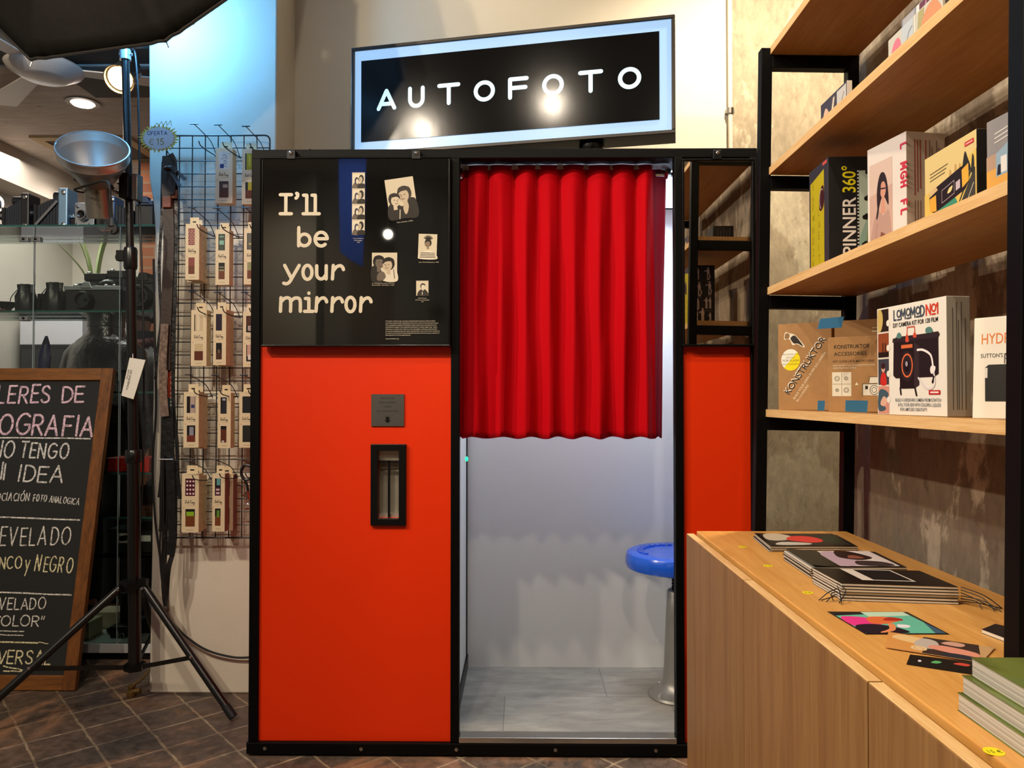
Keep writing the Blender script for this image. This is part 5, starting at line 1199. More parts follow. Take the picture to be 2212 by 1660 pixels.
def tape(label, corners, y):
    ps = [P(px, py, y) for px, py in corners]; b = MB(); b.prism(ps, (0, .0012, 0), mat('blue paper tape', '#3f84b4', .55)); o = b.build('paper_tape'); tag(recentre(o, sum(ps, Vector()) / 4), label, 'tape', 'strips of blue tape on the kraft boxes')
tape('blue tape strip across the top of the kraft boxes', [(1772, 689), (1823, 684), (1818, 708), (1766, 711)], 1.70)
tape('blue tape strip at the foot of the accessories box', [(1827, 865), (1875, 866), (1873, 892), (1826, 889)], 1.66)
tape('blue tape strip at the foot of the slanted lettering box', [(1767, 866), (1782, 866), (1781, 888), (1766, 887)], 1.73)
# --- white kit box
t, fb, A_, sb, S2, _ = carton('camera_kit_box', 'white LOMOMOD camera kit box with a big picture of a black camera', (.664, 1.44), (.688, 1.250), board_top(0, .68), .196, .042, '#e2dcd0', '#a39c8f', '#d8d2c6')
A_.rect(.015, .01, .19, .985, '#d6cdbd')
A_.rect(.02, .775, .19, .985, '#20180f'); A_.blob([(.02, .79), (.02, .98), (.08, .97), (.1, .88), (.07, .79)], '#c2a862', 4); A_.rect(.02, .535, .19, .76, '#8a4424'); A_.rect(.02, .535, .19, .585, '#1c120c')
for x_ in (.09, .13): A_.rect(x_, .58, x_ + .015, .67, '#1c120c')
A_.rect(.02, .28, .19, .52, '#383c44'); A_.blob([(.06, .28), (.06, .36), (.1, .4), (.14, .37), (.15, .28)], '#c22a22', 4); A_.oval(.1, .43, .028, .035, '#d0a088', 14); A_.oval(.1, .455, .034, .03, '#33191a', 14)
A_.rect(.02, .01, .19, .265, '#c98a78'); A_.blob([(.02, .04), (.02, .2), (.08, .24), (.18, .2), (.15, .13), (.09, .12), (.14, .05)], '#3c5560', 4); A_.blob([(.05, .1), (.1, .17), (.16, .14), (.12, .08)], '#d6a890', 4)
for y_ in (.85, .62, .38, .14): A_.oval(.185, y_, .03, .03, '#e2dcd0', 14)
x_ = .27
for ch, c_, w_ in (('L', '#3f4a55', .05), ('o', '#3f4a55', .06), ('M', '#3f4a55', .08), ('o', '#3f4a55', .06), ('M', '#3f4a55', .08), ('o', '#3f4a55', .06), ('D', '#3f4a55', .07), ('N', '#cc3a28', .075), ('o', '#cc3a28', .06), ('1', '#cc3a28', .04)):
    y_ = .862 + (x_ - .27) * .0
    if ch == 'o': A_.ring(x_ + .03, y_ + .058, .026, .03, .0028, c_); A_.line([(x_ + .008, y_ + .004), (x_ + .052, y_ + .004)], .0028, c_)
    else: A_.strokes(ch, x_ + .006, y_ + .005, .017, .0032, c_, xs=(w_ - .02) * .191 / .017 / GL[ch][0])
    x_ += w_ + .008 if ch == 'D' else w_
A_.text('DIY CAMERA KIT FOR 120 FILM', .26, .80, .0078, '#17120f', .012, fit=.122)
dk_ = '#1c1518'; dk2 = '#2a2024'
A_.poly([(.26, .36), (.27, .69), (.31, .71), (.9, .71), (.9, .36), (.84, .335), (.3, .335)], dk_); A_.poly([(.25, .665), (.26, .70), (.9, .715), (.92, .69), (.9, .665)], dk2); A_.poly([(.36, .24), (.36, .63), (.57, .65), (.58, .24)], '#140e10'); A_.poly([(.57, .24), (.57, .65), (.64, .61), (.64, .27)], '#2e2428')
A_.rect(.385, .6, .55, .632, '#d0673a'); A_.oval(.47, .44, .1, .135, '#241d20'); A_.ring(.47, .445, .075, .1, .0028, '#d8683c'); A_.oval(.47, .44, .04, .055, '#0a0809'); A_.oval(.462, .46, .018, .024, '#9a92a2', 14)
A_.line([(.47, .70), (.475, .785), (.58, .785), (.585, .70)], .0018, '#cc4a32'); A_.blob([(.45, .66), (.46, .72), (.48, .72), (.5, .66)], '#cc4a32', 3); A_.blob([(.56, .69), (.57, .73), (.59, .73), (.61, .69)], '#cc4a32', 3)
A_.blob([(.32, .70), (.33, .74), (.37, .745), (.39, .70)], '#4f7a74', 4); A_.blob([(.74, .715), (.74, .755), (.8, .76), (.83, .715)], '#4f7a74', 4)
A_.line(smooth_pts([(.62, .575), (.7, .57), (.8, .52), (.83, .42)], 5), .0040, '#e6dedb'); A_.blob([(.79, .395), (.81, .43), (.86, .42), (.85, .38), (.81, .36)], '#e6dedb', 4); A_.line(smooth_pts([(.84, .37), (.85, .28), (.8, .235), (.72, .25), (.63, .33)], 5), .0036, '#d8cfcd')
for q in (((.365, .245), (.375, .19)), ((.58, .245), (.6, .18)), ((.84, .335), (.82, .29))): A_.line(q, .004, dk_)
A_.rect(.77, .185, .92, .222, '#b81f22'); A_.rect(.79, .197, .90, .210, '#e6dcd4')
for i, (s_, x_) in enumerate((('BUILD A CARDBOARD CAMERA FROM SCRATCH', .29), ('& FILL YOUR LENS WITH COLORFUL LIQUIDS', .33), ('FOR LIMITLESS CREATIVITY', .36))): A_.text(s_, x_, .125 - i * .042, .0056, '#4a5660', .006, fit=(.122, .114, .074)[i])
for i, x_ in enumerate((.26, .42, .5, .62, .78)): S2.line([(x_, .06), (x_, (.9, .95, .8, .95, .82)[i])], .0012, '#4a443c')
fin(t, fb, sb)
# --- white HYDROCHROME box
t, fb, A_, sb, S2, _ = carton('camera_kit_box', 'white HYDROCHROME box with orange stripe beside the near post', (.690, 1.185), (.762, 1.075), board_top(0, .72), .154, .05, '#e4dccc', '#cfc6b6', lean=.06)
A_.poly([(.58, .0), (.80, .0), (.80, .98), (.72, .98), (.66, .62)], '#e8901c'); A_.rect(.80, 0, .98, .98, '#d8d0c0')
A_.text('HYDROCHROME', .08, .735, .0165, '#e0762e', .0, fit=.118); A_.text("SUTTON'S PANORAMIC BELAIR CAMERA", .08, .60, .0062, '#3a332c', .002, fit=.125)
A_.poly([(.14, .17), (.13, .50), (.17, .53), (.98, .53), (.98, .17)], '#16130f'); A_.ring(.50, .34, .10, .10, .0028, '#a8a29a'); A_.oval(.50, .34, .075, .075, '#0c0a0a'); A_.ring(.50, .34, .05, .05, .0012, '#5a544e'); A_.oval(.5, .34, .03, .03, '#2c2a30')
A_.ring(.64, .33, .10, .15, .0045, '#e6dcd2', -80, 80); A_.line([(.34, .54), (.34, .63), (.5, .63), (.5, .54)], .0014, '#55504a'); A_.line([(.34, .585), (.5, .585)], .0012, '#55504a'); A_.rect(.13, .4, .16, .5, '#d8d0c4')
fin(t, fb, sb)
# --- SPINNER box
t, fb, A_, sb, S2, (u, dn, ld, w, FL, FR) = carton('camera_box', 'tall black and yellow SPINNER 360 camera box', (.702, 1.872), (.697, 1.745), board_top(1, .72), .250, .098, '#2b2d35', '#0d0c0d', '#1a1a1e')
A_.poly([(.08, .03), (.08, .87), (.80, .92), (.80, .06)], '#b5a51a'); A_.blob([(.55, .58), (.56, .70), (.66, .77), (.78, .76), (.79, .60), (.66, .55)], '#3a1a1c', 5); A_.ring(.67, .66, .10, .09, .002, '#c8c0b8', 60, 250)
for i, (c_, y_) in enumerate((('X', .80), ('H', .68), ('R', .60), ('W', .50), ('N', .38), ('D', .28), ('Z', .17), ('K', .06))):
    A_.strokes(c_, .18, y_, .016, .0014, '#6a5c12'); A_.strokes('OACLAEIT'[i], .50, y_ + .02, .016, .0014, '#6a5c12') if i > 2 else None
A_.rect(.74, .955, .96, .985, '#c8504a')
S2.text('SPINNER', .62, .03, .030, '#e0d6cc', .012, rot=math.pi / 2, fit=.150); S2.text('360\u00b0', .62, .665, .030, '#d8c81c', .012, rot=math.pi / 2, fit=.062)
S2.rect(.66, .0, .98, .87, '#0a0a0a'); S2.poly([(.70, .0), (.70, .87), (.98, .87), (.98, .0)], '#8fae9f'); S2.poly([(.70, .25), (.70, .87), (.98, .87), (.98, .55)], '#b7c4b4'); S2.poly([(.84, .0), (.90, .45), (.98, .6), (.98, .0)], '#8a8a44')
for i in range(28): S2.rect(.66, .02 + i * .031, .695, .034 + i * .031, '#d8d4c8')
for x_, y_ in ((.93, .86), (.9, .62), (.86, .45), (.84, .2)): S2.blob([(x_ - .06, y_), (x_, y_ + .03), (x_ + .05, y_ + .01), (x_, y_ - .03)], '#16140f', 4); S2.oval(x_ - .05, y_ - .005, .04, .02, '#16140f', 12)
fin(t, fb, sb)
bb = MB(); Bp = Print(bb, FL + dn * .098, -dn, ld, .098, .25, lift=.0007)
def figure(cx_, cy_, s_, arm):
    c_ = '#e4dccb'; Bp.oval(cx_, cy_ + .105 * s_, .035 * s_, .017 * s_, c_, 12); Bp.blob([(cx_ - .05 * s_, cy_ + .03 * s_), (cx_ - .04 * s_, cy_ + .085 * s_), (cx_ + .04 * s_, cy_ + .085 * s_), (cx_ + .05 * s_, cy_ + .03 * s_)], c_, 3)
    Bp.line([(cx_ - .02 * s_, cy_ + .03 * s_), (cx_ - (.02 + .06 * arm) * s_, cy_ - .03 * s_), (cx_ - .02 * s_, cy_ - .08 * s_)], .004 * s_, c_); Bp.line([(cx_ + .02 * s_, cy_ + .03 * s_), (cx_ + .03 * s_, cy_ - .08 * s_)], .004 * s_, c_); Bp.line([(cx_ + .04 * s_, cy_ + .075 * s_), (cx_ + (.1 + .06 * arm) * s_, cy_ + .06 * s_)], .0032 * s_, c_)
for cx_, cy_, s_, arm in ((.28, .84, 1.0, 1), (.72, .84, .9, .3), (.22, .60, 1.1, .8), (.66, .58, 1.1, 1.2), (.20, .36, .9, .2), (.36, .36, .9, .2), (.72, .34, .9, .4), (.2, .12, .8, .2), (.52, .14, 1.25, .1), (.78, .13, 1.1, .1)): figure(cx_, cy_, s_, arm); Bp.rect(cx_ - .1, cy_ - .115, cx_ + .08, cy_ - .11, '#a8a296')
bb.build('back_print', t)
# --- white portrait box
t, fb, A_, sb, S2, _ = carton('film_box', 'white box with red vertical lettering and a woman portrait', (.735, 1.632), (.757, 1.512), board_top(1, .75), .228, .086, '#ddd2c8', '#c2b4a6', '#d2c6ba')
A_.rect(.06, .05, .66, .84, '#c2a090'); A_.poly([(.06, .55), (.06, .84), (.66, .84), (.66, .60)], '#d0b6a6')
A_.blob([(.28, .40), (.26, .58), (.34, .72), (.46, .72), (.54, .60), (.56, .42), (.46, .50), (.38, .50)], '#2a1a14', 5); A_.blob([(.10, .05), (.14, .26), (.28, .40), (.42, .34), (.56, .38), (.62, .22), (.60, .05)], '#b08e80', 5); A_.oval(.42, .575, .075, .075, '#c89078', 18); A_.poly([(.38, .5), (.46, .5), (.48, .36), (.36, .36)], '#c89078'); A_.line([(.36, .59), (.48, .58)], .0028, '#2a1614'); A_.blob([(.24, .34), (.3, .5), (.33, .62), (.37, .66), (.34, .5), (.28, .34)], '#2a1a14', 4)
A_.poly([(.3, .05), (.36, .2), (.5, .16), (.6, .14), (.6, .05)], '#7a4a3c'); A_.line([(.2, .06), (.26, .28)], .0012, '#8a6a5c')
for i, ch in enumerate(('L', 'I', 'M', 'G', 'H', 'T', 'F', 'L', 'I', 'K')):
    if ch in 'MGHFLK': A_.strokes(ch, .875, .90 - i * .082, .0165, .0046, '#c03040', rot=-math.pi / 2, xs=.9)
for i in range(3): S2.line([(.22 + .07 * i, .10), (.22 + .07 * i, .40)], .0016, '#7a5a50'); S2.line([(.22 + .07 * i, .45 + .03 * i), (.22 + .07 * i, .93)], .0024, '#9a4a48')
S2.line([(.5, .05), (.5, .93)], .0020, '#a83038')
for i in range(5): S2.line([(.6 + .06 * i, .3 + .1 * (i % 2)), (.6 + .06 * i, .93 - .06 * (i % 3))], .0014, '#5a4a44')
fin(t, fb, sb)
# --- pale yellow camera box
t, fb, A_, sb, S2, _ = carton('camera_box', 'pale yellow camera box printed with a long black camera', (.700, 1.335), (.698, 1.180), board_top(1, .70), .115, .05, '#d8c080', '#0c0b0c', '#e0d0a0')
A_.poly([(.0, .0), (.0, .45), (.45, .5), (1, .75), (1, .0)], '#d8b85c'); A_.poly([(.25, .05), (.3, .2), (.6, .25), (.7, .05)], '#3a8a70'); A_.poly([(.62, .02), (.9, .52), (.98, .5), (.98, .02)], '#3a3a34'); A_.line([(.66, .03), (.92, .45)], .0028, '#d8c05a'); A_.line([(.8, .03), (.95, .3)], .0014, '#d0c8b0')
for x_, h_ in ((.42, .5), (.5, .62), (.60, .66), (.68, .64)): A_.blob([(x_, .44), (x_ + .01, h_), (x_ + .04, h_), (x_ + .05, .44)], '#bf9a5c', 3)
A_.blob([(.74, .48), (.76, .62), (.80, .78), (.84, .7), (.9, .5)], '#24241f', 4); A_.blob([(.91, .46), (.93, .68), (.96, .64), (.96, .46)], '#2c2c26', 4)
A_.poly([(.12, .18), (.10, .42), (.20, .48), (.72, .60), (.86, .60), (.88, .36), (.80, .26), (.2, .12)], '#1d1618'); A_.poly([(.12, .16), (.11, .36), (.24, .38), (.25, .14)], '#dca23a'); A_.poly([(.10, .38), (.12, .47), (.24, .50), (.28, .44)], '#d0b080'); A_.poly([(.75, .30), (.74, .55), (.86, .60), (.87, .36)], '#dca63c'); A_.line([(.36, .22), (.36, .40), (.60, .46), (.60, .28), (.36, .22)], .001, '#b0a0a4'); A_.poly([(.63, .30), (.63, .42), (.71, .44), (.71, .32)], '#c0b0b8'); A_.blob([(.47, .32), (.5, .38), (.57, .40), (.54, .33)], '#d8cc8a', 4)
for i in range(3): A_.line([(.12, .72 - i * .05), (.48 - .03 * i, .745 - i * .05)], .0012, '#5a5038')
A_.rect(.80, .84, .96, .90, '#c02c30'); A_.rect(.82, .86, .94, .88, '#e0b0a0'); fin(t, fb, sb)
# --- grey and orange camera box
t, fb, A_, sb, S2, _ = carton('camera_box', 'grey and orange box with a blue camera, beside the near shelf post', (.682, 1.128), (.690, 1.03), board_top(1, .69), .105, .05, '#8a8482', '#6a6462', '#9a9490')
A_.poly([(0, 0), (0, .30), (1, .36), (1, 0)], '#d8a048'); A_.poly([(0, .30), (0, .5), (1, .56), (1, .36)], '#b09078')
A_.poly([(.2, .18), (.2, .5), (.5, .62), (1, .60), (1, .22)], '#8fa6b6'); A_.rect(.3, .22, .42, .44, '#dcd8d4'); A_.poly([(.22, .2), (.24, .34), (.3, .34), (.3, .2)], '#1e1c20'); A_.line([(.45, .3), (1, .42)], .003, '#4a5a68')
for i in range(3): A_.line([(.18, .66 + i * .06), (.9, .73 + i * .06)], .0018, '#d8d0c8')
fin(t, fb, sb)
# --- printed cards and books on the upper shelf
t, fb, A_, sb, S2, _ = carton('postcard_pack', 'pack of picture cards at the far end of the upper shelf', (.703, 1.80), (.703, 1.655), board_top(2, .705), .062, .012, '#3a3644', '#d8d0c4', cat='cards')
A_.blob([(.05, .0), (.12, .5), (.22, .7), (.34, .4), (.3, .0)], '#d8b49a', 4); A_.blob([(.0, .0), (.1, .3), (.3, .25), (.34, .0)], '#c8382c', 4); A_.rect(.4, .05, .62, .9, '#4a4448'); A_.poly([(.36, .0), (.5, .85), (.56, .85), (.45, .0)], '#d8ccb8'); A_.rect(.64, .05, .98, .92, '#c2c0bc'); A_.line([(.7, .1), (.9, .7)], .003, '#6a6058'); fin(t, fb, sb)
t, fb, A_, sb, S2, _ = carton('postcard_pack', 'pack of picture cards with red lips in the middle of the upper shelf', (.695, 1.452), (.693, 1.262), board_top(2, .695), .052, .006, '#c4c2b4', '#d8d0c4', cat='cards')
A_.blob([(.05, .0), (.10, .6), (.2, .78), (.26, .5), (.24, .0)], '#d8788a', 4); A_.blob([(.05, .0), (.12, .35), (.22, .4), (.26, .05)], '#cc3a30', 4); A_.rect(.28, .0, .5, .98, '#b8c2c8'); A_.line([(.34, .1), (.42, .6), (.48, .7)], .003, '#7a7a84'); A_.rect(.52, 0, .54, .98, '#dcd8cc'); A_.poly([(.56, .0), (.60, .95), (.7, .95), (.66, .0)], '#a8a070'); A_.blob([(.62, .0), (.7, .7), (.85, .9), (.98, .5), (.98, 0)], '#d09068', 4); fin(t, fb, sb)
t, fb, A_, sb, S2, _ = carton('picture_book', 'thin picture book standing behind the cards with red lips', (.712, 1.435), (.712, 1.272), board_top(2, .715), .083, .008, '#8a8890', '#2a282c', cat='book')
A_.rect(.04, .55, .3, .97, '#a8a8ac'); A_.poly([(.3, .5), (.34, .98), (.42, .98), (.36, .5)], '#d8d8d4'); A_.rect(.40, .5, .62, .97, '#6a3a4c'); A_.line([(.5, .55), (.54, .9)], .003, '#c8a0b0'); A_.rect(.63, .5, .78, .97, '#c89a84'); A_.rect(.79, .4, .98, .97, '#5a5c58'); A_.line([(.8, .5), (.97, .9)], .002, '#c8b03a'); fin(t, fb, sb)
t, fb, A_, sb, S2, _ = carton('black_book', 'black book beside the near end of the picture cards, upper shelf', (.722, 1.255), (.722, 1.13), board_top(2, .72), .09, .02, '#141215', cat='book'); fin(t, fb, sb)
t, fb, A_, sb, S2, (u, dn, ld, w, FL, FR) = carton('black_book', 'black box of cards at the far back of the upper shelf', (.785, 1.90), (.785, 1.80), board_top(2, .80), .082, .085, '#151316', cat='box')
bb = MB(); Bp = Print(bb, FL + dn * .085, -dn, ld, .085, .082, lift=.0007)
for i in range(5): Bp.line([(.2 + .14 * i, .12), (.2 + .14 * i, .85 - .1 * (i % 2))], .002, '#7a7670')
bb.build('back_print', t); fin(t, fb, sb)

# ================================================================= PAPER GOODS ON THE WORKTOP
def quad_stack(px, z_top):
    return [PZ(x, y, z_top) for x, y in px]     # far left, far right, near right, near left
def magazine(label, q, z0, th, cover, group, name='magazine', art=None, curl=0.0, pages='#d8d0c2'):
    q = [Vector((p.x, p.y, z0)) for p in q]; c = sum(q, Vector()) / 4
    t = thing(name, label, 'magazine' if name == 'magazine' else name.replace('_', ' '), c, group)
    b = MB(); b.prism([p.lerp(c, .008) + Z_ * .0006 for p in q], (0, 0, th - .0012), mat('page block', pages, .7)); b.build('pages', t)
    cm = mat('magazine cover', cover, .3, spec=.5); k = MB()
    if curl:
        n = 8; vs = []; fs = []
        for i in range(n + 1):
            f = i / n; a, d = q[0].lerp(q[1], f), q[3].lerp(q[2], f); lift = curl * max(0, 1 - f * 2.2) ** 2; vs += [a + Z_ * (th + lift), d + Z_ * (th + lift)]
        for i in range(n): fs.append((2 * i, 2 * i + 1, 2 * i + 3, 2 * i + 2))
        k.add(vs, fs, cm)
    else: k.prism([p + Z_ * (th - .0006) for p in q], (0, 0, .0006), cm)
    k.prism([p for p in q], (0, 0, .0006), cm); k.build('cover', t)
    if art:
        a = MB(); uy = (q[0] - q[3]); ux = (q[2] - q[3]); pr = Print(a, q[3] + Z_ * (th + .0004), ux, uy, 1, 1, lift=.0004)
        pr.sx = ux.length; pr.sy = uy.length; pr.uy = uy.normalized(); pr.n = Z_.copy(); art(pr); a.build('cover_print', t)
    return t
S1 = [(1629, 1152), (1807, 1156), (1853, 1181), (1664, 1181)]
def art1(p):
    p.rect(.04, .06, .96, .94, '#2a211c'); p.blob([(.06, .5), (.1, .9), (.3, .92), (.42, .6), (.2, .4)], '#c8b8a0', 4); p.blob([(.3, .45), (.4, .72), (.62, .7), (.72, .4), (.55, .25)], '#d83a34', 5); p.blob([(.1, .1), (.2, .3), (.5, .22), (.45, .1)], '#c8c0b4', 4); p.blob([(.7, .3), (.78, .7), (.9, .8), (.92, .3)], '#26331f', 4)
def stack(n, px, z_top, th, cover, art, labs, group, jit=.004, name='magazine', curl=0.0, inner='#16130f'):
    q = quad_stack(px, z_top); rnd = random.Random(n * 7)
    for i in range(n):
        o = Vector((rnd.uniform(-jit, jit), rnd.uniform(-jit, jit), 0)) if i < n - 1 else Vector(); top = i == n - 1
        magazine(labs[1 if top else 0] if not callable(labs) else labs(i), [p + o for p in q], ZC + .0003 + i * th, th - .0003, cover if top else inner, group, name, art if top else None, curl if top else 0)
ordn = ['lowest', 'second lowest', 'third from the bottom', 'fourth from the bottom', 'fifth from the bottom', 'topmost']
stack(3, S1, ZC + .013, .0043, '#14110f', art1, lambda i: ('black covered magazine with a red figure, on top of the farthest pile' if i == 2 else f'magazine in the farthest pile on the worktop, {ordn[i]}'), 'magazines in the farthest pile')
S2q = [(1693, 1189), (1890, 1192), (1960, 1226), (1751, 1226)]
def art2(p):
    p.rect(.36, .06, .95, .94, '#d8ccc8'); p.blob([(.30, .1), (.34, .75), (.5, .92), (.62, .6), (.6, .15)], '#b89eac', 5); p.blob([(.48, .6), (.56, .94), (.72, .9), (.84, .55), (.7, .4), (.56, .45)], '#2a1712', 5); p.blob([(.58, .5), (.62, .66), (.7, .66), (.74, .5)], '#8a5040', 4); p.blob([(.56, .1), (.6, .35), (.85, .3), (.9, .08)], '#3a2e2e', 4)
stack(5, S2q, ZC + .022, .0043, '#15120f', art2, lambda i: ('black magazine with a portrait photograph, on top of the middle pile' if i == 4 else f'magazine in the middle pile on the worktop, {ordn[i]}'), 'magazines in the middle pile', curl=.006)
S3q = [(1754, 1226), (1986, 1233), (2070, 1268), (1817, 1260)]
def art3(p):
    p.rect(.25, .22, .72, .95, '#d2c8bc'); p.rect(.36, .26, .70, .91, '#1a1718')
stack(6, S3q, ZC + .031, .0051, '#15120f', art3, lambda i: ('black covered notebook with a pale framed rectangle, on top of its pile' if i == 5 else f'black covered notebook in the threaded pile, {ordn[i]}'), 'thread bound notebooks in a pile', jit=.0015, name='notebook')
def threads(label, a, b_, k, seed):
    rnd = random.Random(seed); b = MB()
    for i in range(k):
        e = b_ + Vector((rnd.uniform(-.02, .02), rnd.uniform(-.015, .015), 0)); s = a + Vector((0, 0, .005 * i)); m_ = s.lerp(e, .5) + Vector((rnd.uniform(-.012, .012), -.006, .006))
        e.z = ZC + .0018; b.tube(smooth3([s, m_, e], 6), .0009, M['rubber'], 5)
    o = b.build('binding_threads'); tag(recentre(o, a), label, 'threads')
threads('black binding threads hanging from the left corner of the notebooks', PZ(1812, 1290, ZC + .004) + Vector((-.004, -.003, 0)), PZ(1797, 1303, ZC), 6, 1)
threads('long black binding threads trailing right from the notebooks', PZ(2071, 1300, ZC + .004) + Vector((.004, 0, 0)), PZ(2150, 1322, ZC), 6, 2)
def photo(label, px, art, dz=0.0, bg='#1a1718', wob=.0):
    q = [PZ(x, y, ZC + dz + .0006) for x, y in px]; c = sum(q, Vector()) / 4
    t = thing('photo_card', label, 'photo card', c, 'loose photo cards on the worktop')
    b = MB(); b.prism([Vector((p.x, p.y, ZC + dz + .0002)) for p in q], (0, 0, .0007), mat('photo card', bg, .25, spec=.5)); b.build('card', t)
    a = MB(); uy, ux = q[0] - q[3], q[2] - q[3]; pr = Print(a, Vector((q[3].x, q[3].y, ZC + dz + .0009)), ux, uy, 1, 1, lift=.0003); pr.sx, pr.sy = ux.length, uy.length; pr.uy = uy.normalized(); pr.n = Z_.copy(); art(pr); a.build('picture', t)
def artA(p):
    p.rect(.02, .03, .98, .97, '#63b8a0'); p.poly([(.02, .8), (.02, .97), (.42, .97), (.42, .86)], '#1a1418'); p.poly([(.42, .74), (.42, .97), (.98, .97), (.98, .80)], '#bcd8c0'); p.blob([(.03, .35), (.05, .74), (.3, .74), (.42, .6), (.4, .4), (.2, .3)], '#e0358a', 5); p.blob([(.3, .45), (.38, .72), (.62, .74), (.74, .6), (.62, .5), (.45, .42)], '#d86a3a', 5); p.blob([(.52, .58), (.66, .72), (.78, .66), (.74, .56)], '#a8281c', 4); p.blob([(.03, .03), (.05, .35), (.3, .42), (.5, .3), (.58, .1), (.45, .03)], '#1c1222', 5); p.blob([(.22, .08), (.4, .22), (.5, .44), (.56, .4), (.44, .16), (.26, .06)], '#dc8a5a', 4); p.blob([(.55, .28), (.6, .4), (.72, .36), (.66, .26)], '#e8e0e8', 4); p.poly([(.85, .03), (.98, .03), (.98, .5)], '#3a5a72')
photo('photo card of a person in pink on a turquoise background', [(1787, 1322), (1960, 1323), (2051, 1371), (1870, 1371)], artA)
photo('dark photo card mostly hidden under the orange photo card', [(1966, 1415), (2110, 1432), (2100, 1458), (1958, 1436)], lambda p: (p.rect(.03, .05, .97, .95, '#161513'), p.oval(.18, .5, .03, .1, '#d8d0e0', 10), p.blob([(.36, .5), (.42, .75), (.52, .7), (.46, .5)], '#58a868', 4), p.blob([(.7, .7), (.8, .9), (.95, .85), (.9, .65)], '#c8483a', 4)))
def artB(p):
    p.rect(.0, .0, .4, 1, '#d0924e'); p.rect(.4, .0, 1, 1, '#3a2c26'); p.blob([(.05, .7), (.15, .95), (.4, .85), (.42, .5), (.2, .55)], '#e0bc84', 5); p.blob([(.3, .5), (.4, .9), (.55, .8), (.56, .4), (.4, .3)], '#b8aca4', 5); p.blob([(.45, .4), (.6, .62), (.95, .5), (.98, .25), (.7, .25)], '#d8907a', 5); p.blob([(.6, .75), (.7, .95), (.85, .9), (.8, .7)], '#c89a88', 4); p.oval(.36, .25, .09, .14, '#e0c090', 20); p.ring(.36, .25, .05, .08, .0012, '#b89458'); p.blob([(.6, .05), (.7, .25), (.98, .2), (.98, .02)], '#2a2e3a', 4)
photo('orange and brown photo card beside the green books', [(1919, 1366), (2149, 1400), (2120, 1432), (1912, 1399)], artB, .0016, '#c8a070')
q = [PZ(x, y, ZC) for x, y in ((2150, 1357), (2215, 1372), (2215, 1405), (2121, 1369))]
magazine('dark booklet lying against the near shelf post', q, ZC + .0003, .006, '#1d1a1e', 'dark booklets by the near post', 'booklet')
def thick_book(label, x0, x1, y0, y1, z0, th, cover, rot=0.0):
    t = thing('thick_book', label, 'book', ((x0 + x1) / 2, (y0 + y1) / 2, z0), 'thick green covered books in a pile')
    b = MB(); pg = mat('cut page edges', '#c9c3b4', .8, var=(2, .9)); nt = pg.node_tree
    b.box(x0 + .001, x1 - .001, y0 + .001, y1 - .001, z0 + .0008, z0 + th - .0008, M['page_stack']); b.build('pages', t)
    b = MB(); g = cover; b.box(x0, x1, y0, y1, z0, z0 + .0008, g); b.box(x0, x1, y0, y1, z0 + th - .0008, z0 + th, g); b.build('cover', t)
def page_stack():
    m, nt, b = nodes_mat('stacked page edges'); v = vec_map(nt, (2, 2, 420)); n = noise(nt, v, 1.0, 3, .6); r = ramp(nt, [(.35, '#8f897c'), (.6, '#cfc9bc')])
    nt.links.new(n, r.inputs['Fac']); nt.links.new(r.outputs['Color'], b.inputs['Base Color']); b.inputs['Roughness'].default_value = .8; return m
M['page_stack'] = page_stack()
def green_cover():
    m, nt, b = nodes_mat('green photographic cover'); tc = N(nt, 'ShaderNodeTexCoord'); n = noise(nt, tc.outputs['Object'], 9, 5, .6, .5); r = ramp(nt, [(.3, '#33401c'), (.55, '#6a7436'), (.75, '#57704a')])
    nt.links.new(n, r.inputs['Fac']); nt.links.new(r.outputs['Color'], b.inputs['Base Color']); b.inputs['Roughness'].default_value = .3; return m
GC = green_cover()
thick_book('thick green covered book at the bottom of the near pile', .497, .73, .57, .888, ZC + .0003, .0205, GC)
thick_book('thick green covered book in the middle of the near pile', .500, .733, .567, .884, ZC + .0211, .0205, GC)
thick_book('thick green covered book on top of the near pile', .508, .742, .572, .880, ZC + .0419, .021, GC)
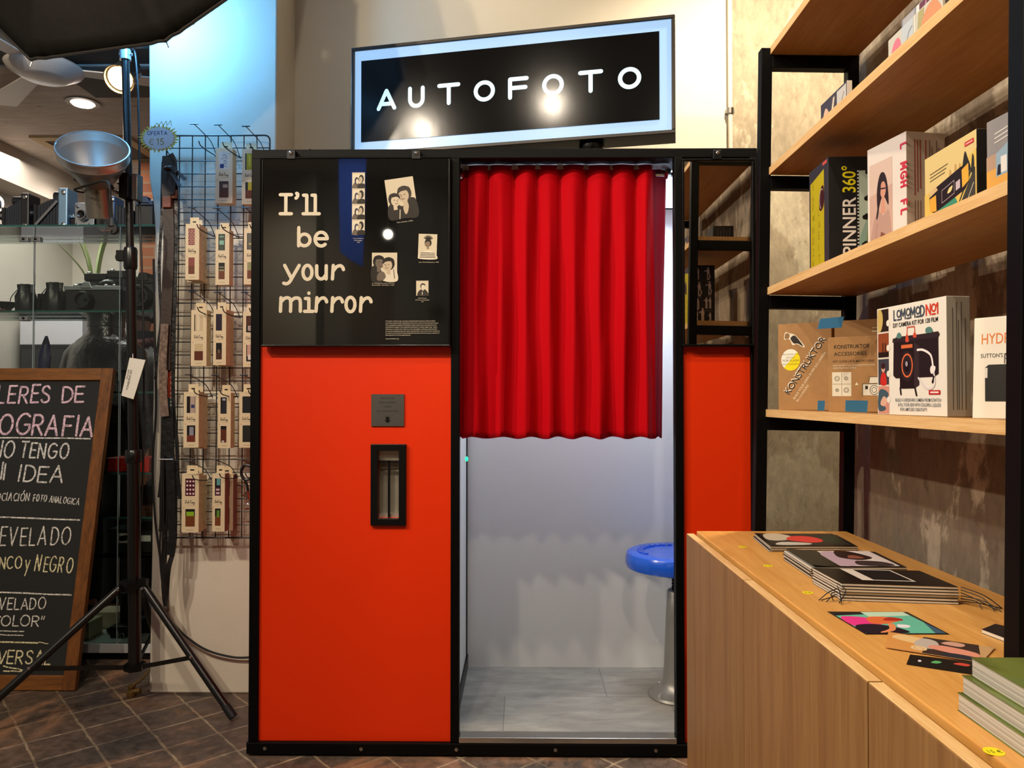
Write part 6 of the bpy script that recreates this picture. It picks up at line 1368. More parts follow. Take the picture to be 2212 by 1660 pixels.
# ================================================================= GLASS CABINET
CF, CB, CL_, CR = 3.45, 3.86, -2.86, -1.515
def zat(py, y=CF): return P(300, py, y).z
GZ = [zat(1022), zat(846), zat(670), zat(484)]
def glass_cabinet():
    t = thing('glass_cabinet', 'glass display cabinet full of old cameras behind the chalkboard', 'display cabinet', ((CL_ + CR) / 2, (CF + CB) / 2, 0))
    b = MB(); b.box(CL_, CR, CF + .01, CB, .0, zat(1412), M['black_plastic']); b.build('plinth', t, bevel=.003)
    b = MB(); b.box(CL_, CR, CF, CB, zat(1412), zat(1392), mat('white base board', '#d6d6d6', .45)); b.build('base_shelf', t, bevel=.002)
    for i, z in enumerate(GZ + [zat(1118)]):
        b = MB(); b.box(CL_, CR, CF + .012, CB - .01, z - .009, z, M['glass_shelf']); b.box(CL_, CR, CF + .0105, CF + .012, z - .009, z, M['glass_edge']); b.build('glass_shelf', t)
    for x0, x1 in ((CL_, -2.205), (-2.202, -1.812), (-1.808, CR)):
        b = MB(); b.box(x0 + .001, x1 - .001, CF, CF + .005, zat(1390), GZ[3] - .012, M['glass']); b.build('glass_door', t)
        e = MB(); e.box(x1 - .0026, x1 - .0004, CF - .0006, CF + .0056, zat(1390), GZ[3] - .012, mat('polished glass edge', '#9aa8a2', .15, spec=.8)); e.build('pane_edge', t)
    for x in (CL_, CR - .006): b = MB(); b.box(x, x + .006, CF + .006, CB, zat(1390), GZ[3] - .01, M['glass']); b.build('glass_side', t)
    for px, py in ((52, 517), (78, 517), (52, 688)):
        q = P(px, py, CF - .006); b = MB(); b.box(q.x - .02, q.x + .02, q.y - .006, q.y + .02, q.z - .012, q.z + .010, M['chrome']); b.lathe([(.006, 0), (.006, .004)], q + Vector((0, -.006, 0)), M['black_plastic'], (0, -1, 0), 10); b.build('hinge', t, bevel=.002)
glass_cabinet()
YC = 3.60; SCL = YC / 1662
LB, CH = M['leather_black'], M['chrome']
dkm = mat('dark camera body', '#17181b', .42, spec=.5); alum = mat('satin silver camera metal', '#aeb4ba', .32, .8)
def W3(px, py, y=YC): return P(px, py, y)
def lens(b, c, r, d=.02, ax=(0, -1, 0), ring=None):
    b.lathe([(r, 0), (r, d * .6), (r * .86, d), (r * .7, d), (r * .6, d * .7)], c, ring or M['chrome'], ax, 20, True, False)
    b.lathe([(r * .62, d * .68), (.0, d * .74)], c, mat('lens glass', '#0b0d14', .05, spec=.9, coat=.5), ax, 20, False, False)
def folding(label, px_l, px_b0, px_b1, py_t, py_b, z, body_m, strut=True, y=YC, barrel=None):
    t = thing('folding_camera', label, 'camera', (W3(px_b0, 480, y).x, y, z), 'old folding cameras on top of the glass cabinet')
    s = y / 1662; H_ = (py_b - py_t) * s; x0, x1, xl = W3(px_b0, 480, y).x, W3(px_b1, 480, y).x, W3(px_l, 480, y).x
    b = MB(); b.box(x0, x1, y - .045, y + .045, z, z + H_, body_m); b.build('body', t, bevel=.006)
    b = MB()
    for zc in (z + H_ * .88, z + H_ * .1): b.lathe([(.010, 0), (.010, .006), (.004, .008)], (x1 - (x1 - x0) * .4, y - .045, zc), CH, (0, -1, 0), 14)
    b.build('knob', t, smooth='auto')
    b = MB(); b.box(xl - .02, x0, y - .032, y + .032, z + .008, z + .016, dkm); b.build('bed', t, bevel=.002)
    b = MB(); n = 7
    for i in range(n):
        f = i / n; xa, xb = x0 + (xl + .012 - x0) * f, x0 + (xl + .012 - x0) * (f + .72 / n * 1.0); k = .040 - .014 * f; h0, h1 = z + .02, z + H_ * (.80 - .22 * f)
        b.box(min(xa, xb), max(xa, xb), y - k, y + k, h0, h1, mat('bellows', '#1d232c', .6)); xc = xb; xd = x0 + (xl + .012 - x0) * (i + 1) / n
        b.box(min(xc, xd), max(xc, xd), y - k * .9, y + k * .9, h0 + .003, h1 - .004, mat('bellows fold', '#0c0f14', .7))
    b.build('bellows', t)
    b = MB(); zc = z + H_ * .42; b.box(xl - .002, xl + .012, y - .03, y + .03, z + .014, z + H_ * .62, dkm); lens(b, Vector((xl - .002, y, zc)), .024, .022, (-1, 0, 0)); b.build('lens_board', t, smooth='auto')
    if strut:
        b = MB(); b.strap([(x0 - .002, y - .047, z + H_ * .68), (xl + .01, y - .036, z + .022)], .012, .003, CH, (0, 0, 1)); b.build('strut', t)
    if barrel:
        b = MB(); b.tube([(x0 - barrel, y, z + H_ * .82), (x0, y, z + H_ * .82)], H_ * .14, dkm, 16); b.build('finder', t, smooth='auto')
ZT = GZ[3] + .0005
folding('black bellows camera with silver knobs, leftmost whole one on the glass cabinet', 14, 57, 75, 404, 483, ZT, dkm, False, barrel=.055)
folding('silver fronted bellows camera with a diagonal strut on the glass cabinet', 82, 137, 157, 394, 484, ZT, mat('pale blue silver metal', '#8fb2cc', .35, .5), True, barrel=.035)
folding('bellows camera with a slim upright blue grey body by the stand pole', 284, 246, 258, 414, 486, ZT, mat('blue grey metal', '#4c6886', .4, .4), False)
def box_cam():
    t = thing('box_camera', 'silver fronted box camera with one round lens on the glass cabinet', 'camera', (W3(200, 480).x, YC - .06, ZT)); x0, x1, x2 = W3(178, 480).x, W3(219, 480).x, W3(246, 480).x; h = (485 - 430) * SCL
    b = MB(); b.box(x0 + .003, x1 - .003, YC - .055, YC + .06, ZT, ZT + h - .002, LB); b.box(x1 - .003, x2, YC - .045, YC + .06, ZT, ZT + h * .9, LB); b.build('body', t, bevel=.004)
    b = MB(); b.box(x0, x1, YC - .062, YC - .055, ZT, ZT + h, alum); b.build('face_plate', t, bevel=.002)
    b = MB(); c = Vector(((x0 + x1) / 2 - .002, YC - .062, ZT + h * .5)); lens(b, c, .026, .028); b.build('lens', t, smooth='auto')
    for dx, dz in ((-.03, .016), (.03, .016), (-.03, h - .018), (.03, h - .018)): b = MB(); b.lathe([(.007, 0), (.007, .006), (.003, .008)], c + Vector((dx, 0, dz - h * .5)), CH, (0, -1, 0), 12); b.build('knob', t)
box_cam()
def small_cam(name, label, px0, px1, py0, z, depth=.05, y=YC, top=alum, knobs=2, lens_px=None, group=None, hump=None, body=None):
    x0, x1 = W3(px0, 480, y).x, W3(px1, 480, y).x; h = zat(py0, y) - z
    t = thing(name, label, 'camera', ((x0 + x1) / 2, y, z), group)
    b = MB(); b.box(x0, x1, y - depth / 2, y + depth / 2, z, z + h * .74, body or LB); b.build('body', t, bevel=.006)
    b = MB(); b.box(x0 + .002, x1 - .002, y - depth / 2, y + depth / 2, z + h * .745, z + h * .88, top)
    if hump: xa = x0 + (x1 - x0) * hump; b.prism([(xa - .028, y - depth / 2 - .006, z + h * .8), (xa + .028, y - depth / 2 - .006, z + h * .8), (xa + .016, y - depth / 2 - .006, z + h), (xa - .016, y - depth / 2 - .006, z + h)], (0, depth * .9, 0), top)
    b.build('top_plate', t, bevel=.002)
    for k in range(knobs): f = (.14, .82, .68)[k]; b = MB(); b.lathe([(.012, 0), (.012, .009), (.009, .011)], (x0 + (x1 - x0) * f, y, z + h * .88), CH, seg=16); b.build('dial', t, smooth='auto')
    if lens_px: b = MB(); lens(b, Vector((W3(lens_px, 480, y).x, y - depth / 2, z + h * .4)), h * .3, .04, ring=dkm); b.build('lens', t, smooth='auto')
    return t
small_cam('compact_camera', 'small grey camera lying beside the silver bellows camera', 157, 177, 464, ZT, .05, knobs=1, top=mat('pale blue silver metal', '#8fb2cc', .35, .5))
small_cam('rangefinder_camera', 'black camera with silver dials at the right end of the glass cabinet top', 297, 336, 428, ZT, .06, knobs=2, body=dkm, hump=.5, top=mat('dark blue grey metal', '#3d4c60', .35, .4))
def press_cam():
    c = W3(-8, 480); c.z = ZT; t = thing('view_camera', 'black mechanical camera front cut by the left edge, on the glass cabinet', 'camera', c)
    b = MB(); b.box(c.x - .05, c.x + .035, YC - .03, YC + .03, ZT, ZT + .03, dkm); b.tube([c + Vector((0, 0, .02)), c + Vector((0, 0, .10))], .008, dkm, 8); b.build('base', t)
    b = MB()
    for k in range(4): b.lathe([(.052 - k * .009, 0), (.052 - k * .009, .008), (.044 - k * .009, .008)], c + Vector((-.02, -.012 * k, .13)), dkm if k % 2 else CH, (.3, -1, .1), 20)
    b.tube([c + Vector((.01, -.05, .17)), c + Vector((.04, -.05, .10))], .004, CH, 6); b.build('shutter', t, smooth='auto')
press_cam()
# middle shelf
ZM = GZ[2] + .0005
small_cam('slr_camera', 'long black camera with silver top plate on the middle glass shelf', 148, 272, 612, ZM, .07, knobs=3, hump=.40, lens_px=196, body=dkm)
small_cam('stacked_camera', 'black camera with a small round lens standing behind the long black camera', 188, 236, 580, ZM, .05, y=3.74, knobs=1, lens_px=198, body=dkm, top=dkm)
small_cam('stacked_camera', 'large dark camera behind the stand pole on the middle glass shelf', 239, 279, 574, ZM, .07, y=3.73, knobs=1, lens_px=250, body=mat('dark blue camera body', '#161a28', .4), top=dkm)
small_cam('stacked_camera', 'wide black camera right of the stand pole on the middle glass shelf', 292, 345, 592, ZM, .08, y=3.62, knobs=2, lens_px=315, body=dkm, top=dkm, hump=.5)
def pouch(label, px0, px1, py0):
    y = 3.56; x0, x1 = W3(px0, 480, y).x, W3(px1, 480, y).x; h = zat(py0, y) - ZM; r = (x1 - x0) / 2; c = Vector(((x0 + x1) / 2, y, ZM))
    t = thing('drawstring_pouch', label, 'pouch', c, 'black leather pouches on the middle shelf')
    b = MB(); prof = [(r * .92, 0), (r, .012), (r * 1.0, h * .35), (r * .92, h * .58), (r * .66, h * .78), (r * .70, h), (r * .5, h * .97)]; seg = 28; vs = []; fs = []
    for i, (q, z) in enumerate(prof):
        for k in range(seg):
            a = 2 * math.pi * k / seg; w = 1 + (.26 * math.cos(7 * a) if i >= 3 else .03 * math.cos(7 * a)) * (i / 6); vs.append(c + Vector((q * w * math.cos(a), q * w * .8 * math.sin(a), z)))
    for i in range(len(prof) - 1):
        for k in range(seg): fs.append((i * seg + k, i * seg + (k + 1) % seg, (i + 1) * seg + (k + 1) % seg, (i + 1) * seg + k))
    fs.append(tuple(range(seg))[::-1]); fs.append(tuple(range(6 * seg, 7 * seg))); b.add(vs, fs, mat('soft black leather', '#15171d', .42, spec=.5)); b.build('bag', t, smooth='auto')
    b = MB(); b.tube([c + Vector((r * .63 * (1 + .13 * math.cos(7 * a)) * math.cos(a), r * .52 * math.sin(a), h * .8)) for a in [2 * math.pi * k / 40 for k in range(41)]], .0022, mat('blue grey piping', '#3e4a5c', .5), 6); b.tube(smooth3([c + Vector((-r * .6, -.02, h * .8)), c + Vector((-r * 1.1, -.03, h * .5)), c + Vector((-r * 1.25, -.03, .0045))], 5), .002, M['rubber'], 6); b.build('drawstring', t, smooth='auto')
pouch('black drawstring pouch at the left of the middle glass shelf', 37, 81, 615); pouch('black drawstring pouch beside the long black camera', 99, 142, 611)
def simple_box(name, label, px0, px1, py0, z, y0, d, m, cat='box', print_fn=None, group=None):
    x0, x1 = W3(px0, 480, y0).x, W3(px1, 480, y0).x; h = zat(py0, y0) - z
    t = thing(name, label, cat, ((x0 + x1) / 2, y0 + d / 2, z), group); b = MB(); b.box(x0, x1, y0, y0 + d, z, z + h, m); b.build('carton', t, bevel=.003)
    if print_fn: a = MB(); p = Print(a, (x0, y0, z), X_, Z_, x1 - x0, h, lift=.0008); print_fn(p); a.build('print', t)
    return t
simple_box('lens_case', 'dark square case between the two black pouches', 82, 99, 634, ZM, 3.60, .06, LB, 'case')
def cap():
    c = W3(16, 480, 3.58); c.z = ZM; t = thing('lens_hood', 'dark flared lens hood at the left edge of the middle glass shelf', 'lens hood', c)
    b = MB(); b.lathe([(.018, 0), (.022, .02), (.05, .045), (.052, .05), (.04, .046), (.015, .022)], c, dkm, seg=24); b.build('hood', t, smooth='auto')
cap()
simple_box('red_card', 'flat dark red card lying at the left of the middle glass shelf', -12, 12, 667, ZM, 3.50, .045, mat('dark red card', '#5a1c1e', .5), 'card')
# lower shelves
Z1 = GZ[1] + .0005
def cloth_bag():
    y = 3.62; c = W3(94, 480, y); c.z = Z1; h = zat(726, y) - Z1; t = thing('cloth_pouch', 'crumpled dark blue cloth pouch standing on the shelf above the chalkboard', 'pouch', c)
    rnd = random.Random(4); b = MB(); seg = 14; vs = []; fs = []
    for i in range(9):
        f = i / 8; r = (.026, .030, .033, .030, .032, .028, .022, .016, .006)[i]
        for k in range(seg): a = 2 * math.pi * k / seg; vs.append(c + Vector((math.cos(a) * r * rnd.uniform(.8, 1.15) + .02 * f, math.sin(a) * r * .7 * rnd.uniform(.8, 1.2), h * f)))
    for i in range(8):
        for k in range(seg): fs.append((i * seg + k, i * seg + (k + 1) % seg, (i + 1) * seg + (k + 1) % seg, (i + 1) * seg + k))
    fs.append(tuple(range(seg))[::-1]); fs.append(tuple(range(8 * seg, 9 * seg))); b.add(vs, fs, mat('navy cloth', '#171c46', .5, spec=.5)); b.build('cloth', t, smooth='auto')
cloth_bag()
Z0 = GZ[0] + .0005; ZL = zat(1118) + .0005; ZB = zat(1392) + .0005
simple_box('red_box', 'bright red box on the low glass shelf behind the stand pole', 233, 327, 990, Z0, 3.50, .14, mat('red card', '#b82414', .5), print_fn=lambda p: (p.rect(.48, .0, .60, 1, '#8a1a10'), p.rect(.60, .0, 1, 1, '#c42a18')))
simple_box('camera_carton', 'black carton with a white label showing a camera, low in the glass cabinet', 240, 292, 1143, ZB + .55 * 0 + .0005 if False else zat(1203) + .0005, 3.52, .12, mat('black carton', '#121214', .5), print_fn=lambda p: (p.rect(.38, .42, .86, .82, '#cfcac0'), p.blob([(.46, .52), (.46, .68), (.6, .72), (.76, .74), (.82, .66), (.78, .54), (.6, .50)], '#141212', 4)), group='black cartons low in the glass cabinet')
simple_box('camera_carton', 'black carton with a small white bar label beside the white pillar', 300, 345, 1128, zat(1203) + .0005, 3.54, .12, mat('black carton', '#121214', .5), print_fn=lambda p: p.rect(.2, .36, .7, .56, '#c8c4bc'), group='black cartons low in the glass cabinet')
b = MB(); z = zat(1203); b.box(W3(215, 480, 3.46).x, CR - .008, 3.468, 3.80, z - .009, z, M['glass_shelf']); o = b.build('glass_shelf'); tag(recentre(o, ((-1.9), 3.6, z)), 'short glass shelf carrying the black cartons', 'shelf')
simple_box('cream_box', 'cream cardboard box with dark edges on the white base of the cabinet', 173, 200, 1346, ZB, 3.50, .12, mat('cream carton', '#ddd2b4', .7), print_fn=lambda p: (p.line([(.03, .03), (.03, .97), (.97, .97), (.97, .03), (.03, .03)], .002, '#3a342a'), p.line([(.5, .2), (.5, .7)], .003, '#3a342a')), group='cream cartons in the cabinet base')
simple_box('cream_box', 'wider cream cardboard box behind the first on the cabinet base', 212, 262, 1324, ZB, 3.68, .12, mat('cream carton', '#ddd2b4', .7), group='cream cartons in the cabinet base')
def bino(label, px, py_top, y):
    c = W3(px, 480, y); c.z = ZB; t = thing('camera_lens', label, 'lens', c, 'dark lenses on the cabinet base'); r = (zat(py_top, y) - ZB) / 2
    b = MB(); b.lathe([(r, 0), (r, .05), (r * .8, .055), (r * .8, .09)], c + Vector((0, .03, r)), dkm, (0, 1, 0), 20); b.lathe([(r * .98, 0), (r * .7, -.002), (r * .66, .01), (.0, .012)], c + Vector((0, .03, r)), alum, (0, 1, 0), 20, False, False); b.build('barrel', t, smooth='auto')
bino('small lens with silver ring in front of the cream box', 238, 1360, 3.56); bino('small dark lens left of the stand pole on the cabinet base', 264, 1372, 3.50)
def big_lens():
    c = W3(305, 480, 3.60); c.z = ZB; r = .07; t = thing('projector', 'black apparatus with a large round lens on the cabinet base', 'projector', c)
    b = MB(); b.box(c.x - .09, c.x + .07, 3.60, 3.76, ZB, ZB + .19, dkm); b.build('body', t, bevel=.012)
    b = MB(); lens(b, Vector((c.x + .02, 3.60, ZB + .12)), .055, .03, ring=alum); b.build('lens', t, smooth='auto')
    b = MB(); b.box(c.x - .10, c.x - .02, 3.54, 3.598, ZB, ZB + .05, dkm); b.build('base', t, bevel=.004)
big_lens()

# ================================================================= BACK ROOM
def downlight(x, y, lab):
    t = thing('ceiling_downlight', lab, 'ceiling light', (x, y, 2.75), 'recessed spots in the flecked ceiling'); b = MB(); b.lathe([(.085, 0), (.085, -.006), (.06, -.008), (.058, .0)], (x, y, 2.75), mat('downlight ring', '#8a8078', .4, .6), seg=24, capa=False, capb=False); b.build('ring', t, smooth='auto')
    b = MB(); b.lathe([(.057, 0), (.05, -.014), (.0, -.018)], (x, y, 2.748), mat('downlight lens', '#ffffff', .4, emit='#fff0e0', es=9), seg=20, capb=False); b.build('lens', t, smooth='auto')
downlight(-2.33, 4.04, 'round recessed ceiling spot nearer the stand pole'); downlight(-3.26 + .3, 5.12, 'round recessed ceiling spot left of the reflector lamp, farther back')
def hatch():
    x0, x1, y0, y1 = -2.95, -2.35, 4.55, 5.05; t = thing('ceiling_hatch', 'beige framed square hatch in the flecked ceiling', 'hatch', ((x0 + x1) / 2, (y0 + y1) / 2, 2.75)); m = mat('beige frame', '#b59a70', .6)
    b = MB(); w = .06
    for q in ((x0, x1, y0, y0 + w), (x0, x1, y1 - w, y1), (x0, x0 + w, y0 + w, y1 - w), (x1 - w, x1, y0 + w, y1 - w)): b.box(*q, 2.735, 2.75, m)
    b.build('frame', t); b = MB(); b.box(x0 + w, x1 - w, y0 + w, y1 - w, 2.742, 2.75, mat('dark panel', '#4a3c2a', .7)); b.build('panel', t)
hatch()
def fan():
    c = P(97, 150, 3.5); t = thing('ceiling_fan', 'white ceiling fan partly hidden by the umbrella', 'ceiling fan', (c.x, c.y, 2.75)); m = mat('white fan enamel', '#cfc6bb', .35)
    b = MB(); b.tube([(c.x, c.y, 2.75), (c.x, c.y, c.z + .05)], .05, m, 18); b.build('stem', t, smooth='auto')
    b = MB(); b.lathe([(.0, -.045), (.09, -.045), (.10, -.04), (.155, -.008), (.165, .008), (.15, .02), (.08, .05)], c, m, seg=36); b.build('motor', t, smooth='auto')
    for k in range(3):
        a = math.radians(20 + 120 * k); d = Vector((math.cos(a), math.sin(a), 0)); p = Vector((-d.y, d.x, 0)); b = MB(); b.prism([c + d * .15 - p * .035, c + d * .62 - p * .07, c + d * .66 + p * .0, c + d * .62 + p * .07, c + d * .15 + p * .035], (0, 0, .006), m); b.build('blade', t)
fan()
def par():
    c = P(257, 172, 3.36); t = thing('spot_lamp', 'glowing metal spot lamp hanging behind the stand pole', 'lamp', c); d = Vector((.08, -.75, -.62)).normalized()
    b = MB(); b.lathe([(.035, -.17), (.05, -.16), (.055, -.05), (.066, .0), (.062, .0), (.05, -.04)], c, M['alu'], d, 24, True, False); b.build('can', t, smooth='auto')
    b = MB(); b.lathe([(.052, -.016), (.0, -.022)], c, mat('glowing lamp face', '#ffe8c0', .4, emit='#ffcf8a', es=7), d, 20, False, False); b.build('lamp_face', t)
    b = MB(); b.tube([c - d * .12, c - d * .12 + Vector((.0, .03, .12)), (c.x, c.y + .05, 2.76)], .006, M['steel'], 8); b.build('bracket', t)
par()
def counter():
    y = 5.1; x0, x1 = -3.35, P(178, 700, y).x; za, zb = zat(672, y), zat(745, y)
    t = thing('back_counter', 'dark cupboard with a white upper band at the back of the other room', 'cupboard', ((x0 + x1) / 2, y + .2, 0))
    b = MB(); b.box(x0, x1, y, y + .45, zb, za, mat('pale lilac white panel', '#d0d0da', .5)); b.build('upper_band', t, bevel=.004)
    b = MB(); b.box(x0, x1 + .12, y, y + .45, .0, zb, mat('dark cupboard', '#17171a', .45)); b.build('carcass', t, bevel=.004)
    b = MB(); b.box(x0 + .02, x0 + .35, y - .012, y, zb - .45, zb - .03, mat('dark grey door', '#2c2e30', .35)); b.build('door', t)
counter()
def plant():
    y = 4.95; px = 143; c = P(px, 700, y); c.z = zat(700, y) ; zp0 = zat(697, y); za = zat(672, 5.1)
    t = thing('potted_plant', 'tall potted plant with strap leaves in a dark pot behind the glass', 'plant', (c.x, 5.28, za + .0005))
    o = Vector((c.x, 5.28, za + .0005)); b = MB(); b.lathe([(.08, 0), (.12, .10), (.125, .105), (.11, .10), (.0, .095)], o, mat('dark plant pot', '#17161a', .5), seg=24, capb=False); b.build('pot', t, smooth='auto')
    g = mat('green leaf', '#6f7f4c', .5); rnd = random.Random(5)
    for k in range(7):
        a = rnd.uniform(0, 6.28); r = rnd.uniform(.12, .3); h = rnd.uniform(.45, .8); b = MB(); b.strap(smooth3([o + Vector((0, 0, .09)), o + Vector((math.cos(a) * r * .3, math.sin(a) * r * .3, h * .6)), o + Vector((math.cos(a) * r, math.sin(a) * r, h))], 6), [.03 * (1 - (i / 12) ** 2) + .002 for i in range(13)], .002, g, (math.sin(a), -math.cos(a), 0)); b.build('leaf', t, smooth='auto')
plant()
# ---------------------------------------------------------------- people behind the cabinet
def person(label, x, y, rotz, jacket_m, trouser_m, hair_m, leather=True, scarf=False, scale=1.0):
    t = thing('person', label, 'person', (x, y, 0), rot=(0, 0, rotz)); skin = mat('skin', '#b98568', .55, spec=.3)
    bm = bmesh.new(); lay = bm.verts.layers.skin.verify()
    def V(p, r, root=False):
        v = bm.verts.new(p); v[lay].radius = (r, r) if isinstance(r, float) else r; v[lay].use_root = root; return v
    def chain(a, pts):
        for p, r in pts: v = V(p, r); bm.edges.new((a, v)); a = v
        return a
    pel = V((0, 0, .95), (.115, .09), True)
    chest = chain(pel, [((0, -.005, 1.12), (.11, .08)), ((0, .0, 1.32), (.12, .085)), ((0, .01, 1.42), (.085, .065))])
    neck = chain(chest, [((0, .0, 1.52), .05), ((0, -.012, 1.58), .052)])
    hd = chain(neck, [((0, -.02, 1.645), (.072, .086)), ((0, -.012, 1.70), (.077, .092)), ((0, -.005, 1.755), (.06, .07))])
    for s in (-1, 1):
        sh = chain(chest, [((s * .16, .01, 1.37), .04), ((s * .215, .03, 1.16), .042), ((s * .20, -.03, .92), .030), ((s * .195, -.045, .86), .028)])
        pal = chain(sh, [((s * .192, -.055, .80), (.022, .030))])
        for k, (dx, ln) in enumerate(((-.022, .075), (-.008, .085), (.007, .08), (.02, .065))): chain(pal, [((s * .19, -.055 + dx, .765), .0095), ((s * .186, -.062 + dx, .765 - ln * .5), .0085), ((s * .178, -.066 + dx, .765 - ln), .007)])
        chain(pal, [((s * .175, -.085, .80), .011), ((s * .166, -.098, .765), .009)])
        chain(pel, [((s * .095, 0, .86), .085), ((s * .10, -.01, .5), .058), ((s * .10, .02, .12), .036), ((s * .10, .0, .05), .036), ((s * .11, -.10, .035), .034), ((s * .115, -.16, .03), .028)])
    me = bpy.data.meshes.new('body'); bm.to_mesh(me); bm.free(); me.materials.append(skin); o = bpy.data.objects.new('body', me); COL.objects.link(o); o.parent = t
    t.scale = (scale,) * 3
    sk = o.modifiers.new('skin', 'SKIN'); sk.use_smooth_shade = True; o.modifiers.new('sub', 'SUBSURF').levels = 1
    # face
    f = MB(); f.prism([(-.011, -.105, 1.655), (.011, -.105, 1.655), (.005, -.098, 1.70), (-.005, -.098, 1.70)], (0, -.018, 0), skin); f.build('nose', t, world=False, smooth=True)
    for s in (-1, 1):
        f = MB(); f.sphere((s * .03, -.092, 1.703), (.011, .006, .007), mat('eye', '#2a1c18', .2), 10, 6); f.build('eye', t, world=False, smooth=True)
        f = MB(); f.sphere((s * .082, -.0, 1.685), (.008, .018, .03), skin, 10, 8); f.build('ear', t, world=False, smooth=True)
    f = MB(); f.sphere((0, -.098, 1.632), (.022, .008, .006), mat('lips', '#8a4a42', .5), 12, 6); f.build('mouth', t, world=False, smooth=True)
    # hair
    f = MB(); vs = []; fs = []; S = 24; R2 = 12
    for i in range(R2 + 1):
        th = math.pi * .78 * i / R2
        for k in range(S):
            a = 2 * math.pi * k / S; front = max(0, -math.sin(a)); th2 = th * (1 - .55 * front); w = 1 + .03 * math.sin(k * 5 + i)
            vs.append((.088 * w * math.sin(th2) * math.cos(a), .0 + .106 * w * math.sin(th2) * math.sin(a), 1.70 + .098 * w * math.cos(th2) + .005))
    for i in range(R2):
        for k in range(S): fs.append((i * S + k, (i + 1) * S + k, (i + 1) * S + (k + 1) % S, i * S + (k + 1) % S))
    f.add(vs, fs, hair_m); o = f.build('hair', t, world=False, smooth=True); m = o.modifiers.new('solid', 'SOLIDIFY'); m.thickness = .012
    # jacket: one shell lofted from hem to collar plus sleeves
    f = MB(); rows = [(.80, .20, .145), (.86, .205, .15), (.98, .20, .145), (1.12, .22, .15), (1.28, .235, .15), (1.39, .225, .135), (1.455, .18, .11), (1.485, .105, .088), (1.555, .080, .082)]; S = 36; vs = []; fs = []
    rnd = random.Random(int(x * 100))
    for i, (z, rx, ry) in enumerate(rows):
        for k in range(S): a = 2 * math.pi * k / S; w = 1 + rnd.uniform(-.012, .012); vs.append((rx * w * math.cos(a), .005 + ry * w * math.sin(a), z + (rnd.uniform(-.01, .01) if i else 0)))
    for i in range(len(rows) - 1):
        for k in range(S): fs.append((i * S + k, i * S + (k + 1) % S, (i + 1) * S + (k + 1) % S, (i + 1) * S + k))
    f.add(vs, fs, jacket_m)
    for s in (-1, 1): f.tube(smooth3([(s * .07, .01, 1.40), (s * .19, .015, 1.36), (s * .232, .03, 1.17), (s * .226, .0, 1.04), (s * .21, -.03, .90)], 5), [.085 - .03 * i / 20 + .003 * math.sin(i * 1.7) for i in range(21)], jacket_m, 16)
    f.build('jacket', t, world=False, smooth='auto')
    f = MB(); f.strap([(.09 * math.cos(a), .005 + .085 * math.sin(a), 1.55) for a in [2 * math.pi * k / 20 for k in range(21)]], .05, .008, jacket_m, (0, 0, 1)); f.build('collar', t, world=False, smooth='auto')
    f = MB()
    for s in (-1, 1): f.tube(smooth3([(s * .07, 0, .97), (s * .095, 0, .86), (s * .10, -.008, .5), (s * .10, .015, .1)], 5), [.125, .122, .118, .112, .108, .105, .10, .095, .09, .085, .08, .076, .073, .071, .07, .072][:16], trouser_m, 18)
    f.build('trousers', t, world=False, smooth='auto')
    for s in (-1, 1):
        f = MB(); f.sphere((s * .11, -.06, .045), (.05, .145, .045), M['leather_black'], 16, 10); f.box(s * .11 - .045, s * .11 + .045, -.19, .08, 0, .02, M['rubber']); f.build('shoe', t, world=False, smooth='auto')
    if scarf: f = MB(); f.tube([(.085 * math.cos(a), -.005 + .09 * math.sin(a), 1.50 + .012 * math.sin(2 * a)) for a in [2 * math.pi * k / 24 for k in range(25)]], .035, mat('dark red scarf', '#4a1a1c', .8), 12); f.build('scarf', t, world=False, smooth='auto')
pjk = mat('black leather jacket', '#222224', .28, spec=.9, bump=(9, .7, .03))
person('person in a black leather jacket seen from behind through the glass cabinet', P(230, 860, 4.12).x, 4.12, math.radians(158), pjk, mat('black trousers', '#101013', .8), mat('dark hair', '#080605', .6), scale=1.02)
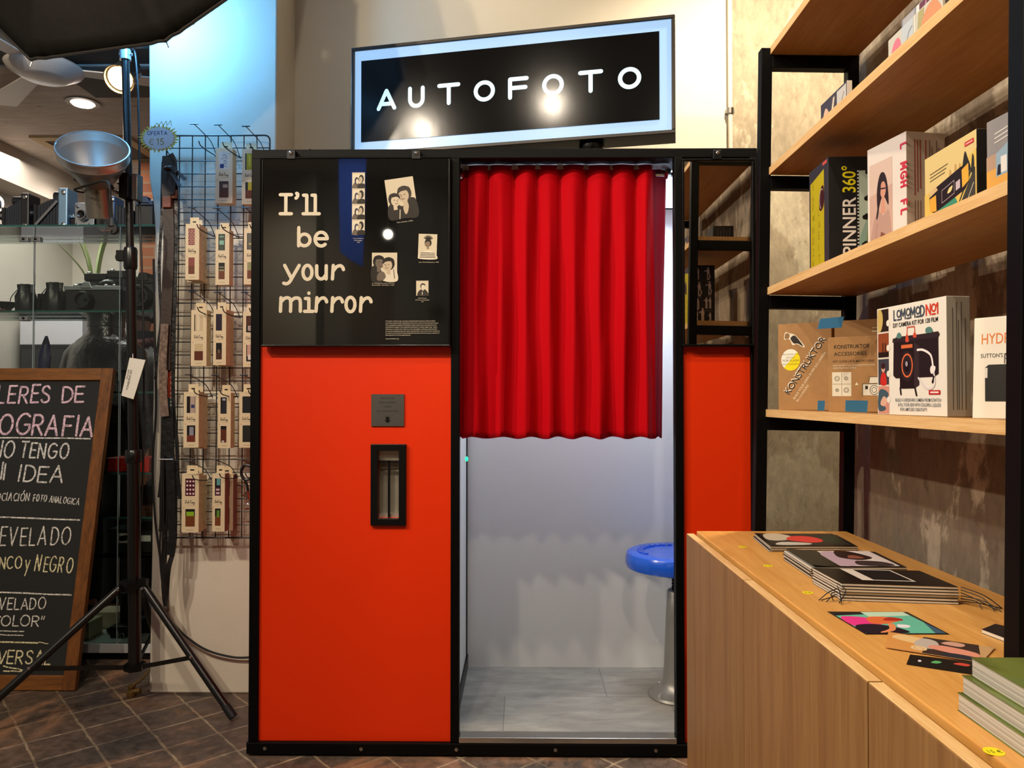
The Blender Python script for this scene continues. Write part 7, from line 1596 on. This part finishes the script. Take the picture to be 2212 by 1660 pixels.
person('person in dark clothes and dark red scarf by the brick wall behind the stand pole', P(306, 860, 4.62).x, 4.62, math.radians(-35), mat('dark brown coat', '#201a18', .6, bump=(20, .5, .01)), mat('black trousers', '#101013', .8), mat('dark hair', '#17120f', .6), scarf=True)

# ================================================================= BEHIND THE CAMERA (seen only in reflections), lamps of the room, added spots
def track():
    t = thing('light_track', 'black ceiling track above the camera', 'light track', (-.8, .45, 3.55)); b = MB(); b.box(-3.8, .6, .43, .47, 3.5, 3.55, M['black_metal']); b.box(-.37, -.33, .47, 1.4, 3.5, 3.55, M['black_metal']); b.build('rail', t)
    for l, tg, e in TRACK:
        d = (Vector(tg) - Vector(l)).normalized(); c = Vector(l) - d * .03; b = MB(); b.lathe([(.055, -.16), (.06, -.15), (.06, .02), (.052, .02), (.05, -.02)], c, M['black_metal'], d, 20, True, False); b.tube([c - d * .1, (c.x, c.y, 3.5)], .01, M['black_metal'], 8); b.build('lamp_head', t, smooth='auto')
track()
def banner():
    t = thing('hanging_banner', 'narrow blue banner hanging behind the camera, reflected in the poster', 'banner', (-1.60, -2.0, 3.5)); b = MB(); b.prism([(-1.68, -2.0, 3.5), (-1.42, -2.0, 3.5), (-1.45, -2.0, 2.38), (-1.56, -2.0, 2.44), (-1.66, -2.0, 2.52)], (0, .004, 0), mat('blue banner cloth', '#2f62c8', .7, emit=None)); b.build('cloth', t)
banner()
lamp('added_column_spot', 'SPOT', (-2.3, -1.4, 3.3), 150, WARM, (-2.5, -3.0, 1.8), .05, 90, .8)  # added lamp, brightens the added column so the poster reflects a pale band
lamp('unseen_banner_spot', 'SPOT', (-1.5, -.9, 3.2), 110, (.9, .95, 1), (-1.55, -2.0, 2.9), .05, 60, .6)  # unseen lamp, there only to lighten the banner reflected in the poster
def globe():
    q = Vector((-1.22, -2.0, 2.68)); t = thing('globe_lamp', 'small round ceiling lamp behind the camera, reflected in the poster', 'lamp', q); b = MB(); b.sphere(q, .045, mat('glowing globe', '#ffffff', .4, emit='#fff4e0', es=25), 16, 10); b.build('globe', t, smooth=True); b = MB(); b.tube([q + Z_ * .045, (q.x, q.y, 3.55)], .005, M['steel'], 8); b.build('stem', t)
globe()
